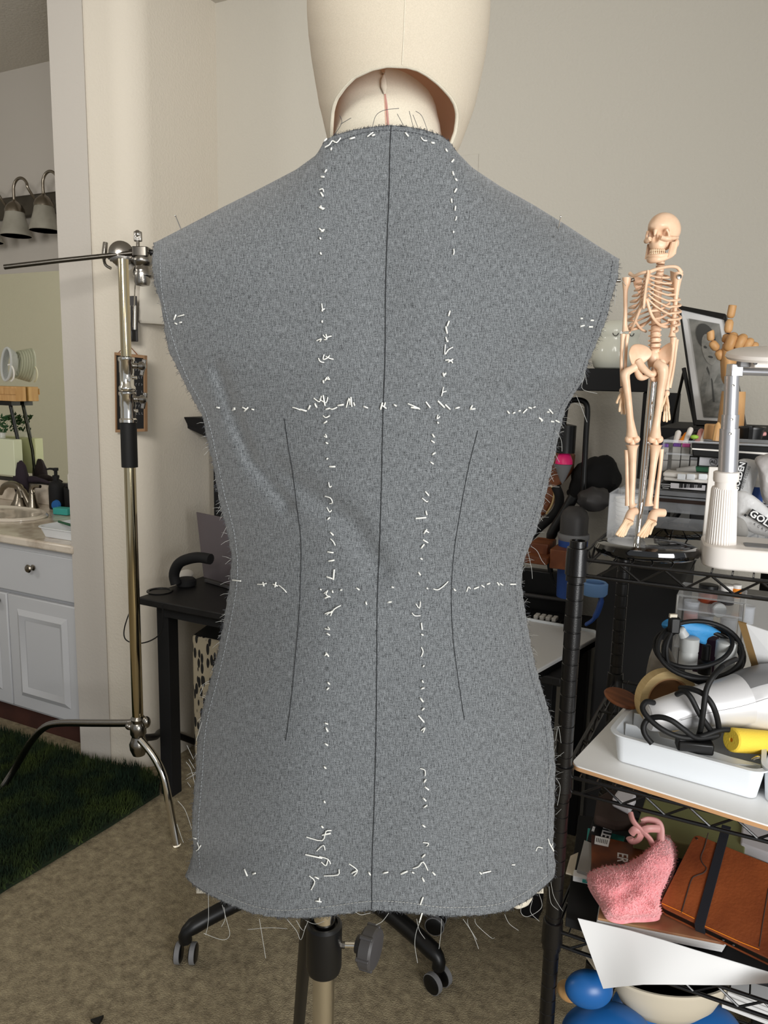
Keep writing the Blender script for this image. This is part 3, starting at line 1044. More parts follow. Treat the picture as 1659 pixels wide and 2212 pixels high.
# dark body below the tray : folded stand
m = MB()
bx = [PZ(x, y, dz - .0) for x, y in ((1160, 1452), (1296, 1378))]
ps2 = [p_ + V((0, 0, -.013)) for p_ in ps]
one('tray_stand', 'black angled stand under the white paper tray', 'stand', MB().add([p_ + V((0, 0, -.014 + .0)) for p_ in (ps2[0] + V((0, 0, .012)), ps2[1] + V((0, 0, .012)), ps2[3] + V((0, 0, .012)))] + [V((p_.x, p_.y, dz + .001)) for p_ in (ps[0], ps[1], ps[3])], [(0, 1, 2), (5, 4, 3), (0, 3, 4, 1), (1, 4, 5, 2), (2, 5, 3, 0)]), BLACK)
# monitor arm panel in front of the tray: dark sloped edge box
q = [PY(x, y, 1.9) for x, y in ((1155, 1452), (1230, 1440), (1290, 1395), (1230, 1520), (1160, 1500))]

# studio microphone
mic = PY(1236, 1200, 2.2)
t = T('studio_microphone', 'dark studio microphone with a blue band behind the rack post', 'microphone', (mic.x, 2.2, dz))
mc = [PY(1236, y, 2.2).z for y in (1098, 1110, 1140, 1152, 1166, 1178, 1230)]
r_ = .042
t.part('grille', MB(fr((mic.x, 2.2, 0))).lathe([(0, mc[0] + .008), (.02, mc[0] + .005), (.034, mc[0] - .008), (r_ - .002, mc[0] - .025), (r_ - .002, mc[3])], n=28), GREYD)
t.part('ring', MB(fr((mic.x, 2.2, 0))).lathe([(r_ - .004, mc[3] + .001), (r_ + .003, mc[3]), (r_ + .004, mc[4] + .008), (r_, mc[4])], n=28), GREYP)
t.part('body', MB(fr((mic.x, 2.2, 0))).lathe([(0, dz + .13), (r_ - .004, dz + .135), (r_, mc[4])], n=28), BLUED, label='blue microphone body')
t.part('stand', MB(fr((mic.x, 2.2, 0))).lathe([(.036, dz + .001), (.036, dz + .01), (.012, dz + .02), (.01, dz + .13), (0, dz + .131)], n=28), BLACK)

# floor-standing lamp of bent tube with hanging shade, bulb pink
yl = 2.3
L_ = lambda x, y, Y=yl: PY(x, y, Y)
t = T('desk_lamp', 'black bent tube desk lamp with cylindrical socket', 'lamp', (L_(1262, 1250).x, yl, dz))
t.part('tube_arm', MB().tube([L_(1216, 925)] + sm([L_(1222, 880), L_(1229, 868), L_(1240, 864), L_(1256, 865), L_(1266, 872), L_(1269, 890), L_(1266, 940), L_(1261, 1040), L_(1256, 1150)], 4) + [V((L_(1252, 1250).x, yl, dz + .012))], .0085, 10), BLACK)
t.part('socket', MB(look(L_(1222, 945), (0, 0, 1))).lathe([(0, -.046), (.03, -.046), (.03, .036), (.01, .04), (0, .04)], n=24), BLACK)
t.part('base', MB(fr((L_(1252, 1250).x, yl, dz + .001))).lathe([(.036, 0), (.036, .012), (0, .014)], n=24), BLACK)
m = MB(look(L_(1218, 1002), (0, 0, 1)))
t = T('hanging_float', 'hot pink and grey pointed bulb hanging from the lamp socket', 'ornament', L_(1216, 1035))
m.lathe([(.026, .0), (.025, .012), (.018, .028), (.008, .036), (0, .036)], n=24)
t.part('upper_cap', m, HOTP, label='hot pink cap')
t.part('lower_cone', MB(look(L_(1217, 1002), (0, 0, 1))).lathe([(0, -.062), (.008, -.05), (.02, -.02), (.027, -.001), (.02, .0)], n=24), GREYP, label='grey lower cone')
t.part('neck', MB().cyl(L_(1218, 989), L_(1218, 978), .005, 10), WHITEP)
# violin-like brown instruments leaning behind
yv_ = 2.36
gt = [(1222, 968), (1236, 985), (1232, 1020), (1216, 1040), (1200, 1055), (1196, 1080), (1182, 1105), (1160, 1125), (1120, 1135), (1110, 1060), (1150, 1000), (1190, 970)]
pts = [PY(x, y, yv_) for x, y in gt]
m = MB()
n = len(pts)
m.add([p_ for p_ in pts] + [p_ + V((0, .05, 0)) for p_ in pts], [tuple(range(n)), tuple(reversed(range(n, 2 * n)))] + [(i, (i + 1) % n, n + (i + 1) % n, n + i) for i in range(n)])
t = T('guitar', 'brown wooden guitar body half hidden behind the garment', 'guitar', PY(1170, 1130, yv_))
t.part('body', m, WOODB, bev=.006)
t.part('binding', MB().tube(sm([PY(x, y, yv_ - .004) for x, y in ((1190, 1048), (1197, 1065), (1192, 1090), (1180, 1110))], 4), .003, 6), TAPE)
t.part('arm_rest', MB().tube(sm([PY(x, y, yv_ - .05) for x, y in ((1200, 1050), (1209, 1075), (1204, 1100), (1190, 1118), (1165, 1140), (1140, 1165))], 4), .014, 10), BLACKM)
# boxes on the desk
for k_, (x0, y0, x1, y1, Y, lab) in enumerate(((1142, 1172, 1182, 1206, 2.15, 'brown wooden block in front of the guitar'), (1188, 1186, 1222, 1232, 2.12, 'brown wooden box left of the rack post'), (1130, 1200, 1180, 1222, 2.1, 'low brown wooden box near the garment edge'))):
    a, b = PY(x0, y0, Y), PY(x1, y1, Y)
    one('wooden_box', lab, 'box', MB().box(((a.x + b.x) / 2, Y + .05, (a.z + b.z) / 2), (b.x - a.x, .1, a.z - b.z)), WOODB, bev=.003)
a, b = PY(1120, 1226, 2.40), PY(1240, 1300, 2.40)
one('black_desk_unit', 'long black equipment box on the desk behind the garment', 'box', MB().box(((a.x + b.x) / 2 - .1, 2.42, (a.z + dz) / 2), (b.x - a.x + .2, .035, a.z - dz - .003)), BLACK, bev=.006)
a, b = PY(1125, 1284, 2.38), PY(1230, 1298, 2.38)
one('metal_bar', 'grey metal bar in front of the black equipment box', 'bar', MB().tube([a - V((.1, 0, 0)), b], .007, 10), GREYD)
# black draped shape and boom arm
bm2 = [(1240, 1072), (1218, 1110), (1194, 1150), (1186, 1180), (1186, 1210), (1190, 1236)]
t = T('boom_arm', 'black boom arm rising behind the microphone', 'arm', PY(1190, 1240, 2.25))
t.part('arm_tube', MB().tube(sm([PY(x, y, 2.25) for x, y in bm2], 5), [.016] * 12 + [.013] * 8 + [.008] * 6, 10), BLACK)
t.part('cable', MB().tube(sm([PY(x, y, 2.24) for x, y in ((1190, 1236), (1196, 1256), (1210, 1275), (1226, 1292))], 4), .004, 8), BLACK)
m = MB()
cc = PY(1290, 1040, 2.4)
m.ell(cc, (.078, .05, .075), nu=28, nv=18, fn=lambda p_, q_: q_ * (1 + .18 * noise.noise(p_ * 1.7)) + V((-.03 * max(0, -p_.z), 0, 0)))
m.ell(PY(1306, 1004, 2.4), (.034, .03, .03), nu=20, nv=12)
m.ell(PY(1258, 1066, 2.4), (.05, .03, .022), nu=20, nv=12)
m.add([PY(1306, 1005, 2.37), PY(1336, 1058, 2.37), PY(1325, 1085, 2.37), PY(1285, 1070, 2.37), PY(1306, 1005, 2.43), PY(1336, 1058, 2.43), PY(1325, 1085, 2.43), PY(1285, 1070, 2.43)], [(3, 2, 1, 0), (4, 5, 6, 7), (0, 1, 5, 4), (1, 2, 6, 5), (2, 3, 7, 6), (3, 0, 4, 7)])
m.tube([PY(1310, 992, 2.4), PY(1312, 983, 2.4)], .004, 8)
one('black_hat', 'black fabric cap hung on the boom arm behind the acrylic box', 'cap', m, BLACKM)
m = MB().ell(PY(1285, 1078, 2.26), (.05, .04, .035), nu=24, nv=14, fn=lambda p_, q_: q_ * (1 + .2 * noise.noise(p_ * 2)))
one('grey_pouch', 'dark grey rounded pouch under the black cap', 'pouch', m, GREYD)
# blue scarf-like blade and strap behind the post
m = MB()
m.tube(sm([PY(x, y, 1.9) for x, y in ((1300, 1262), (1298, 1300), (1284, 1335), (1264, 1350))], 6), [.012] * 6 + [.018] * 6 + [.012] * 6 + [.004], 12, flat=.4)
one('blue_strap', 'deep blue twisted strap hanging behind the rack post', 'strap', m, BLUED)
m = MB(look(PY(1284, 1270, 1.9), (0, 0, 1))).lathe([(.026, -.018), (.03, -.012), (.03, .012), (.026, .016), (.022, .014), (.022, -.012)], n=24, sx=1.1)
one('blue_band', 'light blue ring band behind the rack post', 'ring', m, BLUEL)
# black speaker / computer tower and things right of the strap under shelf one
one('computer_tower', 'tall black computer tower standing behind the rack', 'computer', MB().box((-.26, 2.2, .51), (.2, .42, 1.0)), BLACKM, bev=.01)

# office chair, mostly hidden behind the garment
ca = PZ(402, 2078, 0)
cb = PZ(945, 2136, 0)
cc = V((-1.02, 1.72, 0))
t = T('office_chair', 'black office chair on a five star castor base behind the garment', 'chair', (cc.x, cc.y, 0))
ends = [V((ca.x, ca.y, 0)), V((cb.x, cb.y, 0))]
for a in (70, 135, 10):
    ends.append(cc + V((.33 * math.cos(R(a)), .33 * math.sin(R(a)), 0)))
for e in ends:
    d_ = (e - cc)
    d_.z = 0
    u_ = d_.normalized()
    t.part('base_arm', MB().tube(sm([cc + V((0, 0, .13)), cc + d_ * .5 + V((0, 0, .12)), e - u_ * .02 + V((0, 0, .095)), e + V((0, 0, .06))], 4), [.026] * 5 + [.022] * 4 + [.017] * 4, 10), BLACK)
    s_ = V((-u_.y, u_.x, 0))
    if e is ends[0]:
        s_ = RW.copy()
    for k_ in (-1, 1):
        w_ = t.part('castor_wheel', MB(look(e + s_ * k_ * .019 + V((0, 0, .0265)), s_)).lathe([(0, -.009), (.022, -.009), (.026, -.006), (.026, .006), (.022, .009), (0, .009)], n=22), BLACK)
        t.part('wheel_tread', MB(look(e + s_ * k_ * .019 + V((0, 0, .0265)), s_)).lathe([(.0245, -.007), (.0268, -.006), (.0268, .006), (.0245, .007)], n=22), GREYP, w_, 'grey tread')
t.part('gas_column', MB(fr((cc.x, cc.y, 0))).lathe([(0, .1), (.04, .1), (.04, .16), (.028, .17), (.025, .38), (0, .385)]), BLACK)
t.part('seat', MB(fr((cc.x, cc.y - .02, .45), 10)).rbox((0, 0, 0), (.46, .46, .08), .09), BLACKM, bev=.02)
bp_ = MB(fr((cc.x + .15, cc.y - .24, .76), 10))
bp_.rbox((0, 0, 0), (.4, .05, .42), .02)
t.part('backrest', bp_, BLACKM, bev=.015)
t.part('back_support', MB().tube([cc + V((.0, -.1, .43)), cc + V((.12, -.27, .47)), cc + V((.15, -.28, .62))], .02, 10), BLACK)

# ================================================================== dress form, garment and head form
LS = [(525, 332), (570, 328), (620, 335), (660, 350), (715, 356), (760, 366), (800, 385), (840, 405), (880, 427), (905, 440), (950, 447), (1000, 460), (1060, 470), (1110, 480), (1160, 494), (1200, 500), (1250, 498), (1300, 491), (1360, 480), (1410, 470), (1460, 457), (1510, 443), (1560, 432), (1620, 425), (1680, 422), (1740, 417), (1790, 414), (1830, 418), (1852, 414), (1892, 400)]
RS = [(560, 1338), (600, 1335), (640, 1322), (690, 1310), (740, 1290), (780, 1272), (820, 1262), (850, 1240), (885, 1222), (920, 1212), (980, 1200), (1040, 1186), (1100, 1172), (1150, 1158), (1190, 1140), (1220, 1130), (1260, 1127), (1300, 1132), (1350, 1140), (1400, 1148), (1450, 1160), (1500, 1175), (1550, 1190), (1600, 1197), (1680, 1200), (1760, 1197), (1820, 1196), (1870, 1200), (1895, 1198)]
TOP = [(332, 525), (400, 490), (480, 448), (560, 408), (640, 366), (684, 334), (693, 318), (700, 305), (722, 292), (760, 281), (800, 274), (842, 270), (880, 273), (920, 281), (950, 291), (972, 306), (985, 326), (1020, 362), (1080, 402), (1150, 441), (1220, 484), (1290, 530), (1338, 560)]
BOT = [(400, 1892), (418, 1912), (446, 1930), (490, 1952), (540, 1972), (600, 1983), (660, 1984), (720, 1978), (800, 1967), (870, 1971), (960, 1980), (1050, 1977), (1100, 1966), (1150, 1938), (1185, 1908), (1198, 1895)]
TOPS = sorted((x, y) for x, y in TOP)


def halfrow(y):
    """left and right silhouette of the garment at row y"""
    if y < 525:
        l = lerp([(270, 800), (281, 760), (292, 722), (305, 700), (334, 684), (366, 640), (408, 560), (448, 480), (490, 400), (525, 332)], y)
    else:
        l = lerp(LS, y)
    if y < 560:
        r = lerp([(270, 880), (281, 920), (291, 950), (306, 972), (326, 985), (362, 1020), (402, 1080), (441, 1150), (484, 1220), (530, 1290), (560, 1338)], y)
    else:
        r = lerp(RS, y)
    return l, r


HC = [(250, .786), (300, .780), (400, .772), (600, .762), (800, .765), (1000, .785), (1250, .80), (1450, .785), (1700, .765), (1985, .77)]
FOLD = [((470, 800), (505, 900), (545, 1000), (620, 1090)), ((820, 1230), (760, 1130), (690, 1080), (590, 1010)), ((1290, 735), (1150, 760), (1090, 840))]


def segd(p, a, b):
    ax, ay, bx, by = a[0], a[1], b[0], b[1]
    t_ = max(0, min(1, ((p[0] - ax) * (bx - ax) + (p[1] - ay) * (by - ay)) / ((bx - ax) ** 2 + (by - ay) ** 2)))
    return math.hypot(p[0] - ax - t_ * (bx - ax), p[1] - ay - t_ * (by - ay))


def hdist(x, y, fold=True):
    l, r = halfrow(max(290, min(1990, y)))
    if y < 560:
        l, r = 332 - 0 * y, 1338
        l = lerp([(290, 420), (525, 332)], y)
        r = lerp([(290, 1250), (560, 1338)], y)
    c, hw = (l + r) / 2, (r - l) / 2
    s = max(-1, min(1, (x - c) / hw))
    dep = lerp([(250, .09), (560, .075), (900, .11), (1250, .105), (1900, .12)], y)
    h = lerp(HC, y) + dep * (1 - math.sqrt(max(0, 1 - (.93 * s) ** 2))) / (1 - math.sqrt(1 - .93 ** 2))
    # roll over the shoulders
    ty = lerp(TOPS, x)
    h += .04 * math.exp(-max(0, y - ty) / 45.) * min(1, (abs(x - 835) / 230.) ** 2)
    # hollow of the spine, blades
    if fold:
        h += .006 * math.exp(-((x - 828) / 60.) ** 2) * math.exp(-((y - 640) / 260.) ** 2)
        h += .004 * math.sin(x * .017 + y * .004) * (1 if y > 1300 else .3)
        for (pl, w_, am) in zip(FOLD, (16, 26, 44), (.011, .010, .010)):
            dd = min(segd((x, y), pl[i], pl[i + 1]) for i in range(len(pl) - 1))
            h += am * math.exp(-(dd / w_) ** 2)
    return h


def G(x, y, off=0.0):
    return UH(x, y, hdist(x, y) - off)


def polyat(tab, t):
    """point at fraction t of arc length"""
    L = [0]
    for a, b in zip(tab, tab[1:]):
        L.append(L[-1] + math.hypot(b[0] - a[0], b[1] - a[1]))
    s = t * L[-1]
    for i in range(len(L) - 1):
        if s <= L[i + 1] + 1e-9:
            k = (s - L[i]) / (L[i + 1] - L[i])
            return (tab[i][0] + (tab[i + 1][0] - tab[i][0]) * k, tab[i][1] + (tab[i + 1][1] - tab[i][1]) * k)
    return tab[-1]


def byx(tab, t):
    x = tab[0][0] + (tab[-1][0] - tab[0][0]) * t
    return (x, lerp(tab, x))


LP = [(x, y) for y, x in LS]
RP = [(x, y) for y, x in RS]
NU, NV = 150, 210


def coons(u, v, inset=0):
    T_, B_ = byx(TOP, u), byx(BOT, u)
    L_, R_ = polyat(LP, v), polyat(RP, v)
    P00, P10, P01, P11 = TOP[0], TOP[-1], BOT[0], BOT[-1]
    return tuple((1 - v) * T_[i] + v * B_[i] + (1 - u) * L_[i] + u * R_[i] - ((1 - u) * (1 - v) * P00[i] + u * (1 - v) * P10[i] + (1 - u) * v * P01[i] + u * v * P11[i]) for i in (0, 1))


bc = G(850, 1985)
t = T('jacket_back', 'grey wool jacket back with raw frayed edges and white basting marks pinned on the form', 'garment', (bc.x, bc.y, bc.z))
m = MB()
uvs = []
for j in range(NV + 1):
    for i in range(NU + 1):
        u = i / NU
        if j == 0 or j == NV:
            pass
        x, y = coons(u, j / NV)
        # ragged raw edges
        if i in (0, NU):
            x += random.uniform(-1.6, 1.2)
        if j == NV:
            y += random.uniform(-1.5, 1.8)
        m.v.append(G(x, y))
        uvs.append((x * .00047, -y * .00047))
m.f = [(j * (NU + 1) + i, j * (NU + 1) + i + 1, (j + 1) * (NU + 1) + i + 1, (j + 1) * (NU + 1) + i) for j in range(NV) for i in range(NU)]
# a second face just behind gives the cloth its thickness
n0 = len(m.v)
k_ = [CAM + (p_ - CAM) * (1 + .0012 / (p_ - CAM).length) for p_ in m.v]
m.v += k_
uvs += uvs
m.f += [tuple(reversed([n0 + i for i in f])) for f in list(m.f)]
W1 = NU + 1
bd = [i for i in range(W1)] + [j * W1 + NU for j in range(1, NV + 1)] + [NV * W1 + i for i in range(NU - 1, -1, -1)] + [j * W1 for j in range(NV - 1, 0, -1)]
m.f += [(bd[i], bd[(i + 1) % len(bd)], n0 + bd[(i + 1) % len(bd)], n0 + bd[i]) for i in range(len(bd))]
t.part('cloth_panel', m, FABRIC, uvs=uvs, ang=180)
JACKET = t


def seam(pts, r_, mt, name, kind=None, off=.0006):
    pp_ = sm([(x, y, 0) for x, y in pts], 8)
    t.part(name, MB().tube([G(p_.x, p_.y, off) for p_ in pp_], r_, 6), mt)


seam([(845, 272), (842, 330), (841, 400), (837, 500), (833, 620), (832, 760), (829, 850), (826, 950), (824, 1050), (820, 1180), (815, 1300), (814, 1450), (812, 1600), (808, 1750), (804, 1860), (803, 1965)], .00042, SEAMM, 'centre_seam')
seam([(614, 905), (622, 960), (632, 1020), (642, 1100), (650, 1170), (649, 1260), (645, 1340), (636, 1440), (628, 1520), (617, 1600)], .00034, SEAMM, 'dart_seam')
seam([(1032, 930), (1010, 1020), (992, 1120), (980, 1200), (975, 1290), (979, 1380), (989, 1460), (1003, 1555)], .00034, SEAMM, 'dart_seam')


def stay(pts, step=8, duty=.62, mt=STAY, r_=.0004):
    """machine stay stitching parallel to the raw edge"""
    pp_ = sm([(x, y, 0) for x, y in pts], 10)
    L = [0]
    for a, b in zip(pp_, pp_[1:]):
        L.append(L[-1] + (b - a).length)

    def at(s):
        for i in range(len(L) - 1):
            if s <= L[i + 1]:
                k = (s - L[i]) / max(1e-6, L[i + 1] - L[i])
                return pp_[i].lerp(pp_[i + 1], k)
        return pp_[-1]
    m = MB()
    s = 0
    while s < L[-1] - step:
        a, b = at(s), at(s + step * duty)
        m.tube([G(a.x, a.y, .0007), G(b.x, b.y, .0007)], r_, 4)
        s += step
    return m


t.part('stay_stitching', stay([(x + 14, y + 4) for y, x in LS[:-2:2]] + [(432, 1880)]), STAY, kind='stuff')
t.part('stay_stitching', stay([(x - 14, y + 4) for y, x in RS[::2]]), FRAY, kind='stuff')
t.part('stay_stitching', stay([(470, 1925), (540, 1955), (600, 1966), (660, 1964), (720, 1957), (800, 1947), (870, 1949), (960, 1960), (1050, 1957), (1100, 1945), (1150, 1918), (1185, 1888)]), FRAYL, kind='stuff')
t.part('stay_stitching', stay([(705, 322), (740, 302), (790, 286), (842, 281), (900, 288), (950, 303)]), FRAY, kind='stuff')

# white basting marks: each a thread lying on the cloth
TK = """700,305 706,300|702,318 712,312 718,304 727,308 736,298|716,320 715,324|756,300 766,297|794,295 800,290 806,286|804,293 809,291|876,287 882,294|910,297 915,303 922,304|932,308 938,309|963,322 966,327|705,367 702,372|694,382 700,382|690,410 697,408 699,414|693,416 698,424|980,345 976,350|978,371 980,378|984,386 987,390|986,408 982,415|975,430 976,437
690,448 698,450|694,451 693,445|690,494 698,500|694,500 700,496|691,514 693,516|692,546 694,549|696,452 700,450|984,446 983,454|986,468 985,474 983,476|980,500 980,502|980,538 981,545 979,550
380,680 376,690|384,684 390,682 398,680|378,698 382,700|388,697 392,696
695,656 697,668 701,667|696,672 697,668|696,693 696,696|684,736 694,732 691,738|698,724 704,730 708,728 716,726|704,722 706,732 700,734|688,774 692,781 700,783|700,766 698,776 706,774 712,768|704,770 712,774 720,776|698,822 699,827|706,816 702,822|708,814 712,820 706,818
972,672 969,682|970,694 966,704|963,706 966,720|963,728 966,738 968,736|962,744 961,766 968,756 978,750|962,778 972,778 978,784|968,782 978,776|957,806 959,813|960,810 963,806|958,836 954,856 956,848 964,845
632,880 640,882 650,886|648,884 662,888|666,884 670,876|678,860 690,868 694,855|680,872 684,880|690,862 704,870 708,858|698,854 702,876|704,884 712,882|712,882 718,884 728,880|730,876 742,874|748,880 754,860 756,874|758,858 760,878|766,876 764,870|786,878 794,881|822,884 826,870|826,876 834,882|832,870 830,878|851,874 856,877|881,872 896,878 907,884|888,880 905,882|920,868 929,880|946,866 960,880|962,874 972,884|984,882 992,880|1016,884 1020,876|1018,884 1026,883|502,886 508,884|524,880 532,884|528,888 536,880|544,884 548,885|468,880 474,881|504,882 508,882
1096,888 1100,893|1108,893 1112,891|1120,888 1124,887|1130,892 1138,884|1142,880 1148,882|1152,880 1156,879|1164,902 1172,908|1168,904 1170,910|1190,910 1196,911|1200,908 1208,912|1186,884 1194,893|1182,890 1186,890|1254,705 1262,703|1272,706 1280,706|1254,688 1258,688|1276,692 1282,692
698,898 704,902 712,898|700,914 706,910|703,938 706,945 700,942|704,956 708,958|706,992 708,990|712,1008 724,1008|710,1042 712,1052 716,1050|702,1072 714,1076 718,1086 712,1088|706,1096 712,1106 716,1102|712,1118 708,1122|714,1150 720,1156|714,1164 720,1170 724,1178|708,1192 720,1194|710,1212 722,1210|706,1246 718,1250|720,1252 722,1230
950,900 944,905 946,896|947,914 945,912|934,938 938,944|932,952 938,956|940,978 934,982|930,998 936,1002|919,1062 926,1070|912,1076 922,1084 924,1082|920,1104 922,1112|898,1120 920,1118|918,1146 926,1150|922,1144 916,1152|914,1166 924,1172|916,1176 910,1184|908,1206 912,1208
502,1253 520,1255|556,1262 568,1262 576,1260|568,1258 570,1266|590,1262 600,1266|596,1258 594,1268|602,1264 612,1272 619,1280|692,1273 694,1274|700,1282 708,1276 704,1284 714,1290|702,1292 712,1288|718,1276 719,1280|736,1275 738,1274|770,1270 776,1274|790,1300 792,1306|702,1326 712,1322 706,1328|714,1330 720,1318 728,1312 736,1308|712,1324 718,1320|846,1268 850,1269|838,1301 846,1300|904,1236 908,1242|936,1272 946,1274 958,1266 968,1256|922,1270 924,1272|980,1272 984,1276|1008,1278 1012,1268 1016,1272|1024,1272 1034,1268|1040,1264 1046,1268|1052,1262 1058,1260|1074,1258 1078,1264|1080,1260 1086,1264|1102,1262 1114,1262
898,1304 906,1314 908,1300|890,1324 896,1330 908,1330|910,1346 912,1360|910,1370 914,1372|910,1398 914,1408 910,1418|914,1440 916,1438|912,1470 914,1474|910,1488 916,1486|908,1508 914,1516|912,1534 916,1530|904,1546 916,1560|910,1578 918,1572 914,1582|708,1354 712,1360 702,1358|706,1368 712,1372|704,1410 710,1418|706,1412 702,1416|708,1474 712,1478|706,1490 710,1486|702,1562 708,1564|704,1572 708,1580|702,1606 708,1610|700,1656 704,1660|694,1784 698,1788|700,1730 702,1734
908,1660 918,1664 918,1676|916,1690 920,1684|918,1700 926,1706|914,1724 920,1730|916,1744 922,1740|912,1782 918,1786|914,1820 926,1822 922,1828|918,1846 912,1852|892,1876 904,1872 914,1862 924,1880|934,1884 940,1890|912,1896 916,1904|914,1938 908,1954|912,1972 906,1992|662,1808 696,1816 704,1796 716,1794|696,1804 714,1800|660,1846 696,1854|684,1838 698,1826 702,1836|690,1850 708,1856 714,1866|694,1862 704,1870 708,1858|668,1892 680,1904 672,1922|680,1894 688,1898|700,1892 730,1890 732,1878|754,1866 772,1880 764,1892|760,1886 772,1880|796,1884 800,1890|828,1886 838,1884|866,1888 880,1882|890,1884 894,1886|1042,1886 1060,1882|1036,1884 1040,1888|1106,1868 1112,1868|418,1810 424,1812|426,1820 430,1832 424,1838|434,1826 430,1832|528,1878 534,1892|546,1888 552,1886|1158,1838 1162,1830 1172,1832|1184,1812 1190,1828 1194,1822|1186,1820 1196,1838|682,1946 694,1948|690,1940 690,1948"""
nb = 0
base_st = []
for blk in TK.replace('\n', '|').split('|'):
    pts = [tuple(float(a) for a in q_.split(',')) for q_ in blk.split()]
    if len(pts) < 2:
        continue
    pp_ = sm([(x, y, 0) for x, y in pts], 3)
    n = len(pp_)
    m = MB().tube([G(p_.x, p_.y, .0012 + .0016 * math.sin(math.pi * i / (n - 1))) for i, p_ in enumerate(pp_)], .00062 if len(pts) > 2 else .00085, 5)
    t.part('basting_stitch', m, THREAD)
    nb += 1

# frayed yarns: dense short fringe along every raw edge plus long loose threads
m = MB()
ml = MB()


def fringe(tab, nx, ny, n, lmin, lmax, mb):
    for _ in range(n):
        q_ = polyat(tab, random.random())
        l_ = random.uniform(lmin, lmax) * random.choice((.5, .7, 1, 1))
        a = random.gauss(0, .5)
        dx, dy = nx * math.cos(a) - ny * math.sin(a), nx * math.sin(a) + ny * math.cos(a)
        h = hdist(*q_)
        p0_ = UH(q_[0] - dx * 2, q_[1] - dy * 2, h - .0005)
        p1_ = UH(q_[0] + dx * l_ * .5, q_[1] + dy * l_ * .5, h - .002)
        p2_ = UH(q_[0] + dx * l_ + random.gauss(0, 1.5), q_[1] + dy * l_ + l_ * .15, h - random.uniform(-.004, .004))
        mb.tube([p0_, p1_, p2_], [.0002, .00018, .00012], 3, cap=False)


fringe(LP, -1, .25, 420, 3, 9, m)
fringe(RP, 1, .35, 420, 3, 9, m)
fringe(BOT, 0, 1, 420, 2, 7, m)
fringe([q_ for q_ in TOP if 690 <= q_[0] <= 990], 0, -1, 160, 2, 7, m)
t.part('frayed_edge', m, FRAY, kind='stuff', label='dark frayed yarn ends')
fringe([p_ for p_ in LP if 900 < p_[1] < 1700], -1, .45, 46, 8, 22, ml)
fringe([p_ for p_ in RP if 880 < p_[1] < 1800], 1, -.5, 60, 6, 20, ml)
t.part('frayed_edge', ml, FRAYL, kind='stuff', label='pale frayed yarn ends')
LT = """338,600 345,640 352,680 360,700|1340,600 1352,618|1330,620 1328,660|1262,800 1268,830|1262,815 1258,840 1290,850|1245,855 1256,880 1268,912|1240,870 1262,880|1205,905 1218,925|1200,930 1212,950 1214,975|1196,975 1208,998|1186,1020 1196,1040|1180,1050 1208,1052|1172,1070 1188,1086|1166,1095 1180,1105|1160,1110 1172,1125|1152,1130 1168,1145|1147,1180 1160,1190 1170,1210 1178,1220|1140,1190 1148,1228 1150,1250|1180,1700 1190,1650|1200,1600 1206,1570 1212,1605|1198,1640 1218,1625|1200,1680 1210,1700 1204,1740|1200,1760 1212,1748|1190,1905 1196,1935 1210,1960 1216,1968|1186,1915 1190,1950 1206,1966|1164,1930 1170,1960 1140,1980 1125,1970 1130,1945|1150,1945 1146,1970 1165,1990|1090,1975 1100,1995 1120,2010|1026,1985 1030,1998 1060,2025 1068,2026|1000,1985 1020,2015 1034,2050|1010,1985 1012,2000 1030,2030|954,1985 952,2020 948,2050|910,1985 900,2010 896,2040 902,2080|900,1985 906,2010 918,2028|840,1972 826,1990 812,1998|800,1972 780,1976 768,1970|660,1988 680,1996 700,1990|640,1988 655,2010 665,1990|620,1986 640,2010 650,2030 660,2000|560,1985 566,2020 574,2070|535,2008 580,2004 620,2006|450,1930 450,1990 444,2020|480,1955 490,1990 496,2020 480,2030 440,2016|484,1960 486,1985 478,2002|440,1480 432,1500|436,1560 424,1600|420,1660 408,1640|412,1700 405,1690|418,1640 404,1610|420,1690 412,1660 402,1646|396,1820 382,1780|414,1790 400,1750 384,1730|722,292 738,266 734,250|736,268 758,255|804,276 812,250 830,238 862,234|872,272 858,246|894,280 884,240|906,284 892,248|926,290 912,252 898,240"""
for k_, blk in enumerate(LT.split('|')):
    pts = [tuple(float(a) for a in q_.split(',')) for q_ in blk.split()]
    pp_ = sm([(x, y, 0) for x, y in pts], 6)
    h0 = hdist(*pts[0])
    n = len(pp_)
    dark = min(p_[1] for p_ in pts) < 300 or pts[0][0] < 345
    hh = h0
    mbt = MB()
    vs_ = []
    for i, p_ in enumerate(pp_):
        if 300 < p_.y < 1990:
            l_, r_2 = halfrow(p_.y)
            if l_ < p_.x < r_2:
                hh = min(hh, hdist(p_.x, p_.y) - .002)
        vs_.append(UH(p_.x, p_.y, hh - .001 - .012 * i / n))
    t.part('loose_thread', mbt.tube(vs_, .00026, 5), FRAY if dark else FRAYL)

# pins at the shoulders
for k_, (a, b, lab) in enumerate((((379, 466), (392, 494), 'steel pin stuck in the left shoulder of the grey cloth'), ((1211, 468), (1206, 490), 'steel pin stuck in the right shoulder of the grey cloth'))):
    h = hdist(b[0], b[1] + 6)
    p_ = T('dress_pin', lab, 'pin', UH(b[0], b[1], h), 'dressmaking pins in the shoulders')
    p_.part('shaft', MB().cyl(UH(a[0], a[1], h - .004), UH(b[0], b[1] + 4, h - .0), .00055, 6), CHROME)
    p_.part('pin_head', MB().ell(UH(a[0], a[1], h - .004), (.0011, .0011, .0011), nu=8, nv=6), CHROME)


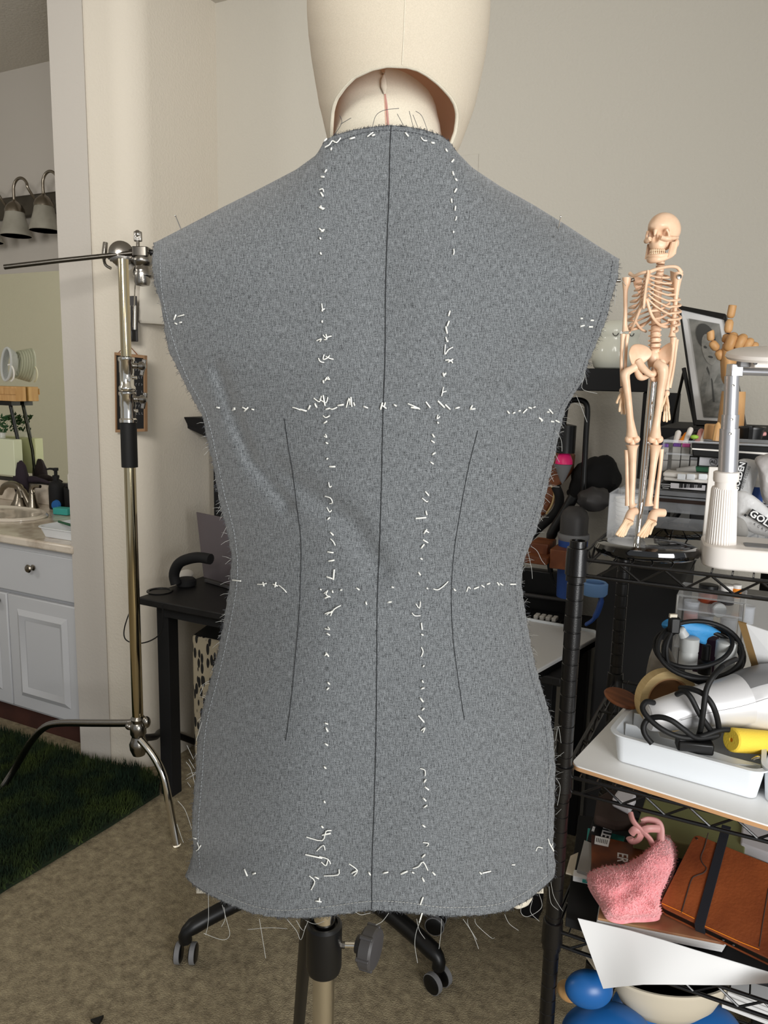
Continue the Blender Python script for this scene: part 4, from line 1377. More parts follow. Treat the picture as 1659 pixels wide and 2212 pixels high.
# ---------------- dress form
def ring_mesh(rows, n=72, capt=True, capb=True):
    """rows: (py, centre px, half width px, horizontal distance, front radius, back radius)"""
    vs = []
    for (py, cx_, hw, h, rf, rb) in rows:
        for j in range(n):
            a = 2 * math.pi * j / n
            c, s = math.cos(a), math.sin(a)
            hh = h - (rf if s > 0 else rb) * s
            k = 1.0
            # keep true width while depth changes
            p0_ = UH(cx_, py, h)
            p1_ = UH(cx_ + hw, py, h)
            side = (p1_ - p0_)
            side.z = 0
            q_ = p0_ + side * c + FW * (hh - h)
            q_.z = UH(cx_, py, hh).z
            vs.append(q_)
    fs = [(i * n + j, i * n + (j + 1) % n, (i + 1) * n + (j + 1) % n, (i + 1) * n + j) for i in range(len(rows) - 1) for j in range(n)]
    if capt:
        fs.append(tuple(range(n)))
    if capb:
        fs.append(tuple(reversed([(len(rows) - 1) * n + j for j in range(n)])))
    return MB().add(vs, fs)


fb = UH(700, 2212, .86)
pole = UH(700, 2050, .86)
t = T('dress_form', 'cream jersey covered dress form on a chrome pole wearing the grey jacket back', 'mannequin', (pole.x, pole.y, 0))
DF = t


def body_pt(c, s, y):
    l, r = halfrow(y)
    ins = lerp([(300, 8), (340, 30), (520, 95), (640, 60), (800, 30), (1000, 26), (1900, 24)], y)
    l, r = l + ins, r - ins
    x = (l + r) / 2 + (r - l) / 2 * c
    hf = hdist(x, y, False) + .018
    if s >= 0:
        l2, r2 = (l + r) / 2 - (r - l) / 2, 0
        he = hdist((l + r) / 2 + (r - l) / 2 * (1 if c > 0 else -1), y, False) + .007
        h = hf
    else:
        he = hf
        h = hf + (-s) * lerp([(300, .10), (600, .16), (1200, .12), (1900, .18)], y)
    return UH(x, y, h)


ys = [302, 312, 325, 340, 360, 385, 410, 440, 470, 500, 530, 560, 600, 650, 700, 760, 820, 880, 940, 1000, 1070, 1140, 1210, 1280, 1350, 1420, 1500, 1580, 1660, 1740, 1820, 1880, 1915, 1930]
n = 96
m = MB()
for y in ys:
    for j in range(n):
        a = 2 * math.pi * j / n
        m.v.append(body_pt(math.cos(a), math.sin(a), y))
m.f = [(i * n + j, i * n + (j + 1) % n, (i + 1) * n + (j + 1) % n, (i + 1) * n + j) for i in range(len(ys) - 1) for j in range(n)] + [tuple(range(n)), tuple((len(ys) - 1) * n + j for j in range(n))]
t.part('torso', m, CREAM, ang=60)
# thigh line showing under the hem at right
t.part('hip_flap', MB().tube(sm([G(1108, 1950, -.016), G(1128, 1945, -.015), G(1147, 1932, -.014)], 5), [.004, .006, .0075, .008, .008, .008, .008, .007, .006, .005, .003], 12), CREAM)
NH = .865
nrows = []
for y, cx_, hw in ((146, 828, 3), (147.5, 828, 16), (150, 828, 32), (155, 828, 46), (163, 829, 60), (175, 830, 76), (190, 832, 91), (207, 833, 101), (225, 834, 107), (245, 834, 111), (265, 835, 115), (285, 835, 118), (305, 836, 120), (330, 838, 120)):
    rr_ = hw * NH / F
    nrows.append((y, cx_, hw, NH, rr_ * .98, rr_ * .98))
t.part('neck', ring_mesh(nrows), CREAM, ang=80)


def neckpt(x, y, off=.001):
    hw = lerp([(a[0], a[2]) for a in nrows], y)
    s = max(-1, min(1, (x - 831) / hw))
    return UH(x, y, NH - hw * NH / F * math.sqrt(1 - s * s) * .98 - off)


t.part('neck_seam', MB().tube([neckpt(828 + (y - 150) * .05, y, .0004) for y in range(150, 290, 8)], .0005, 6), LINING)
t.part('zip_tape', MB().tube([neckpt(x, y, .0006) for x, y in ((832, 203), (835, 225), (837, 250), (839, 275))], [.0006, .0009, .001, .0009], 6), mat('zip_line', (176, 130, 122), .7), label='pinkish seam line')
zp = MB().tube([neckpt(828, 150, .003), neckpt(828, 161, .002)], .0022, 8)
t.part('zip_slider', zp, CHROME)
t.part('zip_pull', MB().tube([neckpt(829, 163, .003), neckpt(828, 175, .003), neckpt(829, 188, .003), neckpt(831, 202, .0025)], [.001, .0028, .003, .001], 10, flat=.5), CREAM)
# pole
PXY = (pole.x, pole.y)
pz = lambda y: onv(y, pole.x, pole.y, 700)
rP = 25.5 * .9 / F
t.part('pole', MB().cyl((PXY[0], PXY[1], .03), (PXY[0], PXY[1], pz(1900)), rP, 32), CHROME)
pz1 = pz(1992)
t.part('sleeve', MB(fr((PXY[0], PXY[1], 0))).lathe([(rP + .001, pz(2098)), (rP + .007, pz(2094)), (rP + .0085, pz(2084)), (rP + .0085, pz1 - .003), (rP + .006, pz1), (rP + .003, pz1), (rP + .003, pz1 - .004)], n=36), BLACK)
kq = V((PXY[0], PXY[1], pz(2040)))
t.part('knob_screw', MB().tube([kq + RW * rP, kq + RW * (rP + .0125)], .0045, 6), NICKELD)
t.part('knob_screw', MB().tube([kq + RW * (rP + .012), kq + RW * (rP + .03)], .0036, 12), CHROME)
kc = kq + RW * (rP + .035) - FW * .0
kd = (RW * .93 - FW * .36).normalized()
mk = MB(look(kc, kd))
mk.lathe([(0, -.008), (.011, -.008), (.012, -.002), (.022, 0), (.0255, .003), (.0255, .016), (.023, .019), (.012, .02), (0, .02)], n=40)
for i in range(6):
    a = i * math.pi / 3
    mk.tube([(.0248 * math.cos(a), .0248 * math.sin(a), .001), (.0248 * math.cos(a), .0248 * math.sin(a), .018)], .0028, 8)
t.part('clamp_knob', mk, GREYD, bev=.0006)
# foot
for a in (45, 165, 285):
    d_ = V((math.cos(R(a)), math.sin(R(a)), 0))
    t.part('foot', MB().tube([V((PXY[0], PXY[1], .05)) + d_ * .02, V((PXY[0], PXY[1], .04)) + d_ * .2, V((PXY[0], PXY[1], .012)) + d_ * .3], [.014, .012, .011], 10), BLACK)
t.part('lower_collar', MB(fr((PXY[0], PXY[1], 0))).lathe([(.03, .02), (.034, .03), (.034, .09), (.018, .1)]), BLACK)
# black leaning tube behind the pole
a, b = U(664, 1990, 1.02), PZ(630, 2400, .002)
one('black_rod', 'thin black rod leaning behind the chrome pole', 'rod', MB().tube([V((b.x, b.y, .0)), a, a + (a - b).normalized() * .04], .0095, 12), BLACK)

# ---------------- head form
HH = .865
rim = [(-1.0, 302), (-.94, 300), (-.9, 280), (-.83, 245), (-.74, 215), (-.62, 190), (-.49, 168), (-.29, 150), (-.12, 142), (.1, 143), (.22, 149), (.33, 160), (.46, 177), (.55, 191), (.64, 206), (.71, 221), (.78, 243), (.815, 262), (.855, 290), (.84, 318), (.87, 330), (1.0, 334)]
CX = [(-260, 858), (0, 861), (100, 860), (200, 858), (250, 856), (334, 850)]
HWp = [(-330, 4), (-325, 40), (-310, 84), (-280, 124), (-240, 154), (-190, 176), (-120, 191), (-40, 198), (30, 197), (80, 193), (130, 186), (180, 177), (230, 167), (280, 152), (310, 143), (334, 132)]


def headpt(phi, v, shrink=0.0, back=1.15):
    c, s = math.cos(phi), math.sin(phi)
    if s > 0:
        ry = lerp(rim, c)
    else:
        ry = lerp([(-1, 300), (0, 318), (1, 334)], c)
    top = -330
    y = top + (ry - top) * (1 - (1 - v) ** 1.0)
    y = top + (ry - top) * v
    hw = lerp(HWp, y)
    cx_ = lerp(CX, y)
    p0_ = UH(cx_, y, HH)
    sd_ = UH(cx_ + hw, y, HH) - p0_
    sd_.z = 0
    R_ = sd_.length
    k = (R_ - shrink) / R_
    dd_ = (R_ - shrink) * s * (1.0 if s > 0 else back)
    q_ = p0_ + sd_ * c * k - FW * dd_
    q_.z = UH(cx_, y, HH - dd_).z
    return q_


NP = 200
hb = UH(850, 334, HH)
t = T('head_form', 'cream jersey headless head form with open arched hollow over the neck', 'head form', (hb.x, hb.y, hb.z))
vmap = lambda v: v
t.part('shell', MB().grid(lambda u, v: headpt(u * 2 * math.pi, v ** .8), NP, 70, closed=True), JERSEY, ang=80)
t.part('lining', MB().grid(lambda u, v: headpt(u * 2 * math.pi, .35 + .65 * v, .0045, .5), NP, 40, closed=True), LINING, label='brown inner lining', ang=80)
t.part('rim_hem', MB().tube([headpt(2 * math.pi * i / NP, 1, .0022) for i in range(NP)], .002, 10, closed=True), CREAM)
t.part('back_seam', MB().tube([headpt(math.acos((lerp([(-40, 874), (0, 873), (60, 871), (140, 867)], y) - lerp(CX, y)) / lerp(HWp, y)), (y + 330) / (lerp(rim, .05) + 330), -.0002) for y in range(-60, 143, 8)], .0006, 6), CREAM)
t.part('neckline_stub', MB().tube([headpt(2 * math.pi * i / NP, .995, .006) for i in range(0, 12)], .002, 8), LINING)

# ================================================================== wire rack at the right
RXL, RY0, RXR, RY1 = -.24, 1.138, .40, 1.59
Z1, Z2, Z3 = 1.237, .886, .613
t = T('wire_rack', 'black wire shelving rack with notched posts at the right', 'rack', (.08, 1.35, 0))
RK = t
for k_, (x, y) in enumerate(((RXL, RY0), (RXR, RY0), (RXL, RY1), (RXR, RY1))):
    m = MB(fr((x, y, 0)))
    r_ = .0127
    prof = [(0, .004), (.016, .004), (.016, .012), (r_, .014)]
    z = .03
    while z < Z1 + .02:
        prof += [(r_, z), (r_ - .0011, z + .0008), (r_ - .0011, z + .0022), (r_, z + .003)]
        z += .0254
    prof += [(r_, Z1 + .028), (r_ - .0025, Z1 + .028), (r_ - .003, Z1 + .01), (0, Z1 + .01)]
    m.lathe(prof, n=24)
    po = t.part('post', m, RACKM)
    for zz in (Z1, Z2, Z3, .2):
        m = MB(fr((x, y, 0)))
        m.lathe([(.0135, zz - .034), (.0152, zz - .034), (.0152, zz - .026), (.0172, zz - .024), (.0160, zz + .017), (.0145, zz + .018), (.0135, zz + .018)], n=24)
        t.part('shelf_clip', m, RACKM, po)
bx0 = PY(1383, 1252, RY0).x
per = PY(1482, 1265, RY0).x - bx0
for zz in (Z1, Z2, Z3, .2):
    for (a, b) in (((RXL, RY0), (RXR, RY0)), ((RXL, RY1), (RXR, RY1)), ((RXL, RY0), (RXL, RY1)), ((RXR, RY0), (RXR, RY1))):
        d_ = V((b[0] - a[0], b[1] - a[1], 0)).normalized()
        A_ = V((a[0], a[1], zz)) + d_ * .014
        B_ = V((b[0], b[1], zz)) - d_ * .014
        dn = V((0, 0, -.0245))
        t.part('rail', MB().tube([A_, B_], .0031, 8), RACKM)
        t.part('rail', MB().tube([A_ + dn, B_ + dn], .0031, 8), RACKM)
        pts = []
        L_ = (B_ - A_).length
        ph = (bx0 - A_.x) % per if d_.x > .5 else per * .5
        s = ph - per
        k = 0
        while s < L_:
            for q_, zo in ((s, -.0235), (s + per * .5, -.001)):
                if 0 < q_ < L_:
                    pts.append(A_ + d_ * q_ + V((0, 0, zo)))
            s += per
        t.part('truss_wire', MB().tube(pts, .0022, 6), RACKM)
    m_ = None
    n_w = int((RXR - RXL) / .026)
    for i in range(1, n_w):
        x = RXL + i * (RXR - RXL) / n_w
        t.part('shelf_wire', MB().tube([(x, RY0 - .002, zz + .0032), (x, RY1 + .002, zz + .0032)], .0013, 6), RACKM)
    for y in (RY0 + .14, RY0 + .28):
        t.part('cross_bar', MB().tube([(RXL, y, zz - .001), (RXR, y, zz - .001)], .0025, 6), RACKM)

# ================================================================== skeleton model
HS = 1.12
S = lambda x, y, dd=0.0: UH(x, y, HS + dd)
ps = HS / F          # metres per pixel
foot = S(1375, 1190)
t = T('skeleton_model', 'small tan plastic skeleton model on a glossy black base', 'skeleton', (foot.x, foot.y, Z1 + .005))
zb = Z1 + .0052
cb = V((-.148, 1.19, zb))
m = MB(fr(cb, 12))
m.lathe([(0, 0), (.066, 0), (.074, .004), (.0765, .010), (.073, .017), (.064, .0205), (.05, .019), (.03, .0165), (0, .016)], n=64, sx=1.0, sy=.66)
t.part('base', m, GLOSS)
rt, rb = S(1410, 822, .005), V((foot.x, foot.y + .012, zb + .0165))
rb = UH(1375, 1188, HS - .0)
rb.z = zb + .016
t.part('rod', MB().tube([rb, rb.lerp(rt, .5), rt + (rt - rb).normalized() * .03], [.0036, .0055, .0062], 20), CHROME)
t.part('rod_socket', MB().tube([rb - V((0, 0, .001)), rb + V((0, 0, .014))], [.0052, .0046], 16), CHROME)


def bone(pts, r, mt=CAST, name='bone', n=10, flat=1, k=4, par=None):
    pp_ = sm(pts, k)
    rr = r if isinstance(r, (int, float)) else None
    if rr is None:
        rl = [lerp([(i / (len(r) - 1), v_) for i, v_ in enumerate(r)], j / (len(pp_) - 1)) for j in range(len(pp_))]
    else:
        rl = [rr] * len(pp_)
    return t.part(name, MB().tube(pp_, rl, n, flat=flat), mt, par, ang=80)


# --- skull
sk = S(1433, 498)
fdir = (-RW * .66 - FW * .75).normalized()
xdir = V((0, 0, 1)).cross(fdir).normalized() * -1
SM = Matrix((xdir, fdir, V((0, 0, 1)))).transposed().to_4x4()
SM.translation = sk
ss = .0655
sc4 = Matrix.Scale(ss, 4)


def gs(q, c, w_):
    return math.exp(-((q - V(c)).length / w_) ** 2)


def skullfn(p_, q_):
    # narrow the front of the cranium, bulge the back
    q_ = q_.copy()
    q_.x *= 1 - .16 * max(0, p_.y) ** 1.5 + .04 * max(0, -p_.y)
    if p_.z < -.15:
        q_.z *= .82
    for sx_ in (-1, 1):
        q_ += V((0, .045, .0)) * gs(q_, (sx_ * .14, .36, .0), .09)      # brow
        q_ += V((-sx_ * .03, 0, 0)) * gs(q_, (sx_ * .31, .17, -.05), .13)   # temple
        q_ += V((-sx_ * .03, -.24, .01)) * gs(q_, (sx_ * .145, .36, -.11), .1)  # orbit
    return q_


skull = t.part('skull', MB(SM @ sc4).ell((0, 0, 0), (.335, .43, .36), nu=72, nv=52, fn=skullfn), CAST, ang=80)
m = MB(SM @ sc4)
# face: maxilla with nose opening
def maxfn(p_, q_):
    q_ = q_.copy()
    q_ += V((0, -.12, 0)) * gs(q_, (0, .14, .1), .055) + V((0, -.08, 0)) * gs(q_, (0, .14, .04), .045)
    for sx_ in (-1, 1):
        q_ += V((0, -.03, 0)) * gs(q_, (sx_ * .13, .1, .0), .07)
        q_ += V((0, -.12, 0)) * gs(q_, (sx_ * .15, .1, .2), .08)
    return q_


m.ell((0, .235, -.29), (.185, .16, .19), nu=48, nv=36, fn=maxfn)
m.ell((0, .05, -.27), (.22, .24, .16), nu=24, nv=16)
for sx_ in (-1, 1):
    m.tube(sm([(sx_ * .12, .36, -.21), (sx_ * .2, .315, -.235), (sx_ * .27, .22, -.22), (sx_ * .315, .1, -.2), (sx_ * .32, -.02, -.18)], 5), [.05] * 5 + [.055] * 5 + [.04] * 5 + [.028] * 5 + [.024], 10)
    m.tube(sm([(sx_ * .2, .33, -.05), (sx_ * .235, .29, -.12), (sx_ * .24, .27, -.2)], 4), [.03, .028, .026, .026, .026, .028, .03, .034, .036], 8)
    m.ell((sx_ * .27, -.1, -.27), (.05, .06, .09), nu=14, nv=10)
m.tube([(0, .405, -.06), (0, .425, -.13), (0, .44, -.17)], [.045, .03, .016], 10)
t.part('face_bones', m, CAST, skull, ang=80)
m = MB(SM @ sc4)
jaw = sm([(-.29, -.02, -.25), (-.275, .0, -.4), (-.25, .05, -.52), (-.17, .22, -.6), (-.09, .34, -.64), (0, .375, -.645), (.09, .34, -.64), (.17, .22, -.6), (.25, .05, -.52), (.275, .0, -.4), (.29, -.02, -.25)], 5)
nj = len(jaw)
m.tube(jaw, [.045 + .028 * math.sin(math.pi * i / (nj - 1)) ** 3 for i in range(nj)], 12)
m.tube(sm([(-.2, .2, -.545), (-.12, .33, -.57), (0, .375, -.575), (.12, .33, -.57), (.2, .2, -.545)], 5), .045, 10)
for sx_ in (-1, 1):
    m.hexa([(sx_ * .29, -.06, -.5), (sx_ * .26, .24, -.6), (sx_ * .22, .24, -.6), (sx_ * .25, -.06, -.5), (sx_ * .31, -.05, -.24), (sx_ * .27, .15, -.28), (sx_ * .24, .15, -.28), (sx_ * .28, -.05, -.24)])
t.part('jawbone', m, CAST, skull, ang=70)
for row, zz in (('u', -.455), ('l', -.515)):
    m = MB(SM @ sc4)
    for i in range(-5, 6):
        a = R(90 + i * 13.5)
        x_, y_ = .165 * math.cos(a), .16 + .215 * math.sin(a)
        m.add(*(lambda q_: (q_.v, q_.f))(MB(fr((x_, y_, zz), 0)).ell((0, 0, 0), (.019, .017, .034), nu=8, nv=6)))
    t.part('teeth', m, BONEF, skull, 'paler teeth')
cut = [SM @ sc4 @ V((.337 * math.cos(R(a)) * (1 - .1 * max(0, math.sin(R(a)))), .432 * math.sin(R(a)), .115)) for a in range(-170, 171, 10)]
# cap line, on the right and rear of the skull
m = MB()
ln = []
for a in range(-115, 20, 8):
    q_ = V((math.cos(R(a)), math.sin(R(a)), 0))
    zc = .35
    rr = math.sqrt(1 - zc * zc)
    p_ = V((rr * q_.x, rr * q_.y, zc))
    ln.append(SM @ sc4 @ skullfn(p_, V((p_.x * .338, p_.y * .433, p_.z * .36))))
m.tube(ln, .00035, 5)
t.part('cap_line', m, LEATH, skull)

# --- neck and spine
ns_ = [S(1431, 545, .01), S(1429, 560, .006), S(1427, 578, .006), S(1424, 600, .012), S(1420, 640, .02), S(1418, 680, .014), S(1416, 720, .0), S(1415, 750, -.002), S(1412, 772, .006)]
sp_ = sm(ns_, 6)
for i in range(0, len(sp_) - 1, 2):
    a, b = sp_[i], sp_[min(i + 2, len(sp_) - 1)]
    f_ = i / len(sp_)
    rv = (.0046 + .0034 * f_)
    d_ = (b - a)
    vb = t.part('vertebra', MB(look(a + d_ * .5, d_)).lathe([(0, -d_.length * .44), (rv, -d_.length * .42), (rv * .86, 0), (rv, d_.length * .42), (0, d_.length * .44)], n=14), CAST, ang=60)
    if f_ > .55 or f_ < .25:
        w_ = .0105 if f_ > .55 else .0065
        c_ = a + d_ * .5 + FW * .003
        m = MB().tube([c_ - (RW * .8 - FW * .3) * w_, c_, c_ + (RW * .8 - FW * .3) * w_ + V((0, 0, .001))], [.0012, .0022, .0012], 6)
        t.part('transverse_process', m, CAST, vb)
# --- rib cage: local frame rotated to face left
ctr0 = S(1416, 640, .006)
fd = (-RW * .52 - FW * .85).normalized()
xd = V((-fd.y, fd.x, 0))
if xd.dot(RW) < 0:
    xd = -xd
st_top, st_bot = S(1400, 590, -.03), S(1391, 655, -.036)
ribs_l = []
for i in range(10):
    f_ = i / 9
    yb_ = 588 + 92 * f_                     # row of the spine end
    wdt = ps * lerp([(0, 26), (.2, 40), (.5, 50), (.8, 53), (1, 48)], f_)
    dep = ps * lerp([(0, 24), (.3, 34), (.7, 40), (1, 36)], f_)
    cz_ = S(1418 - 4 * f_, yb_, .006)
    drop = ps * lerp([(0, 14), (.5, 24), (1, 40)], f_)
    for sd_ in (-1, 1):
        pts = []
        last = lerp([(0, 162), (.65, 160), (.8, 138), (1, 112)], f_)
        for a in range(8, int(last) + 1, 11):
            aa = R(a)
            x_ = wdt * math.sin(aa) * sd_
            y_ = -dep * math.cos(aa)
            z_ = -drop * math.sin(aa * .62)
            pts.append(cz_ + xd * x_ + fd * y_ + V((0, 0, z_)))
        tgt = None
        if f_ < .7:
            tgt = st_top.lerp(st_bot, .08 + f_ * 1.15) + xd * sd_ * .004
            pts[-1] = pts[-1].lerp(tgt, .5)
            pts.append(tgt)
        rbp = bone(pts, [.0018, .0022, .0024, .0024, .0022, .002], name='rib', n=8, flat=.6, k=3)
# costal margins
for sd_, pl in ((1, [(1397, 645, -.036), (1401, 662, -.034), (1408, 682, -.03), (1420, 698, -.022), (1436, 706, -.008), (1454, 702, .01), (1466, 690, .024)]),
                (-1, [(1387, 648, -.034), (1382, 668, -.026), (1374, 688, -.016), (1366, 706, -.002), (1357, 712, .014)])):
    bone([S(*q_) for q_ in pl], .0022, name='costal_arch', n=8)
for q0_, q1_ in (((1412, 690, -.026), (1452, 668, .004)), ((1424, 702, -.018), (1462, 682, .012)), ((1404, 672, -.032), (1446, 655, -.008)), ((1372, 694, -.012), (1395, 716, .02)), ((1366, 712, .0), (1405, 690, .03)), ((1386, 660, -.028), (1360, 690, .01))):
    bone([S(*q0_), S((q0_[0] + q1_[0]) / 2, (q0_[1] + q1_[1]) / 2 + 5, (q0_[2] + q1_[2]) / 2), S(*q1_)], .0019, name='costal_cartilage', n=8)
m = MB().tube(sm([S(1400, 587, -.031), S(1400, 596, -.033), S(1396, 615, -.036), S(1393, 640, -.038), S(1391, 658, -.038), S(1390, 668, -.038)], 4), [.0052] * 4 + [.0058] * 4 + [.0042] * 4 + [.0048] * 4 + [.0038] * 4 + [.001], 12, flat=.45)
t.part('sternum', m, CAST, ang=80)
# collar bones and shoulder blades
bone([S(1402, 588, -.034), S(1420, 581, -.026), S(1445, 576, -.01), S(1463, 578, .002), S(1472, 590, .004)], [.0026, .0022, .002, .0024, .003], name='collarbone')
bone([S(1397, 588, -.032), S(1385, 590, -.028), S(1370, 596, -.016), S(1361, 591, -.006)], [.0026, .0022, .0022, .0028], name='collarbone')
for pl in ([(1366, 594, .012), (1388, 600, .03), (1384, 640, .034), (1370, 618, .02)], [(1470, 592, .018), (1448, 584, .034), (1452, 640, .038), (1466, 616, .026)]):
    a, b, c, d = [S(*q_) for q_ in pl]
    off = FW * .0022
    t.part('shoulder_blade', MB().hexa([a, b, c, d, a + off, b + off, c + off, d + off]), CAST, bev=.001)
# arms
bone([S(1354, 600, -.004), S(1353, 612, -.004), S(1351, 630, -.003), S(1351, 670, -.002), S(1350, 700, 0), S(1351, 716, 0)], [.0062, .0056, .0031, .0027, .0031, .0050], name='humerus', n=14)
bone([S(1466, 592, -.012), S(1463, 606, -.014), S(1460, 640, -.014), S(1456, 690, -.012), S(1453, 718, -.01), S(1452, 728, -.01)], [.0064, .0056, .0033, .0029, .0036, .0054], name='humerus', n=14)
for a, b in (((1340, 606), (1330, 606)), ((1362, 606), (1370, 604))):
    t.part('joint_screw', MB().cyl(S(a[0], a[1], -.004), S(b[0], b[1], -.004), .0026, 10), STEEL, label='steel joint screw')
t.part('joint_screw', MB(look(S(1467, 598, -.02), -FW)).lathe([(0, 0), (.0036, 0), (.0034, .0016), (0, .0024)], n=14), STEEL, label='steel joint screw')
bone([S(1346, 722, -.002), S(1344, 740, -.003), S(1342, 780, -.004), S(1343, 815, -.003), S(1345, 834, -.002)], [.0040, .0026, .0022, .0024, .0032], name='ulna')
bone([S(1355, 722, .004), S(1353, 745, .004), S(1351, 785, .003), S(1350, 832, .002)], [.0036, .0023, .0022, .003], name='radius_bone')
bone([S(1455, 730, -.012), S(1453, 755, -.014), S(1449, 790, -.016), S(1443, 822, -.018), S(1440, 842, -.018)], [.0048, .003, .0027, .0027, .0038], name='ulna')
bone([S(1461, 734, -.006), S(1459, 760, -.008), S(1454, 800, -.012), S(1446, 838, -.014)], [.0036, .0022, .0021, .0028], name='radius_bone')


def hand(wr, tips, dd, nm='hand_bones'):
    pr = t.part(nm, MB().ell(S(wr[0], wr[1], dd), (.0042, .0034, .0048), nu=14, nv=10), CAST)
    for tx, ty, td in tips:
        a = S(wr[0] + (tx - wr[0]) * .12, wr[1] + 4, dd)
        b = S(wr[0] + (tx - wr[0]) * .5, wr[1] + (ty - wr[1]) * .45, dd + td * .5)
        t.part('finger', MB().tube(sm([a, b, S(wr[0] + (tx - wr[0]) * .85, wr[1] + (ty - wr[1]) * .75, dd + td), S(tx, ty, dd + td)], 4), [.0016] * 3 + [.0021] * 3 + [.0015] * 3 + [.0018] * 3 + [.001], 8), BONEF, pr)


hand((1344, 844), ((1332, 872, -.006), (1338, 890, -.004), (1343, 895, 0), (1349, 896, .002), (1354, 880, .008)), 0)
hand((1440, 850), ((1428, 890, -.008), (1434, 911, -.006), (1440, 912, -.002), (1446, 908, .002), (1444, 890, -.012)), -.018)
# pelvis
def wing(c, ax, ay, rx_, rz_, nm, holes=0):
    M_ = Matrix((V(ax).normalized(), V(ay).normalized(), V(ax).cross(V(ay)).normalized())).transposed().to_4x4()
    M_.translation = c
    return t.part(nm, MB(M_).ell((0, 0, 0), (rx_, rz_, .0032), nu=36, nv=14, fn=lambda p_, q_: V((q_.x * (1 - .22 * max(0, -p_.y)), q_.y, q_.z + .005 * p_.x * p_.x - .004 * p_.y * p_.y))), CAST, ang=80)


wing(S(1379, 766, -.012), RW + FW * .25, V((.12, 0, 1)) + FW * .25, .0182, .0162, 'pelvis_wing')
wing(S(1441, 764, -.012), RW * .55 - FW * .8 + V((0, 0, .35)), V((-.1, 0, 1)) + FW * .1, .0135, .015, 'pelvis_wing')
bone([S(1410, 762, .002), S(1411, 775, .0), S(1408, 788, .006), S(1405, 798, .008)], [.0082, .009, .006, .002], name='sacrum', n=14)
bone([S(1378, 780, -.014), S(1386, 792, -.018), S(1397, 803, -.022), S(1408, 809, -.024), S(1416, 803, -.022), S(1424, 792, -.018), S(1430, 782, -.014)], [.0058, .0055, .0046, .0046, .0046, .005, .006], name='pubic_bone', n=12)
bone([S(1380, 788, -.012), S(1378, 802, -.012), S(1383, 814, -.014), S(1393, 815, -.017), S(1402, 809, -.02)], [.0058, .0052, .0052, .0038, .0036], name='ischium', n=12)
bone([S(1428, 790, -.014), S(1424, 806, -.014), S(1418, 818, -.016), S(1410, 818, -.02), S(1408, 808, -.022)], [.0058, .0048, .0044, .0036, .0036], name='ischium', n=12)
# legs
bone([S(1372, 793, -.012), S(1364, 798, -.014), S(1354, 804, -.016), S(1350, 812, -.016), S(1353, 832, -.016), S(1358, 870, -.014), S(1361, 905, -.014), S(1364, 930, -.014), S(1365, 944, -.014)], [.0068, .0052, .0062, .0068, .0056, .0047, .005, .0068, .0088], name='femur', n=18)
bone([S(1419, 786, -.024), S(1425, 790, -.028), S(1431, 797, -.03), S(1432, 812, -.03), S(1428, 840, -.028), S(1423, 880, -.024), S(1418, 915, -.02), S(1416, 935, -.02), S(1415, 946, -.02)], [.0066, .0066, .0082, .0068, .0056, .0048, .0054, .0074, .009], name='femur', n=18)
for cx_, dd in ((1366, -.014), (1416, -.02)):
    for o_ in (-8, 8):
        t.part('femur_condyle', MB().ell(S(cx_ + o_, 949, dd), (.0058, .0066, .0058), nu=18, nv=12), CAST)
    t.part('knee_pin', MB().cyl(S(cx_, 950, dd), S(cx_ + .5, 966, dd), .0042, 12), CAST)
bone([S(1366, 961, -.014), S(1366, 972, -.014), S(1367, 1000, -.014), S(1366, 1050, -.013), S(1364, 1085, -.012), S(1367, 1094, -.012)], [.0098, .0068, .0048, .004, .0046, .0068], name='tibia', n=16)
bone([S(1354, 972, -.01), S(1354, 1000, -.01), S(1355, 1050, -.01), S(1356, 1092, -.01)], [.0038, .0028, .0028, .0042], name='fibula')
bone([S(1416, 961, -.02), S(1415, 972, -.02), S(1412, 1000, -.02), S(1406, 1050, -.02), S(1402, 1082, -.02), S(1402, 1092, -.02)], [.0098, .0068, .005, .0042, .0048, .0066], name='tibia', n=16)
bone([S(1429, 970, -.016), S(1427, 1000, -.016), S(1421, 1050, -.016), S(1416, 1098, -.016)], [.0036, .0028, .0028, .0044], name='fibula')


def footm(ank, heel, tips, dd):
    pr = bone([S(*heel, dd + .006), S(*ank, dd), S(ank[0] - 6, ank[1] + 16, dd - .006)], [.0062, .0066, .0072], name='foot_bones', n=14)
    for k, (tx, ty) in enumerate(tips):
        a = S(ank[0] - 8 + k * 3 - 4, ank[1] + 16 + k * 1.5, dd - .008)
        b = S((ank[0] + tx) / 2 - 3 + k, (ank[1] + ty) / 2 + 4, dd - .016)
        t.part('toe_bone', MB().tube(sm([a, b, S(tx, ty, dd - .022)], 5), [.0034] * 3 + [.0026] * 4 + [.0022] * 3 + [.0018], 8), BONEF, pr)


footm((1364, 1108), (1372, 1104), [(1331, 1156), (1336, 1159), (1341, 1160), (1345, 1160), (1349, 1157)], -.012)
footm((1414, 1109), (1434, 1108), [(1378, 1158), (1384, 1161), (1390, 1162), (1396, 1160), (1403, 1155)], -.02)

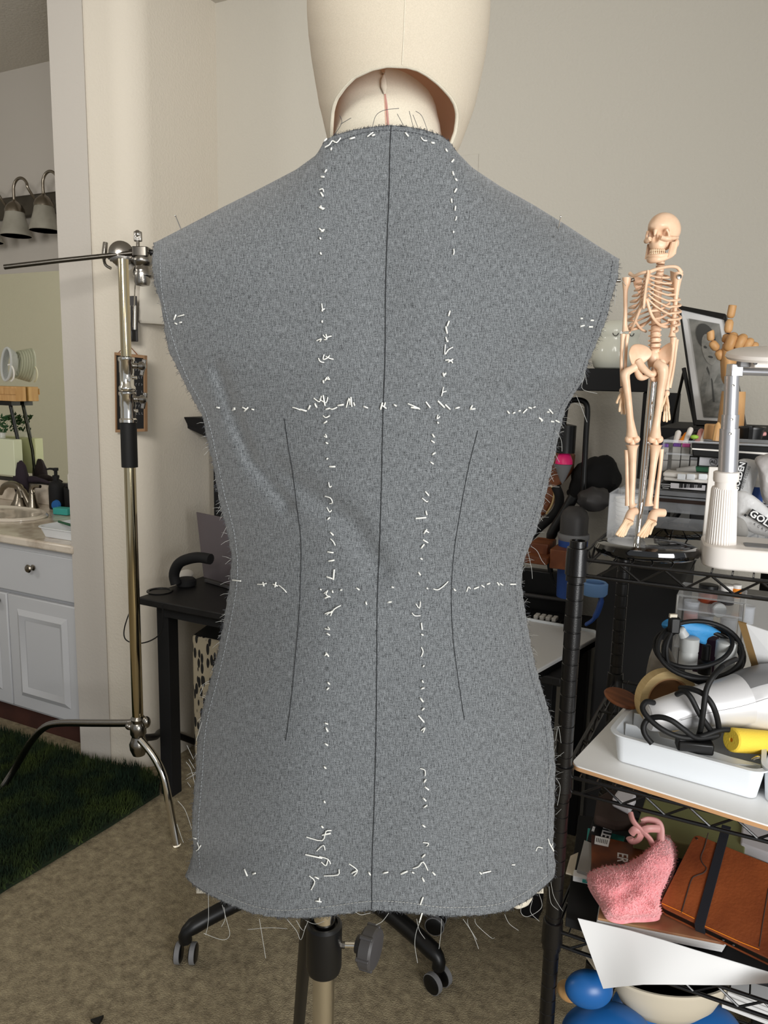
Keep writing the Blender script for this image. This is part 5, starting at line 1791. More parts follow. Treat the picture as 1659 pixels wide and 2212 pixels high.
# ================================================================== white magnifier lamp
HL = 1.055
Lm = lambda x, y, dd=0.0: UH(x, y, HL + dd)
zt_ = Z1 + .005
bl = PZ(1518, 1222, zt_)
t = T('magnifier_lamp', 'white desk magnifier lamp with telescopic silver post and rectangular base', 'lamp', (0, 1.2, zt_))
m = MB(fr((bl.x + .0, bl.y - .008, 0), 8))
hgt = Lm(1600, 1178, .02).z - zt_
m.rbox((.11, .045, zt_ + hgt / 2), (.22, .11, hgt), .03, k=6)
t.part('base', m, WHITEL, bev=.0025)
m = MB(fr((bl.x, bl.y - .008, 0), 8))
t.part('touch_panel', m.rbox((.115, .03, zt_ + hgt + .0005), (.12, .03, .001), .006), GREYP)
p0, p1, p2, p3, p4, p5 = Lm(1557, 1164, .035), Lm(1567, 1052, .03), Lm(1568, 1045, .03), Lm(1571, 1018, .03), Lm(1577, 925, .03), Lm(1582, 800, .03)
ax = (p5 - p0).normalized()
m = MB(look(p0 - ax * .01, ax))
Lr = (p1 - p0).length + .01
n = 144
vs = []
for z, base_r in ((0, .0205), (Lr * .03, .0205), (Lr * .96, .0168), (Lr, .016)):
    for j in range(n):
        a = 2 * math.pi * j / n
        amp = 0 if z in (0, Lr) else .0007
        r_ = base_r + amp * (1 if (j // 2) % 2 else -1)
        vs.append((r_ * math.cos(a), r_ * math.sin(a), z))
m.add(vs, [(i * n + j, i * n + (j + 1) % n, (i + 1) * n + (j + 1) % n, (i + 1) * n + j) for i in range(3) for j in range(n)] + [tuple(3 * n + j for j in range(n))])
t.part('ribbed_sleeve', m, WHITEL, ang=25)
L01 = (p3 - p1).length
t.part('collar', MB(look(p1, ax)).lathe([(.0145, -.002), (.0145, L01 * .35), (.0165, L01 * .36), (.0172, L01 * .5), (.0172, L01 * .95), (.0155, L01 * 1.0), (.01, L01 * 1.0)], n=36), WHITEL)
q1, q2 = Lm(1572.5, 1018, .03), Lm(1576, 926, .03)
t.part('tube_stage', MB().cyl(q1 - ax * .004, q2, .0131, 32), SILV)
q3 = Lm(1578, 896, .03)
t.part('tube_stage', MB().cyl(q2 - ax * .002, q3, .0115, 32), SILV)
q4 = Lm(1581.5, 812, .03)
t.part('tube_stage', MB().cyl(q3 - ax * .002, q4, .0098, 32), SILV)
for (x, y, rr) in ((1585, 833, .0098), (1582, 906, .0115), (1579, 937, .0131)):
    c_ = Lm(x - 1, y, .03 - rr * .98)
    t.part('rivet', MB(look(c_, -FW)).lathe([(0, -.001), (.0019, -.001), (.0019, .0006), (0, .001)], n=14), STEEL)
t.part('hinge_block', MB(Matrix.Translation(Lm(1587, 800, .03)) @ Matrix.Rotation(YAW, 4, 'Z')).box((0, 0, 0), (.017, .018, .0175)), SILV, bev=.0015)
t.part('horizontal_arm', MB().cyl(Lm(1598, 802, .03), Lm(1720, 806, .045), .0052, 20), SILV)
hc = Lm(1672, 768, .03)
tilt = (V((0, 0, 1)) + RW * -.06 - FW * .14).normalized()
t.part('lens_head', MB(look(hc, tilt)).lathe([(0, -.004), (.045, -.0045), (.060, -.004), (.0625, -.0005), (.061, .004), (.052, .008), (.02, .0095), (0, .0095)], n=64), WHITEL)
t.part('head_mount', MB(Matrix.Translation(Lm(1650, 788, .01)) @ Matrix.Rotation(YAW, 4, 'Z')).box((.008, 0, -.0), (.05, .02, .009)), WHITEL, bev=.0015)
t.part('head_mount', MB(Matrix.Translation(Lm(1612, 787, .02)) @ Matrix.Rotation(YAW, 4, 'Z')).box((.004, 0, 0), (.03, .014, .008)), GREYP, bev=.001)
t.part('rivet', MB(look(Lm(1632, 784, -.0), -FW)).lathe([(0, -.001), (.0026, -.001), (.0026, .0006), (0, .001)], n=14), GREYD)

# ================================================================== black shelving behind with owl, picture and wooden hand
yo = 2.1
b0, b1 = PY(1180, 796, yo), PY(1388, 844, yo)
t = T('black_shelf_unit', 'black shelf unit behind the rack carrying the owl and picture frame', 'shelf', (-.3, 2.2, 0))
sx0, sx1 = b0.x, .12
zo = PY(1300, 796, yo).z
zu = PY(1300, 845, yo).z
t.part('top_board', MB().box(((sx0 + PY(1400, 820, yo).x) / 2, yo + .12, (zo + zu) / 2), (PY(1400, 820, yo).x - sx0, .24, zo - zu)), BLACKM, bev=.003)
pa, pb = PY(1384, 900, yo), PY(1459, 900, yo)
t.part('upright', MB().box(((pa.x + pb.x) / 2, yo + .05, (zu + 1.04) / 2), (pb.x - pa.x, .08, zu - 1.04)), BLACKM, bev=.003)
yf = 1.78
zl = PY(1500, 921, yf).z
l0 = PY(1432, 930, yf)
t.part('lower_board', MB().box(((l0.x + .14) / 2, yf + .08, zl - .013), (.14 - l0.x, .36, .024)), BLACKM, bev=.002)
t.part('upright', MB().box((.11, yf + .12, (zl - .03) / 2), (.03, .26, zl - .03)), BLACKM)
t.part('lower_post', MB().box((.03, yf + .24, (zl - .03) / 2), (.03, .03, zl - .03)), BLACKM)
# owl
oc = PY(1330, 745, yo + .08)
ob = zo
t = T('ceramic_owl', 'white ceramic owl jar with closed eyes on the black shelf', 'figurine', (oc.x, yo + .08, ob))
rw = (PY(1392, 760, yo + .08).x - PY(1283, 760, yo + .08).x) / 2
hh = PY(1330, 692, yo + .08).z - ob
m = MB(fr((oc.x + .002, yo + .085, ob)))
m.lathe([(0, .001), (rw * .78, .001), (rw * .86, hh * .04), (rw * .97, hh * .2), (rw, hh * .36), (rw * .93, hh * .52), (rw * .84, hh * .62), (rw * .86, hh * .68), (rw * .9, hh * .74), (rw * .84, hh * .86), (rw * .66, hh * .95), (rw * .36, hh * .995), (0, hh * 1.0)], n=48)
t.part('body', m, CERAM, ang=80)
for sx_ in (-1, 1):
    m = MB(fr((oc.x + .002 + sx_ * rw * .62, yo + .07, ob + hh * .93), 0, 0, sx_ * 22))
    t.part('ear', m.lathe([(.012, -.012), (.009, .004), (.003, .016), (0, .018)], n=14), CERAM)
fdo = (CAM - V((oc.x, yo + .085, ob + hh * .7)))
fdo.z = 0
fdo.normalize()
so = V((-fdo.y, fdo.x, 0))
for sx_ in (-1, 1):
    pts = []
    for a in range(200, 341, 20):
        ang_ = sx_ * .36 + .13 * math.cos(R(a)) * 1.0
        d_ = fdo * math.cos(ang_ - .28) - so * math.sin(ang_ - .28) * -1 * -1
        pts.append(V((oc.x + .002, yo + .085, 0)) + d_ * (rw * .91) + V((0, 0, ob + hh * .745 + .011 * math.sin(R(a)))))
    t.part('eye_lid', MB().tube(pts, .0011, 6), GREYD, label='dark closed eyelid line')
t.part('beak', MB(look(V((oc.x + .002, yo + .085, ob + hh * .68)) + (fdo * math.cos(.28) + so * math.sin(.28)) * rw * .88, V((0, 0, 1)))).ell((0, 0, 0), (.004, .004, .007), nu=10, nv=8), BEIGE)
# picture frame leaning
pf = [PY(1467, 661, yf + .1), PY(1569, 680, yf + .06), PY(1613, 920, yf - .01), PY(1503, 919, yf + .0)]
pf[2].z = pf[3].z = zl + .0015
t = T('picture_frame', 'black framed grey pencil portrait leaning behind the wooden hand', 'picture', (pf[0] + pf[2]) / 2)
t.loc = V(((pf[3].x + pf[2].x) / 2, yf, zl))
t.o.location = t.loc
n_, cc = framed(pf, 'frame', 'mat_board', .012, .0085, BLACK, PAPER, t)


def onpic(u, v, o=.003):
    return pf[0].lerp(pf[1], u).lerp(pf[3].lerp(pf[2], u), v) + n_ * o


def flat(pts2, o, th=.0006):
    a = [onpic(u, v, o) for u, v in pts2]
    n = len(a)
    return MB().add([q_ - n_ * th for q_ in a] + a, [tuple(reversed(range(n))), tuple(range(n, 2 * n))] + [(i, (i + 1) % n, n + (i + 1) % n, n + i) for i in range(n)])


t.part('drawing_sheet', flat([(.19, .1), (.83, .1), (.83, .93), (.19, .93)], .0032), mat('sketch_sheet', (120, 120, 116), .9, c2=(142, 141, 136), ns=40))
circ = lambda cx_, cy_, a, b, n=24: [(cx_ + a * math.cos(2 * math.pi * i / n), cy_ + b * math.sin(2 * math.pi * i / n)) for i in range(n)]
t.part('sketch_shoulders', flat([(.22, .92), (.22, .7), (.34, .56), (.5, .5), (.62, .52), (.76, .6), (.8, .75), (.8, .92)], .0044), mat('sketch_mid', (104, 104, 100), .9, c2=(136, 135, 130), ns=70))
t.part('sketch_hair', flat(circ(.5, .24, .2, .115), .0052), mat('sketch_dark', (72, 72, 70), .9))
t.part('sketch_face', flat(circ(.53, .35, .145, .135), .006), mat('sketch_light', (128, 127, 122), .9, c2=(156, 154, 148), ns=60))
for u in (.46, .6):
    t.part('sketch_eye', flat(circ(u, .335, .035, .012, 10), .0068), MATS['sketch_dark'])
t.part('sketch_mouth', flat(circ(.54, .415, .05, .01, 10), .0068), MATS['sketch_dark'])
t.part('sketch_line', flat([(.44, .5), (.5, .62), (.47, .8), (.44, .8), (.47, .62), (.41, .52)], .0052), MATS['sketch_dark'])
a = PY(1477, 795, yf + .045)
t.part('easel_leg', MB().tube([a, V((PY(1503, 917, yf + .03).x, yf + .03, zl + .001))], .0045, 8), BLACK)
t.part('easel_leg', MB().tube([a + V((0, .02, 0)), V((PY(1452, 916, yf + .14).x, yf + .14, zl + .001))], .0035, 8), BLACK)

# wooden hand
yw = 1.70
Wd = lambda x, y, dd=0.0: PY(x, y, yw + dd)
hb_ = Wd(1578, 935)
t = T('wooden_hand', 'jointed wooden artist hand with raised index finger on the organizer', 'mannequin hand', (hb_.x, yw, hb_.z))
t.part('stand_post', MB(fr((Wd(1577, 926).x, yw, zl + .001))).lathe([(0, 0), (.0255, 0), (.024, .03), (.0225, .07), (.022, .075)], n=28, sx=1), WOODH)
m = MB()
pp_ = sm([Wd(1577, 832), Wd(1576, 815), Wd(1575, 790, 0), Wd(1573, 765, 0), Wd(1577, 745, .004)], 5)
m.tube(pp_, [.016, .02, .024, .027, .029, .031] + [.032] * 6 + [.031] * 5 + [.027] * 3 + [.02], 24, flat=.5)
t.part('palm', m, WOODH, ang=80)
seg = lambda p_, r_, par=None: t.part('finger_segment', MB().tube(sm(p_, 4), [r_ * .6] + [r_ * .97] + [r_] * (4 * (len(p_) - 1) - 3) + [r_ * .95] + [r_ * .55], 14), WOODH, par, ang=80)
# index up
f0 = seg([Wd(1567, 740, -.01), Wd(1571, 722, -.014)], .0082)
seg([Wd(1572, 719, -.014), Wd(1577, 690, -.014)], .0080, f0)
seg([Wd(1577.5, 687, -.014), Wd(1582, 664, -.014), Wd(1583, 659, -.014)], .0076, f0)
# curled fingers
for (x0, y0, x1, y1, x2, y2, r_, dd) in ((1585, 723, 1571, 757, 1570, 766, .0094, -.026), (1606, 726, 1592, 752, 1591, 760, .0090, -.024), (1621, 734, 1611, 752, 1611, 760, .0080, -.018), (1632, 742, 1626, 756, 1626, 762, .007, -.008)):
    f1 = seg([Wd(x0 - 3, y0 + 12, dd + .022), Wd(x0, y0, dd + .006)], r_)
    seg([Wd(x0, y0 + 1, dd), Wd((x0 + x1) / 2, (y0 + y1) / 2, dd - .004), Wd(x1, y1, dd)], r_ * 1.02, f1)
    seg([Wd(x1, y1 + 2, dd + .004), Wd(x2, y2, dd + .014)], r_ * .85, f1)
# thumb
f2 = seg([Wd(1560, 776, -.012), Wd(1551, 757, -.02)], .0088)
seg([Wd(1550, 755, -.02), Wd(1536, 738, -.026)], .0082, f2)
seg([Wd(1535.5, 736, -.026), Wd(1535, 720, -.028), Wd(1534, 716, -.028)], .0072, f2)

# ================================================================== clear organizer and art supplies on the top shelf
yg = 1.40
zs = Z1 + .006
gx0, gx1 = PY(1338, 1100, yg).x, .2
zg1, zg2 = PY(1450, 1066, yg).z, PY(1450, 953, yg).z
Gp = lambda x, y, dd=0.0: PY(x, y, yg + dd)
t = T('acrylic_organizer', 'clear acrylic drawer organizer with dark contents behind the skeleton', 'organizer', ((gx0 + gx1) / 2, yg + .08, zs))
th = .003
m = MB().box(((gx0 + gx1) / 2, yg + .08, zg1), (gx1 - gx0, .16, .008))
t.part('top_panel', m, CLEAR2)
t.part('side_panel', MB().box((gx0 + .0015, yg + .08, (zs + zg1) / 2), (th, .16, zg1 - zs - .008)), CLEAR)
t.part('side_panel', MB().box((gx1, yg + .08, (zs + zg1) / 2), (th, .16, zg1 - zs - .008)), CLEAR)
t.part('back_panel', MB().box(((gx0 + gx1) / 2, yg + .156, (zs + zg1) / 2), (gx1 - gx0 - .01, .006, zg1 - zs - .01)), BLACK)
for k_ in range(2):
    z0_, z1_ = zs + .002 + k_ * (zg1 - zs) / 2, zs + (k_ + 1) * (zg1 - zs) / 2 - .006
    dr = t.part('drawer', MB().box(((gx0 + gx1) / 2, yg + .002, (z0_ + z1_) / 2), (gx1 - gx0 - .012, .003, z1_ - z0_)), CLEAR2)
    t.part('drawer_floor', MB().box(((gx0 + gx1) / 2, yg + .075, z0_ + .002), (gx1 - gx0 - .014, .14, .002)), CLEAR, dr)
t.part('front_bar', MB().box(((gx0 + gx1) / 2, yg - .003, zg1 - .012), (gx1 - gx0, .004, .006)), BROWN)
for (x0_, y0_, x1_, y1_, nm, lab, mt_) in ((1448, 1102, 1486, 1148, 'paint_card', 'pale grey card inside the organizer drawer', GREYW), (1494, 1094, 1532, 1160, 'dark_card', 'dark grey card inside the organizer drawer', GREYD)):
    a, b = Gp(x0_, y0_, .04), Gp(x1_, y1_, .04)
    z_ = max(b.z, zs + .005)
    one(nm, lab, 'card', MB().box(((a.x + b.x) / 2, yg + .045, (a.z + z_) / 2), (b.x - a.x, .004, a.z - z_)), mt_)
m = MB().tube(sm([Gp(1462, 1092, .02), Gp(1466, 1104, .02), Gp(1456, 1118, .02), Gp(1440, 1126, .02)], 5), [.006] * 4 + [.0115] * 6 + [.008] * 5 + [.001], 14, flat=.5)
one('feather_clip', 'black leaf shaped clip inside the organizer', 'clip', m, BLACK)
# open upper rack
t = T('marker_rack', 'clear tray rack holding markers above the organizer', 'rack', ((gx0 + gx1) / 2, yg + .08, zg1 + .004))
mx0 = PY(1430, 1000, yg).x
t.part('front_rim', MB().box(((mx0 + gx1) / 2, yg - .001, zg2), (gx1 - mx0, .004, .005)), CLEAR2)
t.part('back_wall', MB().box(((mx0 + gx1) / 2, yg + .158, (zg1 + zg2) / 2 + .003), (gx1 - mx0, .003, zg2 - zg1 - .004)), CLEAR)
t.part('side_wall', MB().box((mx0, yg + .08, (zg1 + zg2) / 2 + .003), (.003, .156, zg2 - zg1 - .004)), CLEAR)
t.part('tray_floor', MB().box(((mx0 + gx1) / 2, yg + .08, zg2 - .022), (gx1 - mx0 - .01, .15, .003)), CLEAR2)
t.part('dark_divider', MB().box(((mx0 + gx1) / 2, yg + .1, (zg1 + zg2) / 2 - .008), (gx1 - mx0 - .01, .004, zg2 - zg1 - .04)), BLACK)
for (xc_, ytop, wpx, cap, lab) in ((1436, 958, 17, PURPLE, 'grey marker with purple cap, leftmost in the rack'), (1462, 957, 18, PURPLE, 'grey marker with dark purple cap beside the pink one'), (1482, 958, 18, MAGEN, 'grey marker with magenta cap in the rack'), (1500, 985, 15, None, 'short plain grey marker right of the magenta one')):
    a, b = Gp(xc_, ytop, .02), Gp(xc_ - 3, 1018, .02)
    w_ = wpx * (yg / 1.4) * 1.29 / F
    k = T('marker', lab, 'marker', (b.x, yg + .02, b.z))
    k.part('barrel', MB().box(((a.x + b.x) / 2, yg + .02, (a.z - .006 + b.z) / 2), (w_, w_ * .8, a.z - .006 - b.z)), GREYW, bev=.0015)
    k.part('band', MB().box(((a.x + b.x) / 2, yg + .02, b.z + .02), (w_ + .0006, w_ * .8 + .0006, .0012)), GREYD)
    if cap:
        k.part('cap', MB().box(((a.x + b.x) / 2, yg + .02, a.z - .003), (w_ * .9, w_ * .7, .0065)), cap, bev=.0015)
    else:
        k.part('cap', MB().box(((a.x + b.x) / 2, yg + .02, a.z - .004), (w_ * .96, w_ * .76, .004)), GREYP)


def pbox(name, lab, cat, x0, y0, x1, y1, dd, th_, mt_, bev=.0015, group=None, fn=Gp, Y=None):
    a, b = fn(x0, y0, dd), fn(x1, y1, dd)
    yy = a.y
    return one(name, lab, cat, MB().box(((a.x + b.x) / 2, yy + th_ / 2, (a.z + b.z) / 2), (b.x - a.x, th_, a.z - b.z)), mt_, bev=bev, group=group)


a, b = Gp(1511, 987, .01), Gp(1548, 1008, .01)
k = T('white_label_box', 'small white box with a round monogram left of the lamp post', 'box', ((a.x + b.x) / 2, a.y, b.z))
k.part('carton', MB().box(((a.x + b.x) / 2, a.y + .02, (a.z + b.z) / 2), (b.x - a.x, .04, a.z - b.z)), LILAC, bev=.001)
c_ = Gp(1541, 998, .0085)
k.part('round_mark', MB().tube([c_ + V((.0058 * math.cos(i * .35), 0, .0058 * math.sin(i * .35))) for i in range(18)], .0003, 5, closed=True), INK)
k.part('lettering', text_mb('AL', .008, Matrix.Translation(c_) @ Matrix.Rotation(R(90), 4, 'X')), INK)
pbox('green_tube', 'dark green tube end below the monogram box', 'tube', 1502, 1008, 1540, 1021, -.004, .02, GREENT)
m = MB().tube([Gp(1462, 1016, -.006), Gp(1503, 1012, -.006)], [.004, .006], 14)
one('paint_tube', 'flat grey paint tube lying on the white clasp case', 'tube', m, GREYW)
# white clasp case
a, b = Gp(1432, 1019, -.03), Gp(1534, 1046, -.03)
k = T('clasp_case', 'white plastic paint case with two clasps in front of the markers', 'case', ((a.x + b.x) / 2, a.y, b.z))
k.part('case_lid', MB().box(((a.x + b.x) / 2, a.y + .03, a.z - (a.z - b.z) * .28), (b.x - a.x, .06, (a.z - b.z) * .52)), WHITEP, bev=.003)
k.part('case_base', MB().box(((a.x + b.x) / 2, a.y + .032, b.z + (a.z - b.z) * .22), (b.x - a.x - .002, .056, (a.z - b.z) * .42)), WHITEP, bev=.003)
for xx in (1472, 1492, 1518):
    q_ = Gp(xx, 1030, -.033)
    k.part('clasp', MB().box((q_.x, q_.y, q_.z), (.013, .004, .010)), TRAYW, bev=.001)
a, b = Gp(1428, 1041, -.018), Gp(1534, 1064, -.018)
k = T('barcode_box', 'black carton with white barcode label under the clasp case', 'box', ((a.x + b.x) / 2, a.y, b.z))
k.part('carton', MB().box(((a.x + b.x) / 2, a.y + .025, (a.z + b.z) / 2), (b.x - a.x, .05, a.z - b.z)), BLACK, bev=.001)
a, b = Gp(1449, 1043, -.0195), Gp(1523, 1060, -.0195)
k.part('label', MB().box(((a.x + b.x) / 2, a.y, (a.z + b.z) / 2), (b.x - a.x, .0008, a.z - b.z)), LILAC)
m = MB()
x = 1468
while x < 1516:
    w_ = random.choice((1, 1.5, 2.5))
    c_, d_ = Gp(x, 1044, -.0205), Gp(x + w_, 1054, -.0205)
    m.box(((c_.x + d_.x) / 2, c_.y, (c_.z + d_.z) / 2), (d_.x - c_.x, .0006, c_.z - d_.z))
    x += w_ + random.choice((1, 1.5, 3))
k.part('barcode', m, INK, kind='stuff')
c_ = Gp(1438, 1050, -.0195)
m = MB()
for i in range(3):
    m.box((c_.x, c_.y, c_.z + .003 - i * .0032), (.016 - .003 * i, .0006, .0009))
k.part('print_lines', m, WHITEI, kind='stuff')
# black flat case with white stripe, right
a, b = Gp(1494, 956, -.012), Gp(1700, 999, -.012)
k = T('black_case', 'flat black case with a white stripe along its front', 'case', ((a.x + b.x) / 2, a.y, b.z))
m = MB().hexa([Gp(1496, 985, -.012), Gp(1720, 1006, -.012), Gp(1720, 1006, .1), Gp(1496, 985, .1), Gp(1494, 957, -.012), Gp(1720, 968, -.012), Gp(1720, 962, .1), Gp(1494, 950, .1)])
k.part('case_body', m, BLACK, bev=.002)
k.part('stripe', MB().hexa([Gp(1495, 971, -.0135), Gp(1720, 987, -.0135), Gp(1720, 987, -.012), Gp(1495, 971, -.012), Gp(1495, 968, -.0135), Gp(1720, 982, -.0135), Gp(1720, 982, -.012), Gp(1495, 968, -.012)]), WHITEP)
# loose pens and brushes in the top tray
for (x0, y0, x1, y1, r_, mt_, lab) in ((1466, 932, 1459, 953, .0052, WHITEP, 'white round topped pen at the left of the tray'), (1493, 925, 1480, 950, .0048, WHITEP, 'white round topped pen behind the black one'), (1504, 934, 1480, 951, .0044, BLACK, 'black slanting pen in the tray'), (1516, 928, 1504, 952, .005, PINKS, 'pink tipped pen beside the wooden blocks'), (1484, 936, 1470, 948, .004, ORNG, 'rust coloured pen between the white pens'), (1522, 930, 1514, 950, .0035, WHITEP, 'thin white pen touching the wooden blocks')):
    a, b = Gp(x0, y0, .05), Gp(x1, y1 + 8, .03)
    one('pen', lab, 'pen', MB().tube([b, a - (a - b).normalized() * .003, a], [r_, r_, r_ * .7], 14), mt_)
a = Gp(1500, 944, .02)
one('green_clip', 'small lime green clip in the pen tray', 'clip', MB().ell(a, (.007, .005, .004), nu=12, nv=8), mat('lime', (150, 190, 70), .5))
pbox('wood_block', 'brown wooden block in the tray behind the lamp post', 'block', 1522, 916, 1543, 950, .03, .03, WOODH)
a, b = Gp(1552, 912, .01), Gp(1546, 952, .01)
one('colour_pencil', 'light wooden pencil with dark red tip by the lamp post', 'pencil', MB().tube([b, a + (b - a) * .2, a], [.0062, .0058, .0015], 8), WOODL)
a, b = Gp(1590, 926, -.0), Gp(1648, 950, -.0)
k = T('lipstick_tray', 'black round edged tray with pink tubes at the right end', 'tray', ((a.x + b.x) / 2, a.y, b.z))
k.part('dish', tray(a.x + .006, b.x - .002, a.y, a.y + .06, b.z, a.z - b.z, .003, .002), BLACK)
for xx in (1624, 1636):
    c_ = Gp(xx, 938, .02)
    k.part('pink_tube', MB().tube([c_, c_ + V((.012, .006, .001))], .0036, 10), PINKS, label='pink tube')
# white thin panel behind lamp post
pbox('white_sheet', 'thin white plastic sheet standing behind the lamp post', 'sheet', 1531, 1008, 1552, 1165, -.11, .003, WHITEP)
# clear box with white cups
cbx = lambda x, y, dd=0.0: PY(x, y, 1.27 + dd)
a, b = cbx(1318, 1066), cbx(1380, 1172)
zb_ = zs
k = T('clear_cup_box', 'clear plastic box with stacked white cups beside the skeleton', 'box', ((a.x + b.x) / 2, 1.3, zb_))
k.part('front_panel', MB().box(((a.x + b.x) / 2, 1.27, (a.z + zb_) / 2), (b.x - a.x, .002, a.z - zb_)), CLEAR)
k.part('side_panel', MB().box((a.x, 1.31, (a.z + zb_) / 2), (.002, .08, a.z - zb_)), CLEAR2)
k.part('side_panel', MB().box((b.x, 1.31, (a.z + zb_) / 2), (.002, .08, a.z - zb_)), CLEAR)
k.part('back_panel', MB().box(((a.x + b.x) / 2, 1.35, (a.z + zb_) / 2), (b.x - a.x, .002, a.z - zb_)), CLEAR)
k.part('rim', MB().tube([(a.x, 1.27, a.z), (b.x, 1.27, a.z), (b.x, 1.35, a.z), (a.x, 1.35, a.z)], .0014, 8, closed=True), CLEAR2)
for i in range(6):
    c_ = cbx(1355, 1128 - i * 9.5, .035)
    if i == 0:
        zc0 = zb_ + .001
    m = MB(fr((c_.x, c_.y, c_.z)))
    m.lathe([(0, -.008), (.013, -.008), (.0175, -.002), (.019, .004), (.0178, .004), (.0165, -.001), (.012, -.006), (0, -.006)], n=24)
    one('paint_cup', ['lowest small white cup of the stack in the clear box', 'second white cup from the bottom of the clear box stack', 'third white cup from the bottom of the clear box stack', 'third white cup from the top of the clear box stack', 'second white cup from the top of the clear box stack', 'topmost small white cup of the stack in the clear box'][i], 'cup', m, WHITEP, group='white cups stacked in the clear box')

# paint pouches at the right with lettering
def pouch(pts, dd, th_, mt_, name, lab, cat='pouch', h0=None, fn=None):
    """puffy bag from an outline in the picture plane at its depth"""
    fn = fn or Gp
    cx_ = sum(p_[0] for p_ in pts) / len(pts)
    cy_ = sum(p_[1] for p_ in pts) / len(pts)
    o2 = sm([(x, y, 0) for x, y in pts], 3, closed=True)
    n = len(o2)
    m = MB()
    K = 7
    for side in (-1, 1):
        base = len(m.v)
        for i in range(K):
            f_ = 1 - i / (K - .5)
            for j, q_ in enumerate(o2):
                x, y = cx_ + (q_.x - cx_) * f_, cy_ + (q_.y - cy_) * f_
                d_ = side * th_ / 2 * math.sqrt(max(0, 1 - f_ ** 2.2)) * (1 + .25 * noise.noise(V((x * .03, y * .03, side))))
                m.v.append(fn(x, y, dd + d_))
        m.v.append(fn(cx_, cy_, dd + side * th_ / 2))
        m.f += [(base + i * n + j, base + i * n + (j + 1) % n, base + (i + 1) * n + (j + 1) % n, base + (i + 1) * n + j) for i in range(K - 1) for j in range(n)]
        m.f += [(base + (K - 1) * n + j, base + (K - 1) * n + (j + 1) % n, base + K * n) for j in range(n)]
    n2 = K * n + 1
    m.f += [(j, (j + 1) % n, n2 + (j + 1) % n, n2 + j) for j in range(n)]
    xs = sum((p_ for p_ in m.v), V()) / len(m.v)
    k = T(name, lab, cat, (xs.x, xs.y, min(p_.z for p_ in m.v)))
    k.part('bag', m, mt_, ang=80)
    return k


POUCHM = mat('white_film', (206, 206, 206), .4, bump=.002, bs=60)
k = pouch([(1586, 1006), (1600, 992), (1622, 992), (1641, 1000), (1638, 1020), (1626, 1062), (1618, 1075), (1590, 1072), (1584, 1040)], -.05, .02, POUCHM, 'paint_pouch', 'white paint pouch with sideways black lettering right of the lamp post')


def facing(x, y, dd, deg, fn=Gp):
    """frame lying in the picture-facing vertical plane, text turned by deg"""
    c_ = fn(x, y, dd)
    z = (CAM - c_)
    z.z *= .3
    z.normalize()
    xx = V((0, 0, 1)).cross(z).normalized()
    yy = z.cross(xx)
    m_ = Matrix((xx, yy, z)).transposed().to_4x4()
    m_.translation = c_
    return m_ @ Matrix.Rotation(R(deg), 4, 'Z')


u1 = 1.29 / F
M_ = facing(1597, 1030, -.064, 82)
k.part('logo_panel', MB(M_).box((0, 0, 0), (62 * u1, 16 * u1, .0008)), INK)
k.part('lettering', text_mb('GOLDEN', 15 * u1, M_ @ Matrix.Translation((0, 0, .0008)), bold=.0003), WHITEI)
k.part('lettering', text_mb('ARTIST COLORS', 6.5 * u1, facing(1611, 1032, -.064, 78)), INK)
k = pouch([(1586, 1066), (1612, 1062), (1640, 1080), (1662, 1100), (1690, 1125), (1690, 1160), (1640, 1156), (1610, 1142), (1588, 1120)], -.11, .022, POUCHM, 'paint_pouch', 'white paint pouch with diagonal black lettering lying lower right of the lamp')
M_ = facing(1660, 1131, -.127, -29)
u2 = 1.2 / F
k.part('logo_panel', MB(M_).box((0, 0, 0), (84 * u2, 17 * u2, .0008)), INK)
k.part('lettering', text_mb('GOLDEN', 20 * u2, M_ @ Matrix.Translation((0, 0, .0008)), bold=.0004), WHITEI)
k.part('lettering', text_mb('A  C  R  Y  L  I  C', 7 * u2, facing(1652, 1146, -.127, -29)), INK)
k.part('size_mark', MB(facing(1610, 1113, -.124, -29)).box((0, 0, 0), (5 * u2, 5 * u2, .0006)), INK)
pouch([(1630, 992), (1650, 982), (1690, 984), (1690, 1090), (1660, 1092), (1644, 1070), (1638, 1020)], -.075, .03, mat('grey_film', (170, 166, 164), .45, bump=.004, bs=40), 'crumpled_bag', 'crumpled grey plastic bag at the right edge', 'bag')
q_ = Gp(1632, 1060, -.03)
k = T('blue_label_bottle', 'white bottle with blue label between the paint pouches', 'bottle', (q_.x, q_.y, q_.z - .03))
k.part('bottle', MB(fr((q_.x, q_.y, q_.z - .024))).lathe([(0, 0), (.011, 0), (.0115, .042), (.006, .048), (.006, .054), (0, .054)], n=20), WHITEP)
k.part('label', MB(fr((q_.x, q_.y, q_.z - .024))).lathe([(.0117, .006), (.0119, .007), (.0119, .03), (.0117, .031)], n=20), BLUED)
pouch([(1584, 1120), (1606, 1118), (1616, 1140), (1612, 1160), (1586, 1160)], -.115, .012, GREYW, 'small_sachet', 'small grey sachet between pouch and lamp base', 'sachet')
# shiny black tray behind the skeleton base
a = PZ(1440, 1165, zs)
one('black_dish', 'glossy black dish behind the skeleton base', 'dish', MB(fr((a.x + .01, a.y + .05, zs), 0)).lathe([(0, 0), (.05, 0), (.058, .006), (.06, .016), (.056, .016), (.05, .006), (0, .004)], n=40, sx=1.1, sy=.7), GLOSS)

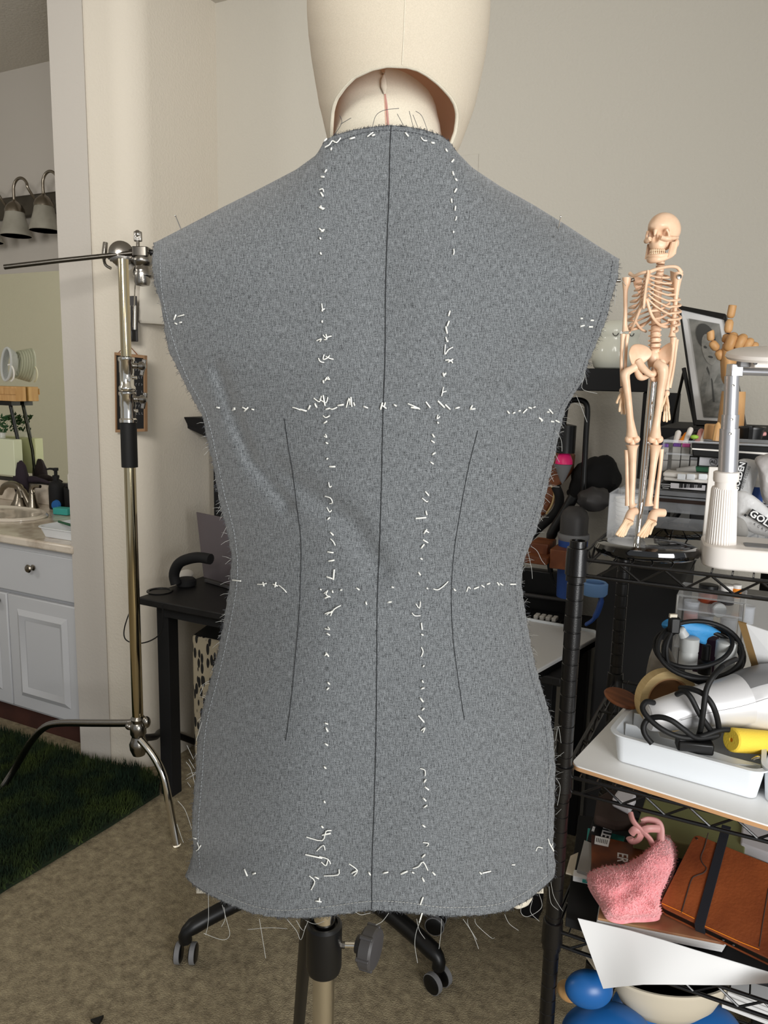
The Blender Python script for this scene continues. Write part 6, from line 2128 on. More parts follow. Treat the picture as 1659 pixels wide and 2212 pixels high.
# ================================================================== second shelf
zB = Z2 + .0052
c0 = PZ(1240, 1648, zB + .008)
a8 = R(-8)
ex, ey = V((math.cos(a8), math.sin(a8), 0)), V((-math.sin(a8), math.cos(a8), 0))
Bd = Matrix((ex, ey, V((0, 0, 1)))).transposed().to_4x4()
Bd.translation = V((c0.x, c0.y, zB))
t = T('white_board', 'white board with rounded corner and brown edge on the middle shelf', 'board', (c0.x + .2, c0.y + .15, zB))
t.part('board_core', MB(Bd).rbox((.236, .145, .003), (.48, .305, .0058), .016, k=6), CARD, label='brown board edge')
t.part('board_face', MB(Bd).rbox((.236, .145, .0072), (.479, .304, .0024), .016, k=6), BOARDW)
zT = zB + .009
# cutlery tray
tl_ = PZ(1330, 1643, zT)
Tm = Matrix.Translation(V((tl_.x, tl_.y, 0))) @ Matrix.Rotation(R(-6.5), 4, 'Z')
t = T('cutlery_tray', 'white plastic cutlery tray with curved dividers on the white board', 'tray', (tl_.x + .1, tl_.y + .08, zT))
TW, TD, TH = .205, .17, .047
t.part('tray_shell', tray(0, TW, 0, TD, zT + .0005, TH, .008, .007, Tm, r=.012, th=.0025), TRAYW, bev=.0008)


def divider(p, q, h0, h1, par=None):
    m = MB(Tm)
    n_ = (V((q[0] - p[0], q[1] - p[1], 0))).normalized()
    s_ = V((-n_.y, n_.x, 0)) * .0016
    P0, P1 = V((p[0], p[1], zT + .003)), V((q[0], q[1], zT + .003))
    prof = [(0, h0), (.25, h0), (.45, h0 * .7 + h1 * .3), (.6, h1), (1, h1)]
    vs = []
    for f_, h_ in prof:
        b = P0.lerp(P1, f_)
        vs += [b - s_, b + s_, b + s_ + V((0, 0, h_)), b - s_ + V((0, 0, h_))]
    fs = []
    for i in range(4):
        for j in range(4):
            fs.append((i * 4 + j, i * 4 + (j + 1) % 4, (i + 1) * 4 + (j + 1) % 4, (i + 1) * 4 + j))
    fs += [(3, 2, 1, 0), (16, 17, 18, 19)]
    m.add(vs, fs)
    t.part('divider', m, TRAYW, bev=.0008)


divider((.0, .045), (.07, .045), .044, .012)
divider((.0, .095), (.075, .095), .044, .014)
divider((.115, .03), (TW, .03), .04, .04)
divider((.15, .12), (TW, .12), .04, .04)
t.part('divider', MB(Tm).add([(.105, .004, zT + .003), (.15, .004, zT + .003), (.2, .028, zT + .003), (.125, .03, zT + .003), (.118, .004, zT + .042), (.16, .004, zT + .042), (.2, .028, zT + .042), (.13, .03, zT + .046)], [(3, 2, 1, 0), (4, 5, 6, 7), (0, 1, 5, 4), (1, 2, 6, 5), (2, 3, 7, 6), (3, 0, 4, 7)]), TRAYW, bev=.001)
# a second white tray further right
t2 = T('white_bin', 'white plastic bin wall right of the cutlery tray', 'bin', (.08, 1.2, zT))
q_ = PZ(1652, 1735, zT)
t2.part('bin_shell', tray(q_.x, q_.x + .12, q_.y, q_.y + .14, zT + .0005, .05, .006, .004), TRAYW)

HD = 1.15
Hd = lambda x, y, dd=0.0: UH(x, y, HD + dd)
t = T('hair_dryer', 'silver grey hair dryer with black cord wrapped round its handle', 'hair dryer', Hd(1560, 1560))
# handle
hp = [Hd(1400, 1548, -.005), Hd(1425, 1545, -.004), Hd(1470, 1535), Hd(1520, 1526), Hd(1560, 1520, .005), Hd(1600, 1512, .01)]
hp = sm(hp, 4)
t.part('handle', MB().tube(hp, [.0215, .0225, .0235, .0245, .0255, .0265, .0275, .0285, .030, .031, .032, .033, .034, .035, .036, .037, .038, .039, .040, .041, .042][:len(hp)], 32), SILVP)
hp0 = Hd(1400, 1548, -.005)
hdir = (Hd(1425, 1545, -.004) - hp0).normalized()
t.part('vent_grille', MB(look(hp0, -hdir)).lathe([(0, .004), (.012, .004), (.018, .002), (.0205, 0)], n=32), SILVP)
for k_ in range(5):
    o_ = -14 + k_ * 7
    a, b = Hd(1404, 1552 + o_ * 1.3, -.03), Hd(1418, 1550 + o_ * 1.3, -.03)
bd_ = Hd(1655, 1506, .02)
hx = (Hd(1720, 1490, .02) - bd_).normalized()
Mb = look(bd_, hx)
t.part('barrel', MB(Mb).lathe([(0, -.082), (.02, -.078), (.036, -.064), (.045, -.045), (.050, -.02), (.0505, .01), (.046, .04), (.04, .07), (.038, .1)], n=48), SILVP, ang=80)
t.part('shell_seam', MB().tube(sm([Hd(1470, 1556, -.032), Hd(1530, 1540, -.04), Hd(1600, 1526, -.034), Hd(1659, 1508, -.034)], 5), .0005, 5), SILVD)
t.part('top_cover', MB(Mb).lathe([(.046, -.05), (.0515, -.02), (.052, .01), (.0475, .04), (.0415, .07), (.0395, .1)], n=24, a0=20, a1=130), SILVD, label='darker grey top cover')
# cord
for pl in ([(1560, 1440, -.03), (1540, 1462, -.045), (1526, 1490, -.05), (1520, 1530, -.055), (1514, 1572, -.05), (1508, 1592, -.03)],
           [(1462, 1500, -.02), (1478, 1494, -.035), (1492, 1506, -.045), (1510, 1540, -.05), (1530, 1570, -.05), (1540, 1584, -.04)],
           [(1470, 1486, .0), (1492, 1488, -.03), (1520, 1500, -.046), (1540, 1525, -.056), (1551, 1560, -.05), (1551, 1586, -.04), (1536, 1594, -.04)],
           [(1412, 1518, -.01), (1396, 1516, -.022), (1388, 1530, -.03), (1400, 1550, -.04), (1430, 1575, -.052), (1470, 1592, -.058), (1510, 1592, -.056), (1552, 1578, -.05), (1575, 1576, -.045)],
           [(1408, 1606, -.05), (1394, 1588, -.045), (1390, 1570, -.04), (1400, 1554, -.036), (1424, 1549, -.045), (1450, 1556, -.055), (1478, 1576, -.06), (1506, 1594, -.058), (1550, 1588, -.05)],
           [(1560, 1440, -.03), (1572, 1432, .0), (1590, 1424, .03)]):
    pts_ = []
    t.part('power_cord', MB().tube(sm([Hd(*q_) for q_ in pl], 6), .0043, 10), RUBBER)
a = Hd(1500, 1606, -.052)
t.part('plug_block', MB(Matrix.Translation(a) @ Matrix.Rotation(R(15), 4, 'Z')).box((0, 0, -.002), (.052, .03, .018)), BLACK, bev=.003)
# foam roll
fa_, fb2 = Hd(1579, 1598, -.055), Hd(1700, 1608, -.02)
fd_ = (fb2 - fa_).normalized()
t = T('foam_roll', 'yellow foam tube resting on the cutlery tray by the hair dryer', 'foam tube', (fa_.x, fa_.y, fa_.z - .02))
n = 40
rf = .0185
m = MB(look(fa_, fd_))
m.lathe([(.0034, .006), (.0034, 0), (.0155, 0), (.0178, .002), (rf, .006), (rf, .12), (0, .12)], n=n)
t.part('foam_body', m, YELL)
t.part('core', MB(look(fa_, fd_)).lathe([(0, .0035), (.0034, .0035), (.0034, .006)], n=16), ORNG, label='orange hole of the foam tube')
# small beaded silver strap
a = [Hd(1627, 1640, -.07), Hd(1640, 1636, -.072), Hd(1652, 1650, -.072), Hd(1662, 1672, -.07)]
t = T('chrome_trim', 'small chrome curved piece at the right edge of the tray', 'trim piece', a[0])
t.part('curved_band', MB().tube(sm(a, 5), .0042, 10, flat=.5), CHROME)
for q_ in sm(a, 6):
    t.part('bead', MB().ell(q_ + V((-.002, -.003, .001)), (.001, .001, .001), nu=8, nv=6), CHROME)

# masking tape roll leaning behind the tray
tc_ = Hd(1440, 1512, .08)
td_ = (-FW + V((0, 0, .12)) + RW * .12).normalized()
m = MB(look(tc_, td_))
m.lathe([(.040, -.011), (.0525, -.011), (.0525, .011), (.040, .011), (.040, -.011)], n=56)
t = T('masking_tape', 'cream masking tape roll leaning behind the cutlery tray', 'tape', tc_ - V((0, 0, .03)))
t.part('tape_roll', m, TAPE)
t.part('cardboard_core', MB(look(tc_, td_)).lathe([(.0375, -.0105), (.0398, -.0105), (.0398, .0105), (.0375, .0105), (.0375, -.0105)], n=48), CARD)
wc = Hd(1344, 1508, .11)
one('wooden_disc', 'small oval wooden disc left of the masking tape', 'disc', MB(look(wc, (V((0, 0, 1)) - FW * .15 + RW * .2))).lathe([(0, -.003), (.03, -.003), (.032, 0), (.03, .003), (0, .003)], n=40, sy=1), WOODB)
# crumpled clear bag behind tape
pouch([(1398, 1470), (1400, 1430), (1412, 1395), (1428, 1380), (1446, 1400), (1462, 1436), (1470, 1462), (1440, 1470)], .17, .04, mat('hazy_film', (150, 142, 130), .3, bump=.006, bs=35, alpha=.75), 'film_bag', 'hazy clear plastic bag behind the masking tape', 'bag', fn=Hd)
# cable coil
t = T('black_cable_coil', 'coiled black cable with plug hanging over the bottles', 'cable', Hd(1510, 1460, .1))
for (cx_, cy_, rx_, ry_, rot, dd) in ((1512, 1404, 92, 62, 6, .07), (1500, 1392, 82, 50, -4, .09), (1520, 1412, 88, 58, 10, .1), (1508, 1410, 96, 52, 14, .085)):
    pts = []
    for i in range(40):
        a = 2 * math.pi * i / 40
        x, y = rx_ * math.cos(a), ry_ * math.sin(a)
        pts.append(Hd(cx_ + x * math.cos(R(rot)) - y * math.sin(R(rot)), cy_ + x * math.sin(R(rot)) + y * math.cos(R(rot)), dd - .035 * math.sin(a)))
    t.part('cable_loop', MB().tube(pts, .0038, 10, closed=True), RUBBER)
t.part('cable_end', MB().tube(sm([Hd(1450, 1368, .07), Hd(1440, 1400, .06), Hd(1446, 1436, .06), (Hd(1480, 1462, .06)), Hd(1530, 1482, .05), Hd(1545, 1475, .04)], 5), .0031, 10), RUBBER)
t.part('plug', MB(Matrix.Translation(Hd(1456, 1350, .08)) @ Matrix.Rotation(YAW, 4, 'Z')).box((0, 0, 0), (.017, .016, .028)), BLACK, bev=.003)
t.part('plug_prong', MB(Matrix.Translation(Hd(1454, 1330, .08)) @ Matrix.Rotation(YAW, 4, 'Z')).box((0, 0, 0), (.012, .006, .006)), BEIGE)
# blue nitrile glove
m = MB()
k = pouch([(1430, 1345), (1446, 1336), (1470, 1340), (1500, 1344), (1530, 1350), (1552, 1362), (1556, 1368), (1530, 1378), (1524, 1392), (1500, 1384), (1470, 1372), (1446, 1362), (1432, 1356)], .12, .018, BLUEG, 'nitrile_glove', 'crumpled blue nitrile glove lying on the bottles', 'glove', fn=Hd)
# jars and bottles
def bottle(x, ytop, ybot, wpx, dd, body, cap, capfrac, name, lab, neck=.75):
    b, a = Hd(x, ybot, dd), Hd(x, ytop, dd)
    hgt = a.z - b.z
    r_ = wpx / 2 * (HD + dd) / F
    k = T(name, lab, 'bottle', (b.x, b.y, b.z))
    mm = fr((b.x, b.y, b.z))
    k.part('bottle_body', MB(mm).lathe([(0, 0), (r_ * .94, 0), (r_, hgt * .03), (r_, hgt * (1 - capfrac) * .86), (r_ * neck, hgt * (1 - capfrac))], n=24), body)
    k.part('bottle_cap', MB(mm).lathe([(r_ * neck, hgt * (1 - capfrac)), (r_ * (neck + .12), hgt * (1 - capfrac)), (r_ * (neck + .12), hgt * .97), (r_ * neck * .9, hgt), (0, hgt)], n=24), cap)
    return k


SQ = bottle(1485, 1376, 1440, 40, .10, FROST, FROST, .45, 'squeeze_bottle', 'frosted squeeze bottle inside the cable coil at left', .9)
m = MB().tube([Hd(1478, 1374, .1), Hd(1472, 1362, .1), Hd(1478, 1356, .1)], [.009, .008, .004], 12)
SQ.part('nozzle', m, FROST)
bottle(1563, 1384, 1458, 42, .10, FROST, FROST, .5, 'frosted_bottle', 'frosted round bottle inside the cable coil at right', .95)
bottle(1521, 1392, 1455, 30, .12, BLACK, BLACK, .5, 'dropper_bottle', 'black bottle between the two frosted bottles', .5)
pbox('purple_carton', 'dark purple carton behind the black bottle', 'carton', 1502, 1378, 1546, 1452, .15, .03, mat('plum_carton', (64, 38, 62), .6), fn=Hd)
# clear drawer box with jars
a, b = Hd(1464, 1285, .19), Hd(1592, 1470, .19)
k = T('clear_jar_box', 'clear acrylic box holding small paint jars on the middle shelf', 'box', ((a.x + b.x) / 2, a.y + .05, b.z))
for zz in (a.z, Hd(1464, 1292, .19).z - .02, Hd(1464, 1395, .19).z):
    k.part('shelf_panel', MB().box(((a.x + b.x) / 2, a.y + .05, zz), (b.x - a.x, .1, .003)), CLEAR2)
k.part('side_panel', MB().box((a.x, a.y + .05, (a.z + zT) / 2), (.003, .1, a.z - zT)), CLEAR)
k.part('side_panel', MB().box((b.x, a.y + .05, (a.z + zT) / 2), (.003, .1, a.z - zT)), CLEAR)
k.part('front_edge', MB().tube([(a.x, a.y, zT + .002), (a.x, a.y, a.z), (b.x, a.y, a.z), (b.x, a.y, zT + .002)], .0018, 8), GREYW)


def jar(x, ytop, ybot, wpx, dd, fill, ff, lab, grp=None):
    b, a_ = Hd(x, ybot, dd), Hd(x, ytop, dd)
    hgt, r_ = a_.z - b.z, wpx / 2 * (HD + dd) / F
    k = T('paint_jar', lab, 'jar', (b.x, b.y, b.z), grp)
    mm = fr((b.x, b.y, b.z))
    if ff:
        k.part('paint', MB(mm).lathe([(0, .001), (r_ * .9, .001), (r_ * .9, hgt * ff), (0, hgt * ff)], n=20), fill)
    k.part('glass', MB(mm).lathe([(0, 0), (r_, 0), (r_, hgt), (r_ * .9, hgt), (r_ * .92, .0006), (0, .0006)], n=20), CLEAR2)
    k.part('jar_lid', MB(mm).lathe([(0, hgt), (r_ * 1.04, hgt), (r_ * 1.04, hgt * 1.12), (0, hgt * 1.12)], n=20), CLEAR2)


ORP = mat('orange_paint', (226, 104, 40), .4)
REDP = mat('crimson_paint', (120, 30, 40), .4)
jar(1491, 1302, 1340, 32, .21, ORP, .45, 'small clear jar half full of orange paint')
jar(1522, 1330, 1350, 34, .22, LILAC, .7, 'small clear jar with pale lilac paint')
m = MB(look(Hd(1553, 1318, .2), -FW)).lathe([(0, -.01), (.013, -.01), (.0135, .002), (.012, .004), (0, .004)], n=28)
one('jar_lid_disc', 'round frosted jar lid facing out of the clear box', 'jar', m, FROST)
m = MB().cyl(Hd(1534, 1318, .215), Hd(1546, 1318, .215), .012, 20)
one('empty_jar', 'empty clear jar lying beside the round lid', 'jar', m, CLEAR2)
jar(1570, 1336, 1380, 36, .22, REDP, .0, 'empty ribbed clear jar at the right of the box')
jar(1612, 1312, 1345, 30, .24, LILAC, .0, 'empty clear jar standing outside the box at right')
bottle(1528, 1262, 1300, 40, .24, RED, BLACK, .3, 'ink_bottle', 'rust orange labelled bottle under the top rails', .9)
bottle(1567, 1262, 1304, 34, .23, GREYD, WHITEP, .3, 'label_bottle', 'dark bottle with white cap beside the rust orange one', .8)
bottle(1590, 1262, 1290, 20, .22, ORNG, WHITEP, .3, 'orange_bottle', 'tiny orange bottle at the corner of the clear box', .8)
pbox('grey_box', 'grey translucent storage box behind the jars at the right edge', 'box', 1600, 1282, 1720, 1400, .34, .05, GREYW, fn=Hd)
# white card panel with wooden edge
pc = [Hd(1612, 1348, .06), Hd(1720, 1384, .02), Hd(1750, 1520, .02), Hd(1642, 1448, .06)]
n_ = (pc[1] - pc[0]).cross(pc[3] - pc[0]).normalized()
if n_.dot(CAM - pc[0]) < 0:
    n_ = -n_
t = T('white_canvas', 'white canvas panel with wooden side leaning at the right edge', 'canvas', pc[3])
t.part('canvas_face', MB().hexa([p_ - n_ * .002 for p_ in pc] + pc), PAPER)
sd_ = -RW * .008 + FW * .012
t.part('wood_edge', MB().hexa([pc[0] - n_ * .004, pc[3] - n_ * .004, pc[3] - n_ * .004 + sd_, pc[0] - n_ * .004 + sd_, pc[0], pc[3], pc[3] + sd_, pc[0] + sd_]), mat('stretcher_wood', (170, 136, 88), .6))

# ================================================================== third shelf
zC = Z3 + .006
def slab(px, z, th_, name, lab, cat, mt_, bev=.001, tz=(0, 0, 0, 0), Tt=None, pname=None):
    """flat thing from its picture corners lying at height z (tz: extra height per corner)"""
    ps_ = [PZ(x, y, z + dz_) for (x, y), dz_ in zip(px, tz if len(tz) >= len(px) else [0] * len(px))]
    n = len(ps_)
    m = MB().add([p_ - V((0, 0, th_)) for p_ in ps_] + ps_, [tuple(reversed(range(n))), tuple(range(n, 2 * n))] + [(i, (i + 1) % n, n + (i + 1) % n, n + i) for i in range(n)])
    if Tt:
        Tt.part(pname or name, m, mt_, bev=bev)
        return ps_
    one(name, lab, cat, m, mt_, bev=bev)
    return ps_


slab([(1222, 1982), (1560, 2086), (1760, 2138), (1720, 1830), (1250, 1760)], zC + .02, .016, 'black_folder', 'large black folder lying on the lower shelf', 'folder', BLACKM)
# long black case edge beneath the magazines
# paper sheet drooping over the front edge
m = MB()
topl = [(1248, 1984), (1300, 1996), (1360, 2010), (1430, 2030), (1500, 2052), (1580, 2076), (1660, 2100), (1740, 2124)]
botl = [(1303, 2136), (1345, 2131), (1390, 2127), (1450, 2127), (1520, 2128), (1590, 2128), (1660, 2124), (1740, 2128)]
NN = 10


def drop(u, v):
    i = min(6, int(u * 7))
    f_ = u * 7 - i
    a = V((topl[i][0] + (topl[i + 1][0] - topl[i][0]) * f_, topl[i][1] + (topl[i + 1][1] - topl[i][1]) * f_, 0))
    b = V((botl[i][0] + (botl[i + 1][0] - botl[i][0]) * f_, botl[i][1] + (botl[i + 1][1] - botl[i][1]) * f_, 0))
    p_ = a.lerp(b, v)
    Y = 1.122 - .022 * v ** 1.3 + .006 * math.sin(u * 9 + v * 2)
    return PY(p_.x, p_.y, Y)


m.grid(drop, 28, NN)
n0 = len(m.v)
m.v += [p_ + V((0, .0009, 0)) for p_ in m.v]
m.f += [tuple(reversed([n0 + i for i in f])) for f in list(m.f)]
one('drooping_paper', 'large white paper sheet drooping over the lower shelf front', 'paper', m, PAPER, ang=80)
slab([(1222, 1990), (1262, 2016), (1300, 2010), (1280, 1968), (1226, 1962)], zC + .002, .002, 'paper_pad', 'cream paper pad poking out at the left of the folder', 'paper', BEIGE)
slab([(1256, 2052), (1290, 2100), (1330, 2110), (1300, 2056), (1262, 2038)], .47, .003, 'paper_scrap', 'cream paper scrap below the lower shelf rail', 'paper', BEIGE)
# magazines
zm = zC + .024
t = T('magazine_stack', 'stack of magazines with white page edges under the brown case', 'magazines', PZ(1420, 1960, zm))
for k_ in range(4):
    o_ = k_ * 1.5
    slab([(1287 + o_, 1998 - o_ * 3.4), (1560 + o_, 2052 - o_ * 3.4), (1640, 1920), (1310, 1868)], zm + .0045 * (k_ + 1), .0040, '', '', '', PAPER if k_ < 3 else mat('magazine_cover', (196, 160, 118), .4, c2=(150, 96, 70), ns=11), bev=.0004, Tt=t, pname='magazine')
zk = zm + .02
# books at the left back
slab([(1258, 1900), (1330, 1915), (1350, 1806), (1270, 1788)], zk + .004, .006, 'teal_book', 'teal book under the magazines at the left', 'book', TEAL)
t = T('black_magazine', 'black magazine with rotated white letters behind the brown one', 'magazine', PZ(1298, 1800, zk + .006))
BMG = t
pz_ = slab([(1268, 1815), (1312, 1826), (1330, 1776), (1282, 1766)], zk + .011, .005, '', '', '', mat('black_cover', (26, 26, 28), .4), Tt=t, pname='cover')


def ontop(pts4, s, size, mt_, deg, z, name='lettering', par=None, where=(.5, .5)):
    """letters lying flat on a slab"""
    a, b, c, d = pts4
    p_ = a.lerp(b, where[0]).lerp(d.lerp(c, where[0]), where[1])
    xx = (b - a)
    xx.z = 0
    xx.normalize()
    M_ = Matrix((xx, V((-xx.y, xx.x, 0)), V((0, 0, 1)))).transposed().to_4x4()
    M_.translation = V((p_.x, p_.y, z))
    return text_mb(s, size, M_ @ Matrix.Rotation(R(deg), 4, 'Z'), bold=.0002)


BMG.part('lettering', ontop(pz_, 'YLE', .024, WHITEI, -90, zk + .0118, where=(.75, .5)), WHITEI)
BMG.part('small_lettering', ontop(pz_, 'STYLE', .006, WHITEI, -90, zk + .0118, where=(.14, .5)), WHITEI)
t = T('brown_magazine', 'brown photo magazine with white barcode label behind the pink cloth', 'magazine', PZ(1340, 1860, zk + .01))
pz_ = slab([(1278, 1880), (1400, 1905), (1412, 1832), (1277, 1802)], zk + .016, .006, '', '', '', mat('brown_cover', (128, 70, 36), .35, c2=(60, 30, 22), ns=16), Tt=t, pname='cover')
lp_ = slab([(1284, 1822), (1314, 1829), (1318, 1812), (1286, 1805)], zk + .0168, .0006, '', '', '', PAPER, bev=0, Tt=t, pname='label_sheet')
m = MB()
for i in range(7):
    f_ = .12 + i * .12
    a, b = lp_[0].lerp(lp_[1], f_), lp_[3].lerp(lp_[2], f_)
    a_, b2_ = a.lerp(b, .25), a.lerp(b, .75)
    m.tube([a_ + V((0, 0, .0003)), b2_ + V((0, 0, .0003))], .0005, 4)
t.part('barcode', m, INK, kind='stuff')
t.part('lettering', ontop(pz_, 'ER', .026, WHITEI, -90, zk + .0168, where=(.52, .5)), WHITEI)
slab([(1246, 1878), (1276, 1888), (1282, 1822), (1262, 1814)], zk + .012, .006, 'grey_notebook', 'grey spiral notebook between teal book and pink cloth', 'notebook', GREYW)
slab([(1238, 1892), (1276, 1900), (1276, 1884), (1240, 1878)], zk + .006, .010, 'page_block', 'white page block at the left end of the lower shelf', 'book', PAPER)
slab([(1222, 1885), (1240, 1890), (1250, 1840), (1232, 1848)], zk + .003, .003, 'pale_sheet', 'pale paper sheet standing out beside the rack post', 'paper', BEIGE)
slab([(1283, 1762), (1330, 1778), (1372, 1776), (1362, 1722), (1320, 1702), (1290, 1720)], zk + .04, .02, 'brown_pouch', 'dark brown rounded pouch behind the magazines', 'pouch', BROWN, bev=.006)
slab([(1370, 1800), (1608, 1850), (1612, 1760), (1400, 1706)], zk + .045, .03, 'olive_folder', 'olive green folder stack behind the pink holder', 'folder', OLIVE, bev=.002)
slab([(1322, 1722), (1362, 1742), (1376, 1716), (1340, 1696)], zk + .06, .02, 'white_wrapping', 'crumpled white paper behind the truss at left', 'paper', LILAC, bev=.005)
slab([(1600, 1820), (1760, 1880), (1760, 1790), (1606, 1744)], zk + .05, .02, 'white_packet', 'white packet at the right behind the brown case', 'packet', LILAC, bev=.003)
# pink silicone holder
t = T('silicone_holder', 'dusty pink looped silicone holder above the pink cloth', 'holder', PZ(1395, 1825, zk + .02))
Hk = 1.22
K_ = lambda x, y, dd=0.0: UH(x, y, Hk + dd)
for pl in ([(1362, 1756, .01), (1368, 1774, 0), (1384, 1792, -.005), (1402, 1810, -.01), (1410, 1826, -.012)],
           [(1386, 1776, .01), (1400, 1771, .01), (1420, 1776, .005), (1427, 1790, 0), (1427, 1812, -.005), (1425, 1826, -.008)],
           [(1384, 1796, -.005), (1400, 1790, -.01), (1424, 1790, -.008)], [(1364, 1800, .0), (1372, 1792, -.004), (1384, 1796, -.005), (1380, 1812, -.004), (1366, 1818, .0), (1360, 1810, 0)],
           [(1386, 1776, .01), (1390, 1786, .004), (1386, 1796, -.004)]):
    t.part('loop', MB().tube(sm([K_(*q_) for q_ in pl], 5), .0042, 10, flat=1.6), PINKS)
# pink fuzzy cloth
ol = [(1275, 1884), (1310, 1871), (1345, 1868), (1378, 1852), (1404, 1832), (1430, 1806), (1450, 1812), (1461, 1838), (1459, 1870), (1446, 1900), (1432, 1926), (1424, 1955), (1426, 1976), (1402, 1982), (1368, 1983), (1340, 1986), (1312, 1976), (1296, 1948), (1280, 1924), (1270, 1902)]
olS = sm([(x, y, 0) for x, y in ol], 4, closed=True)
zp_ = zk + .006
cxp, cyp = 1362, 1912


def pk(f_, q_):
    x, y = cxp + (q_.x - cxp) * f_, cyp + (q_.y - cyp) * f_
    hgt = .032 * math.sqrt(max(0, 1 - f_ ** 3)) + .006 * noise.noise(V((x * .03, y * .03, 0))) * (1 - f_ * .5)
    back = lerp([(1810, .035), (1990, .0)], y)
    # keep the drawn outline while lifting
    return PZ(x, y, zp_ + .004 + hgt + back)


m = MB()
K = 14
n = len(olS)
for i in range(K):
    for q_ in olS:
        m.v.append(pk(1 - i / K, q_))
m.v.append(pk(0, olS[0]))
m.f = [(i * n + j, i * n + (j + 1) % n, (i + 1) * n + (j + 1) % n, (i + 1) * n + j) for i in range(K - 1) for j in range(n)] + [((K - 1) * n + j, (K - 1) * n + (j + 1) % n, K * n) for j in range(n)]
base = len(m.v)
for q_ in olS:
    p_ = pk(1, q_)
    m.v.append(p_ - V((0, 0, .008)))
m.f += [(j, (j + 1) % n, base + (j + 1) % n, base + j) for j in range(n)] + [tuple(reversed(range(base, base + n)))]
t = T('pink_cloth', 'fluffy pink terry cloth on the magazines', 'cloth', PZ(1362, 1950, zp_))
t.part('cloth_body', m, PINKF, ang=80)
mf = MB()
for _ in range(9000):
    q_ = random.choice(olS)
    f_ = math.sqrt(random.random())
    if random.random() < .12:
        f_ = 1
    p_ = pk(f_, q_)
    d_ = V((random.gauss(0, 1), random.gauss(0, 1) - .4, random.gauss(.5, 1))).normalized()
    s_ = d_.cross(V((0, 1, .3))).normalized() * .0005
    l_ = random.uniform(.002, .005)
    p_ = p_ + V((random.uniform(-.0015, .0015), random.uniform(-.0015, .0015), 0))
    mf.add([p_ - s_, p_ + s_, p_ + d_ * l_ + V((random.gauss(0, .0008), 0, 0))], [(0, 1, 2)])
t.part('fluff', mf, PINKF2, kind='stuff', ang=180)

# brown tablet case
zA = zk + .012
A = PZ(1424, 1957, zA + .006)
B0 = PZ(1659, 2070, zA + .006)
Cc = PZ(1488, 1796, zA + .07)
u_ = (B0 - A).normalized()
v_ = (Cc - A)
v_ = (v_ - u_ * v_.dot(u_))
LV = v_.length
v_.normalize()
nn = u_.cross(v_).normalized()
if nn.z < 0:
    nn = -nn
Tc = Matrix((u_, v_, nn)).transposed().to_4x4()
Tc.translation = A
LU = .25
t = T('tablet_case', 'tan brown leather tablet case with dark elastic strap on the lower shelf', 'tablet case', A)
t.part('cover', MB(Tc).rbox((LU / 2, LV / 2, -.001), (LU, LV, .003), .01, k=5), LEATH, bev=.0008)
t.part('tablet_body', MB(Tc).rbox((LU / 2, LV / 2, -.0085), (LU - .001, LV - .001, .0115), .01, k=5), BLACK, bev=.001)
t.part('back_cover', MB(Tc).rbox((LU / 2, LV / 2, -.0158), (LU + .004, LV + .002, .0025), .011, k=5), LEATH, bev=.0008)


def oncase(x, y, o=.0008):
    """pixel to the case plane"""
    r_ = ray(x, y)
    p_ = CAM + r_ * ((A - CAM).dot(nn) / r_.dot(nn))
    return p_ + nn * o


s0, s1 = oncase(1564, 1806), oncase(1512, 1998)
su = (s1 - s0).normalized()
s0 = s0 - su * .02
sw = nn.cross(su).normalized() * .0072
t.part('elastic_strap', MB().hexa([s0 - sw, s0 + sw, s1 + sw, s1 - sw, s0 - sw + nn * .0016, s0 + sw + nn * .0016, s1 + sw + nn * .0016, s1 - sw + nn * .0016]), ELAST, bev=.0004)
e0 = s1 + su * .003
t.part('strap_end', MB().hexa([s1 - sw - nn * .016, s1 + sw - nn * .016, e0 + sw - nn * .016, e0 - sw - nn * .016, s1 - sw + nn * .0016, s1 + sw + nn * .0016, e0 + sw + nn * .0016, e0 - sw + nn * .0016]), ELAST)
t.part('flap_edge', MB().tube(sm([oncase(*q_) for q_ in ((1530, 1800), (1522, 1830), (1514, 1852), (1518, 1866), (1526, 1876), (1520, 1886), (1504, 1892), (1494, 1900), (1484, 1930), (1472, 1972))], 4), .0009, 6), BROWN)
t.part('stitching', MB().tube([oncase(1520, 2000, .001), oncase(1560, 2018, .001), oncase(1600, 2036, .001), oncase(1640, 2052, .001)], .0006, 6), ORNG)
t.part('stitching', MB().tube([oncase(1430, 1952, .001), oncase(1470, 1970, .001), oncase(1500, 1985, .001)], .0006, 6), ORNG)
t.part('fold_line', MB().tube([oncase(1660, 1920, .0006), oncase(1648, 1990, .0006), oncase(1640, 2046, .0006)], .0007, 6), BROWN)
t.part('snap', MB(look(oncase(1505, 1812, .0005), nn)).lathe([(0, 0), (.0022, 0), (.002, .001), (0, .0014)], n=14), NICKEL)
for (x, y) in ((1562, 2023), (1584, 2034)):
    t.part('port', MB().ell(A + u_ * ((oncase(x, y) - A).dot(u_)) + nn * -.0085 - v_ * .0006, (.002, .0008, .0012), nu=10, nv=6), GREYD)

# ================================================================== below the lower shelf
Hb = lambda x, y, dd=0.0: UH(x, y, 1.10 + dd)
q = Hb(1275, 2140)
t = T('blue_cushion', 'rounded bright blue plastic seat with lobes below the rack', 'seat', (q.x + .08, q.y, .2))
# visible lobes of a moulded blue tub
def lobe(x, y, rx_, ry_, dd, nm):
    c_ = Hb(x, y, dd)
    s_ = (1.10 + dd) / F
    t.part(nm, MB(Matrix.Translation(c_) @ Matrix.Rotation(YAW, 4, 'Z')).ell((0, 0, 0), (rx_ * s_, (rx_ + ry_) * .4 * s_, ry_ * s_), nu=36, nv=20), BLUE, ang=80)


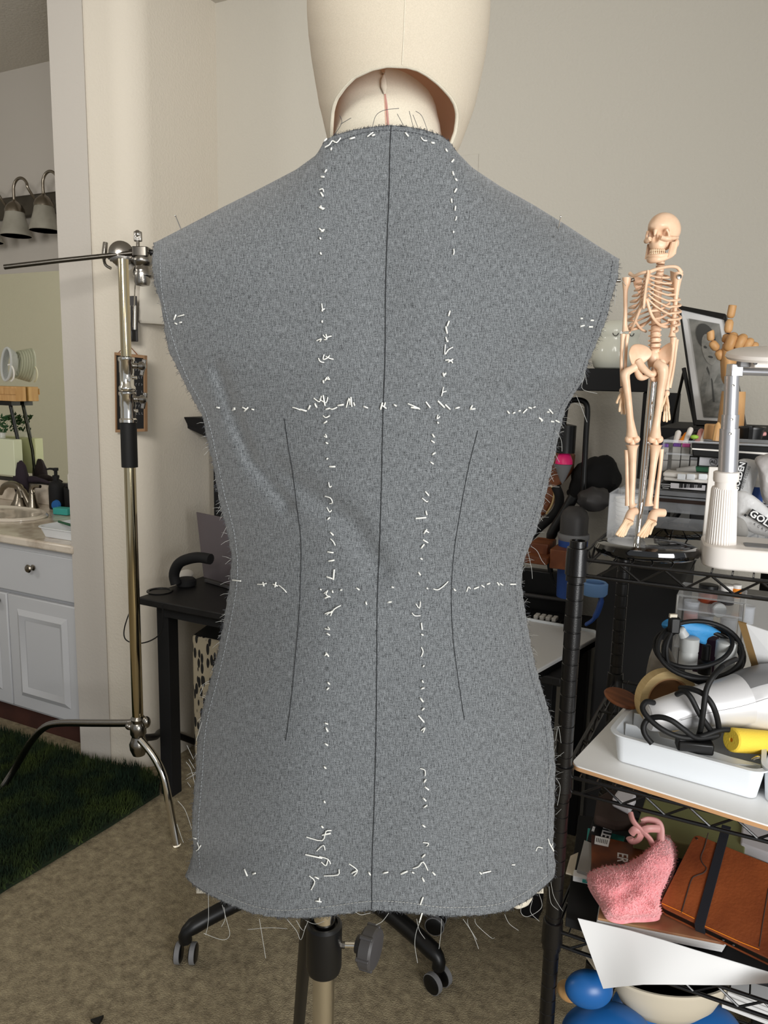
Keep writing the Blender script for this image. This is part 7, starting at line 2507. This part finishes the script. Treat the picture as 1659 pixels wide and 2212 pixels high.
lobe(1272, 2136, 58, 44, .0, 'lobe')
lobe(1310, 2236, 112, 74, .02, 'lobe')
lobe(1500, 2236, 118, 84, .12, 'lobe')
lobe(1400, 2180, 90, 60, .14, 'lobe')
q = Hb(1445, 2122, .06)
s_ = 1.16 * 1.22 / F
t = T('cream_bowl', 'cream rounded plastic bowl set into the blue seat', 'bowl', (q.x, q.y, q.z - 90 * s_))
M_ = Matrix.Translation(q) @ Matrix.Rotation(YAW, 4, 'Z') @ Matrix.Rotation(R(0), 4, 'X')
t.part('bowl_shell', MB(M_).lathe([(0, -80 * s_), (30 * s_, -78 * s_), (62 * s_, -64 * s_), (86 * s_, -40 * s_), (100 * s_, -8 * s_), (106 * s_, 20 * s_), (102 * s_, 20 * s_), (96 * s_, -6 * s_), (80 * s_, -36 * s_), (56 * s_, -58 * s_), (0, -70 * s_)], n=56, sx=1.1, sy=.6), BEIGE, ang=80)
t.part('bowl_rim', MB(M_).lathe([(104 * s_, 16 * s_), (109 * s_, 18 * s_), (109 * s_, 24 * s_), (103 * s_, 24 * s_), (104 * s_, 16 * s_)], n=56, sx=1.1, sy=.6), BEIGE)
m = MB()
c_ = Hb(1238, 2172, -.0)
one('tan_strap', 'small tan strap end behind the blue seat', 'strap', m.ell(c_ + FW * .03, (.02, .01, .02)), WOODL)
# papers at bottom right
for k_ in range(5):
    slab([(1560 + k_ * 4, 2170 - k_ * 9), (1720, 2230 - k_ * 9), (1760, 2120 - k_ * 9), (1556 + k_ * 6, 2120 - k_ * 9)], .47 + k_ * .012, .006, 'paper_stack', ['lowest white sheet bundle at bottom right', 'second white sheet bundle from the bottom at right', 'middle white sheet bundle at bottom right', 'fourth white sheet bundle from the bottom at right', 'topmost squared paper bundle at bottom right'][k_], 'paper', PAPER, bev=.0005)
# small things on the carpet
c_ = PZ(212, 2206, .002)
one('black_clip', 'small black plastic clip on the carpet at the bottom edge', 'clip', MB(fr((c_.x, c_.y, .006))).add([(-.014, -.01, -.004), (.014, -.012, -.004), (.004, .014, -.004), (-.014, -.01, .004), (.014, -.012, .004), (.004, .014, .004)], [(2, 1, 0), (3, 4, 5), (0, 1, 4, 3), (1, 2, 5, 4), (2, 0, 3, 5)]), BLACK, bev=.001)
c_ = PZ(355, 1703, .03)
one('white_wad', 'tiny white tag at the corner of the green rug', 'tag', MB().ell((c_.x + .01, c_.y, .018), (.008, .006, .005), nu=12, nv=8), WHITEP)
# light switch plate on the back wall behind the shoulder
a, b = PY(1000, 343, YB - .004), PY(1032, 376, YB - .004)
t = T('wall_plate', 'thin pale wall plate outline right of the head form on the wall', 'wall plate', ((a.x + b.x) / 2, YB, b.z))
t.part('plate', MB().box(((a.x + b.x) / 2 - .01, YB - .003, (a.z + b.z) / 2), (b.x - a.x + .02, .005, a.z - b.z + .02)), WALL, bev=.001)
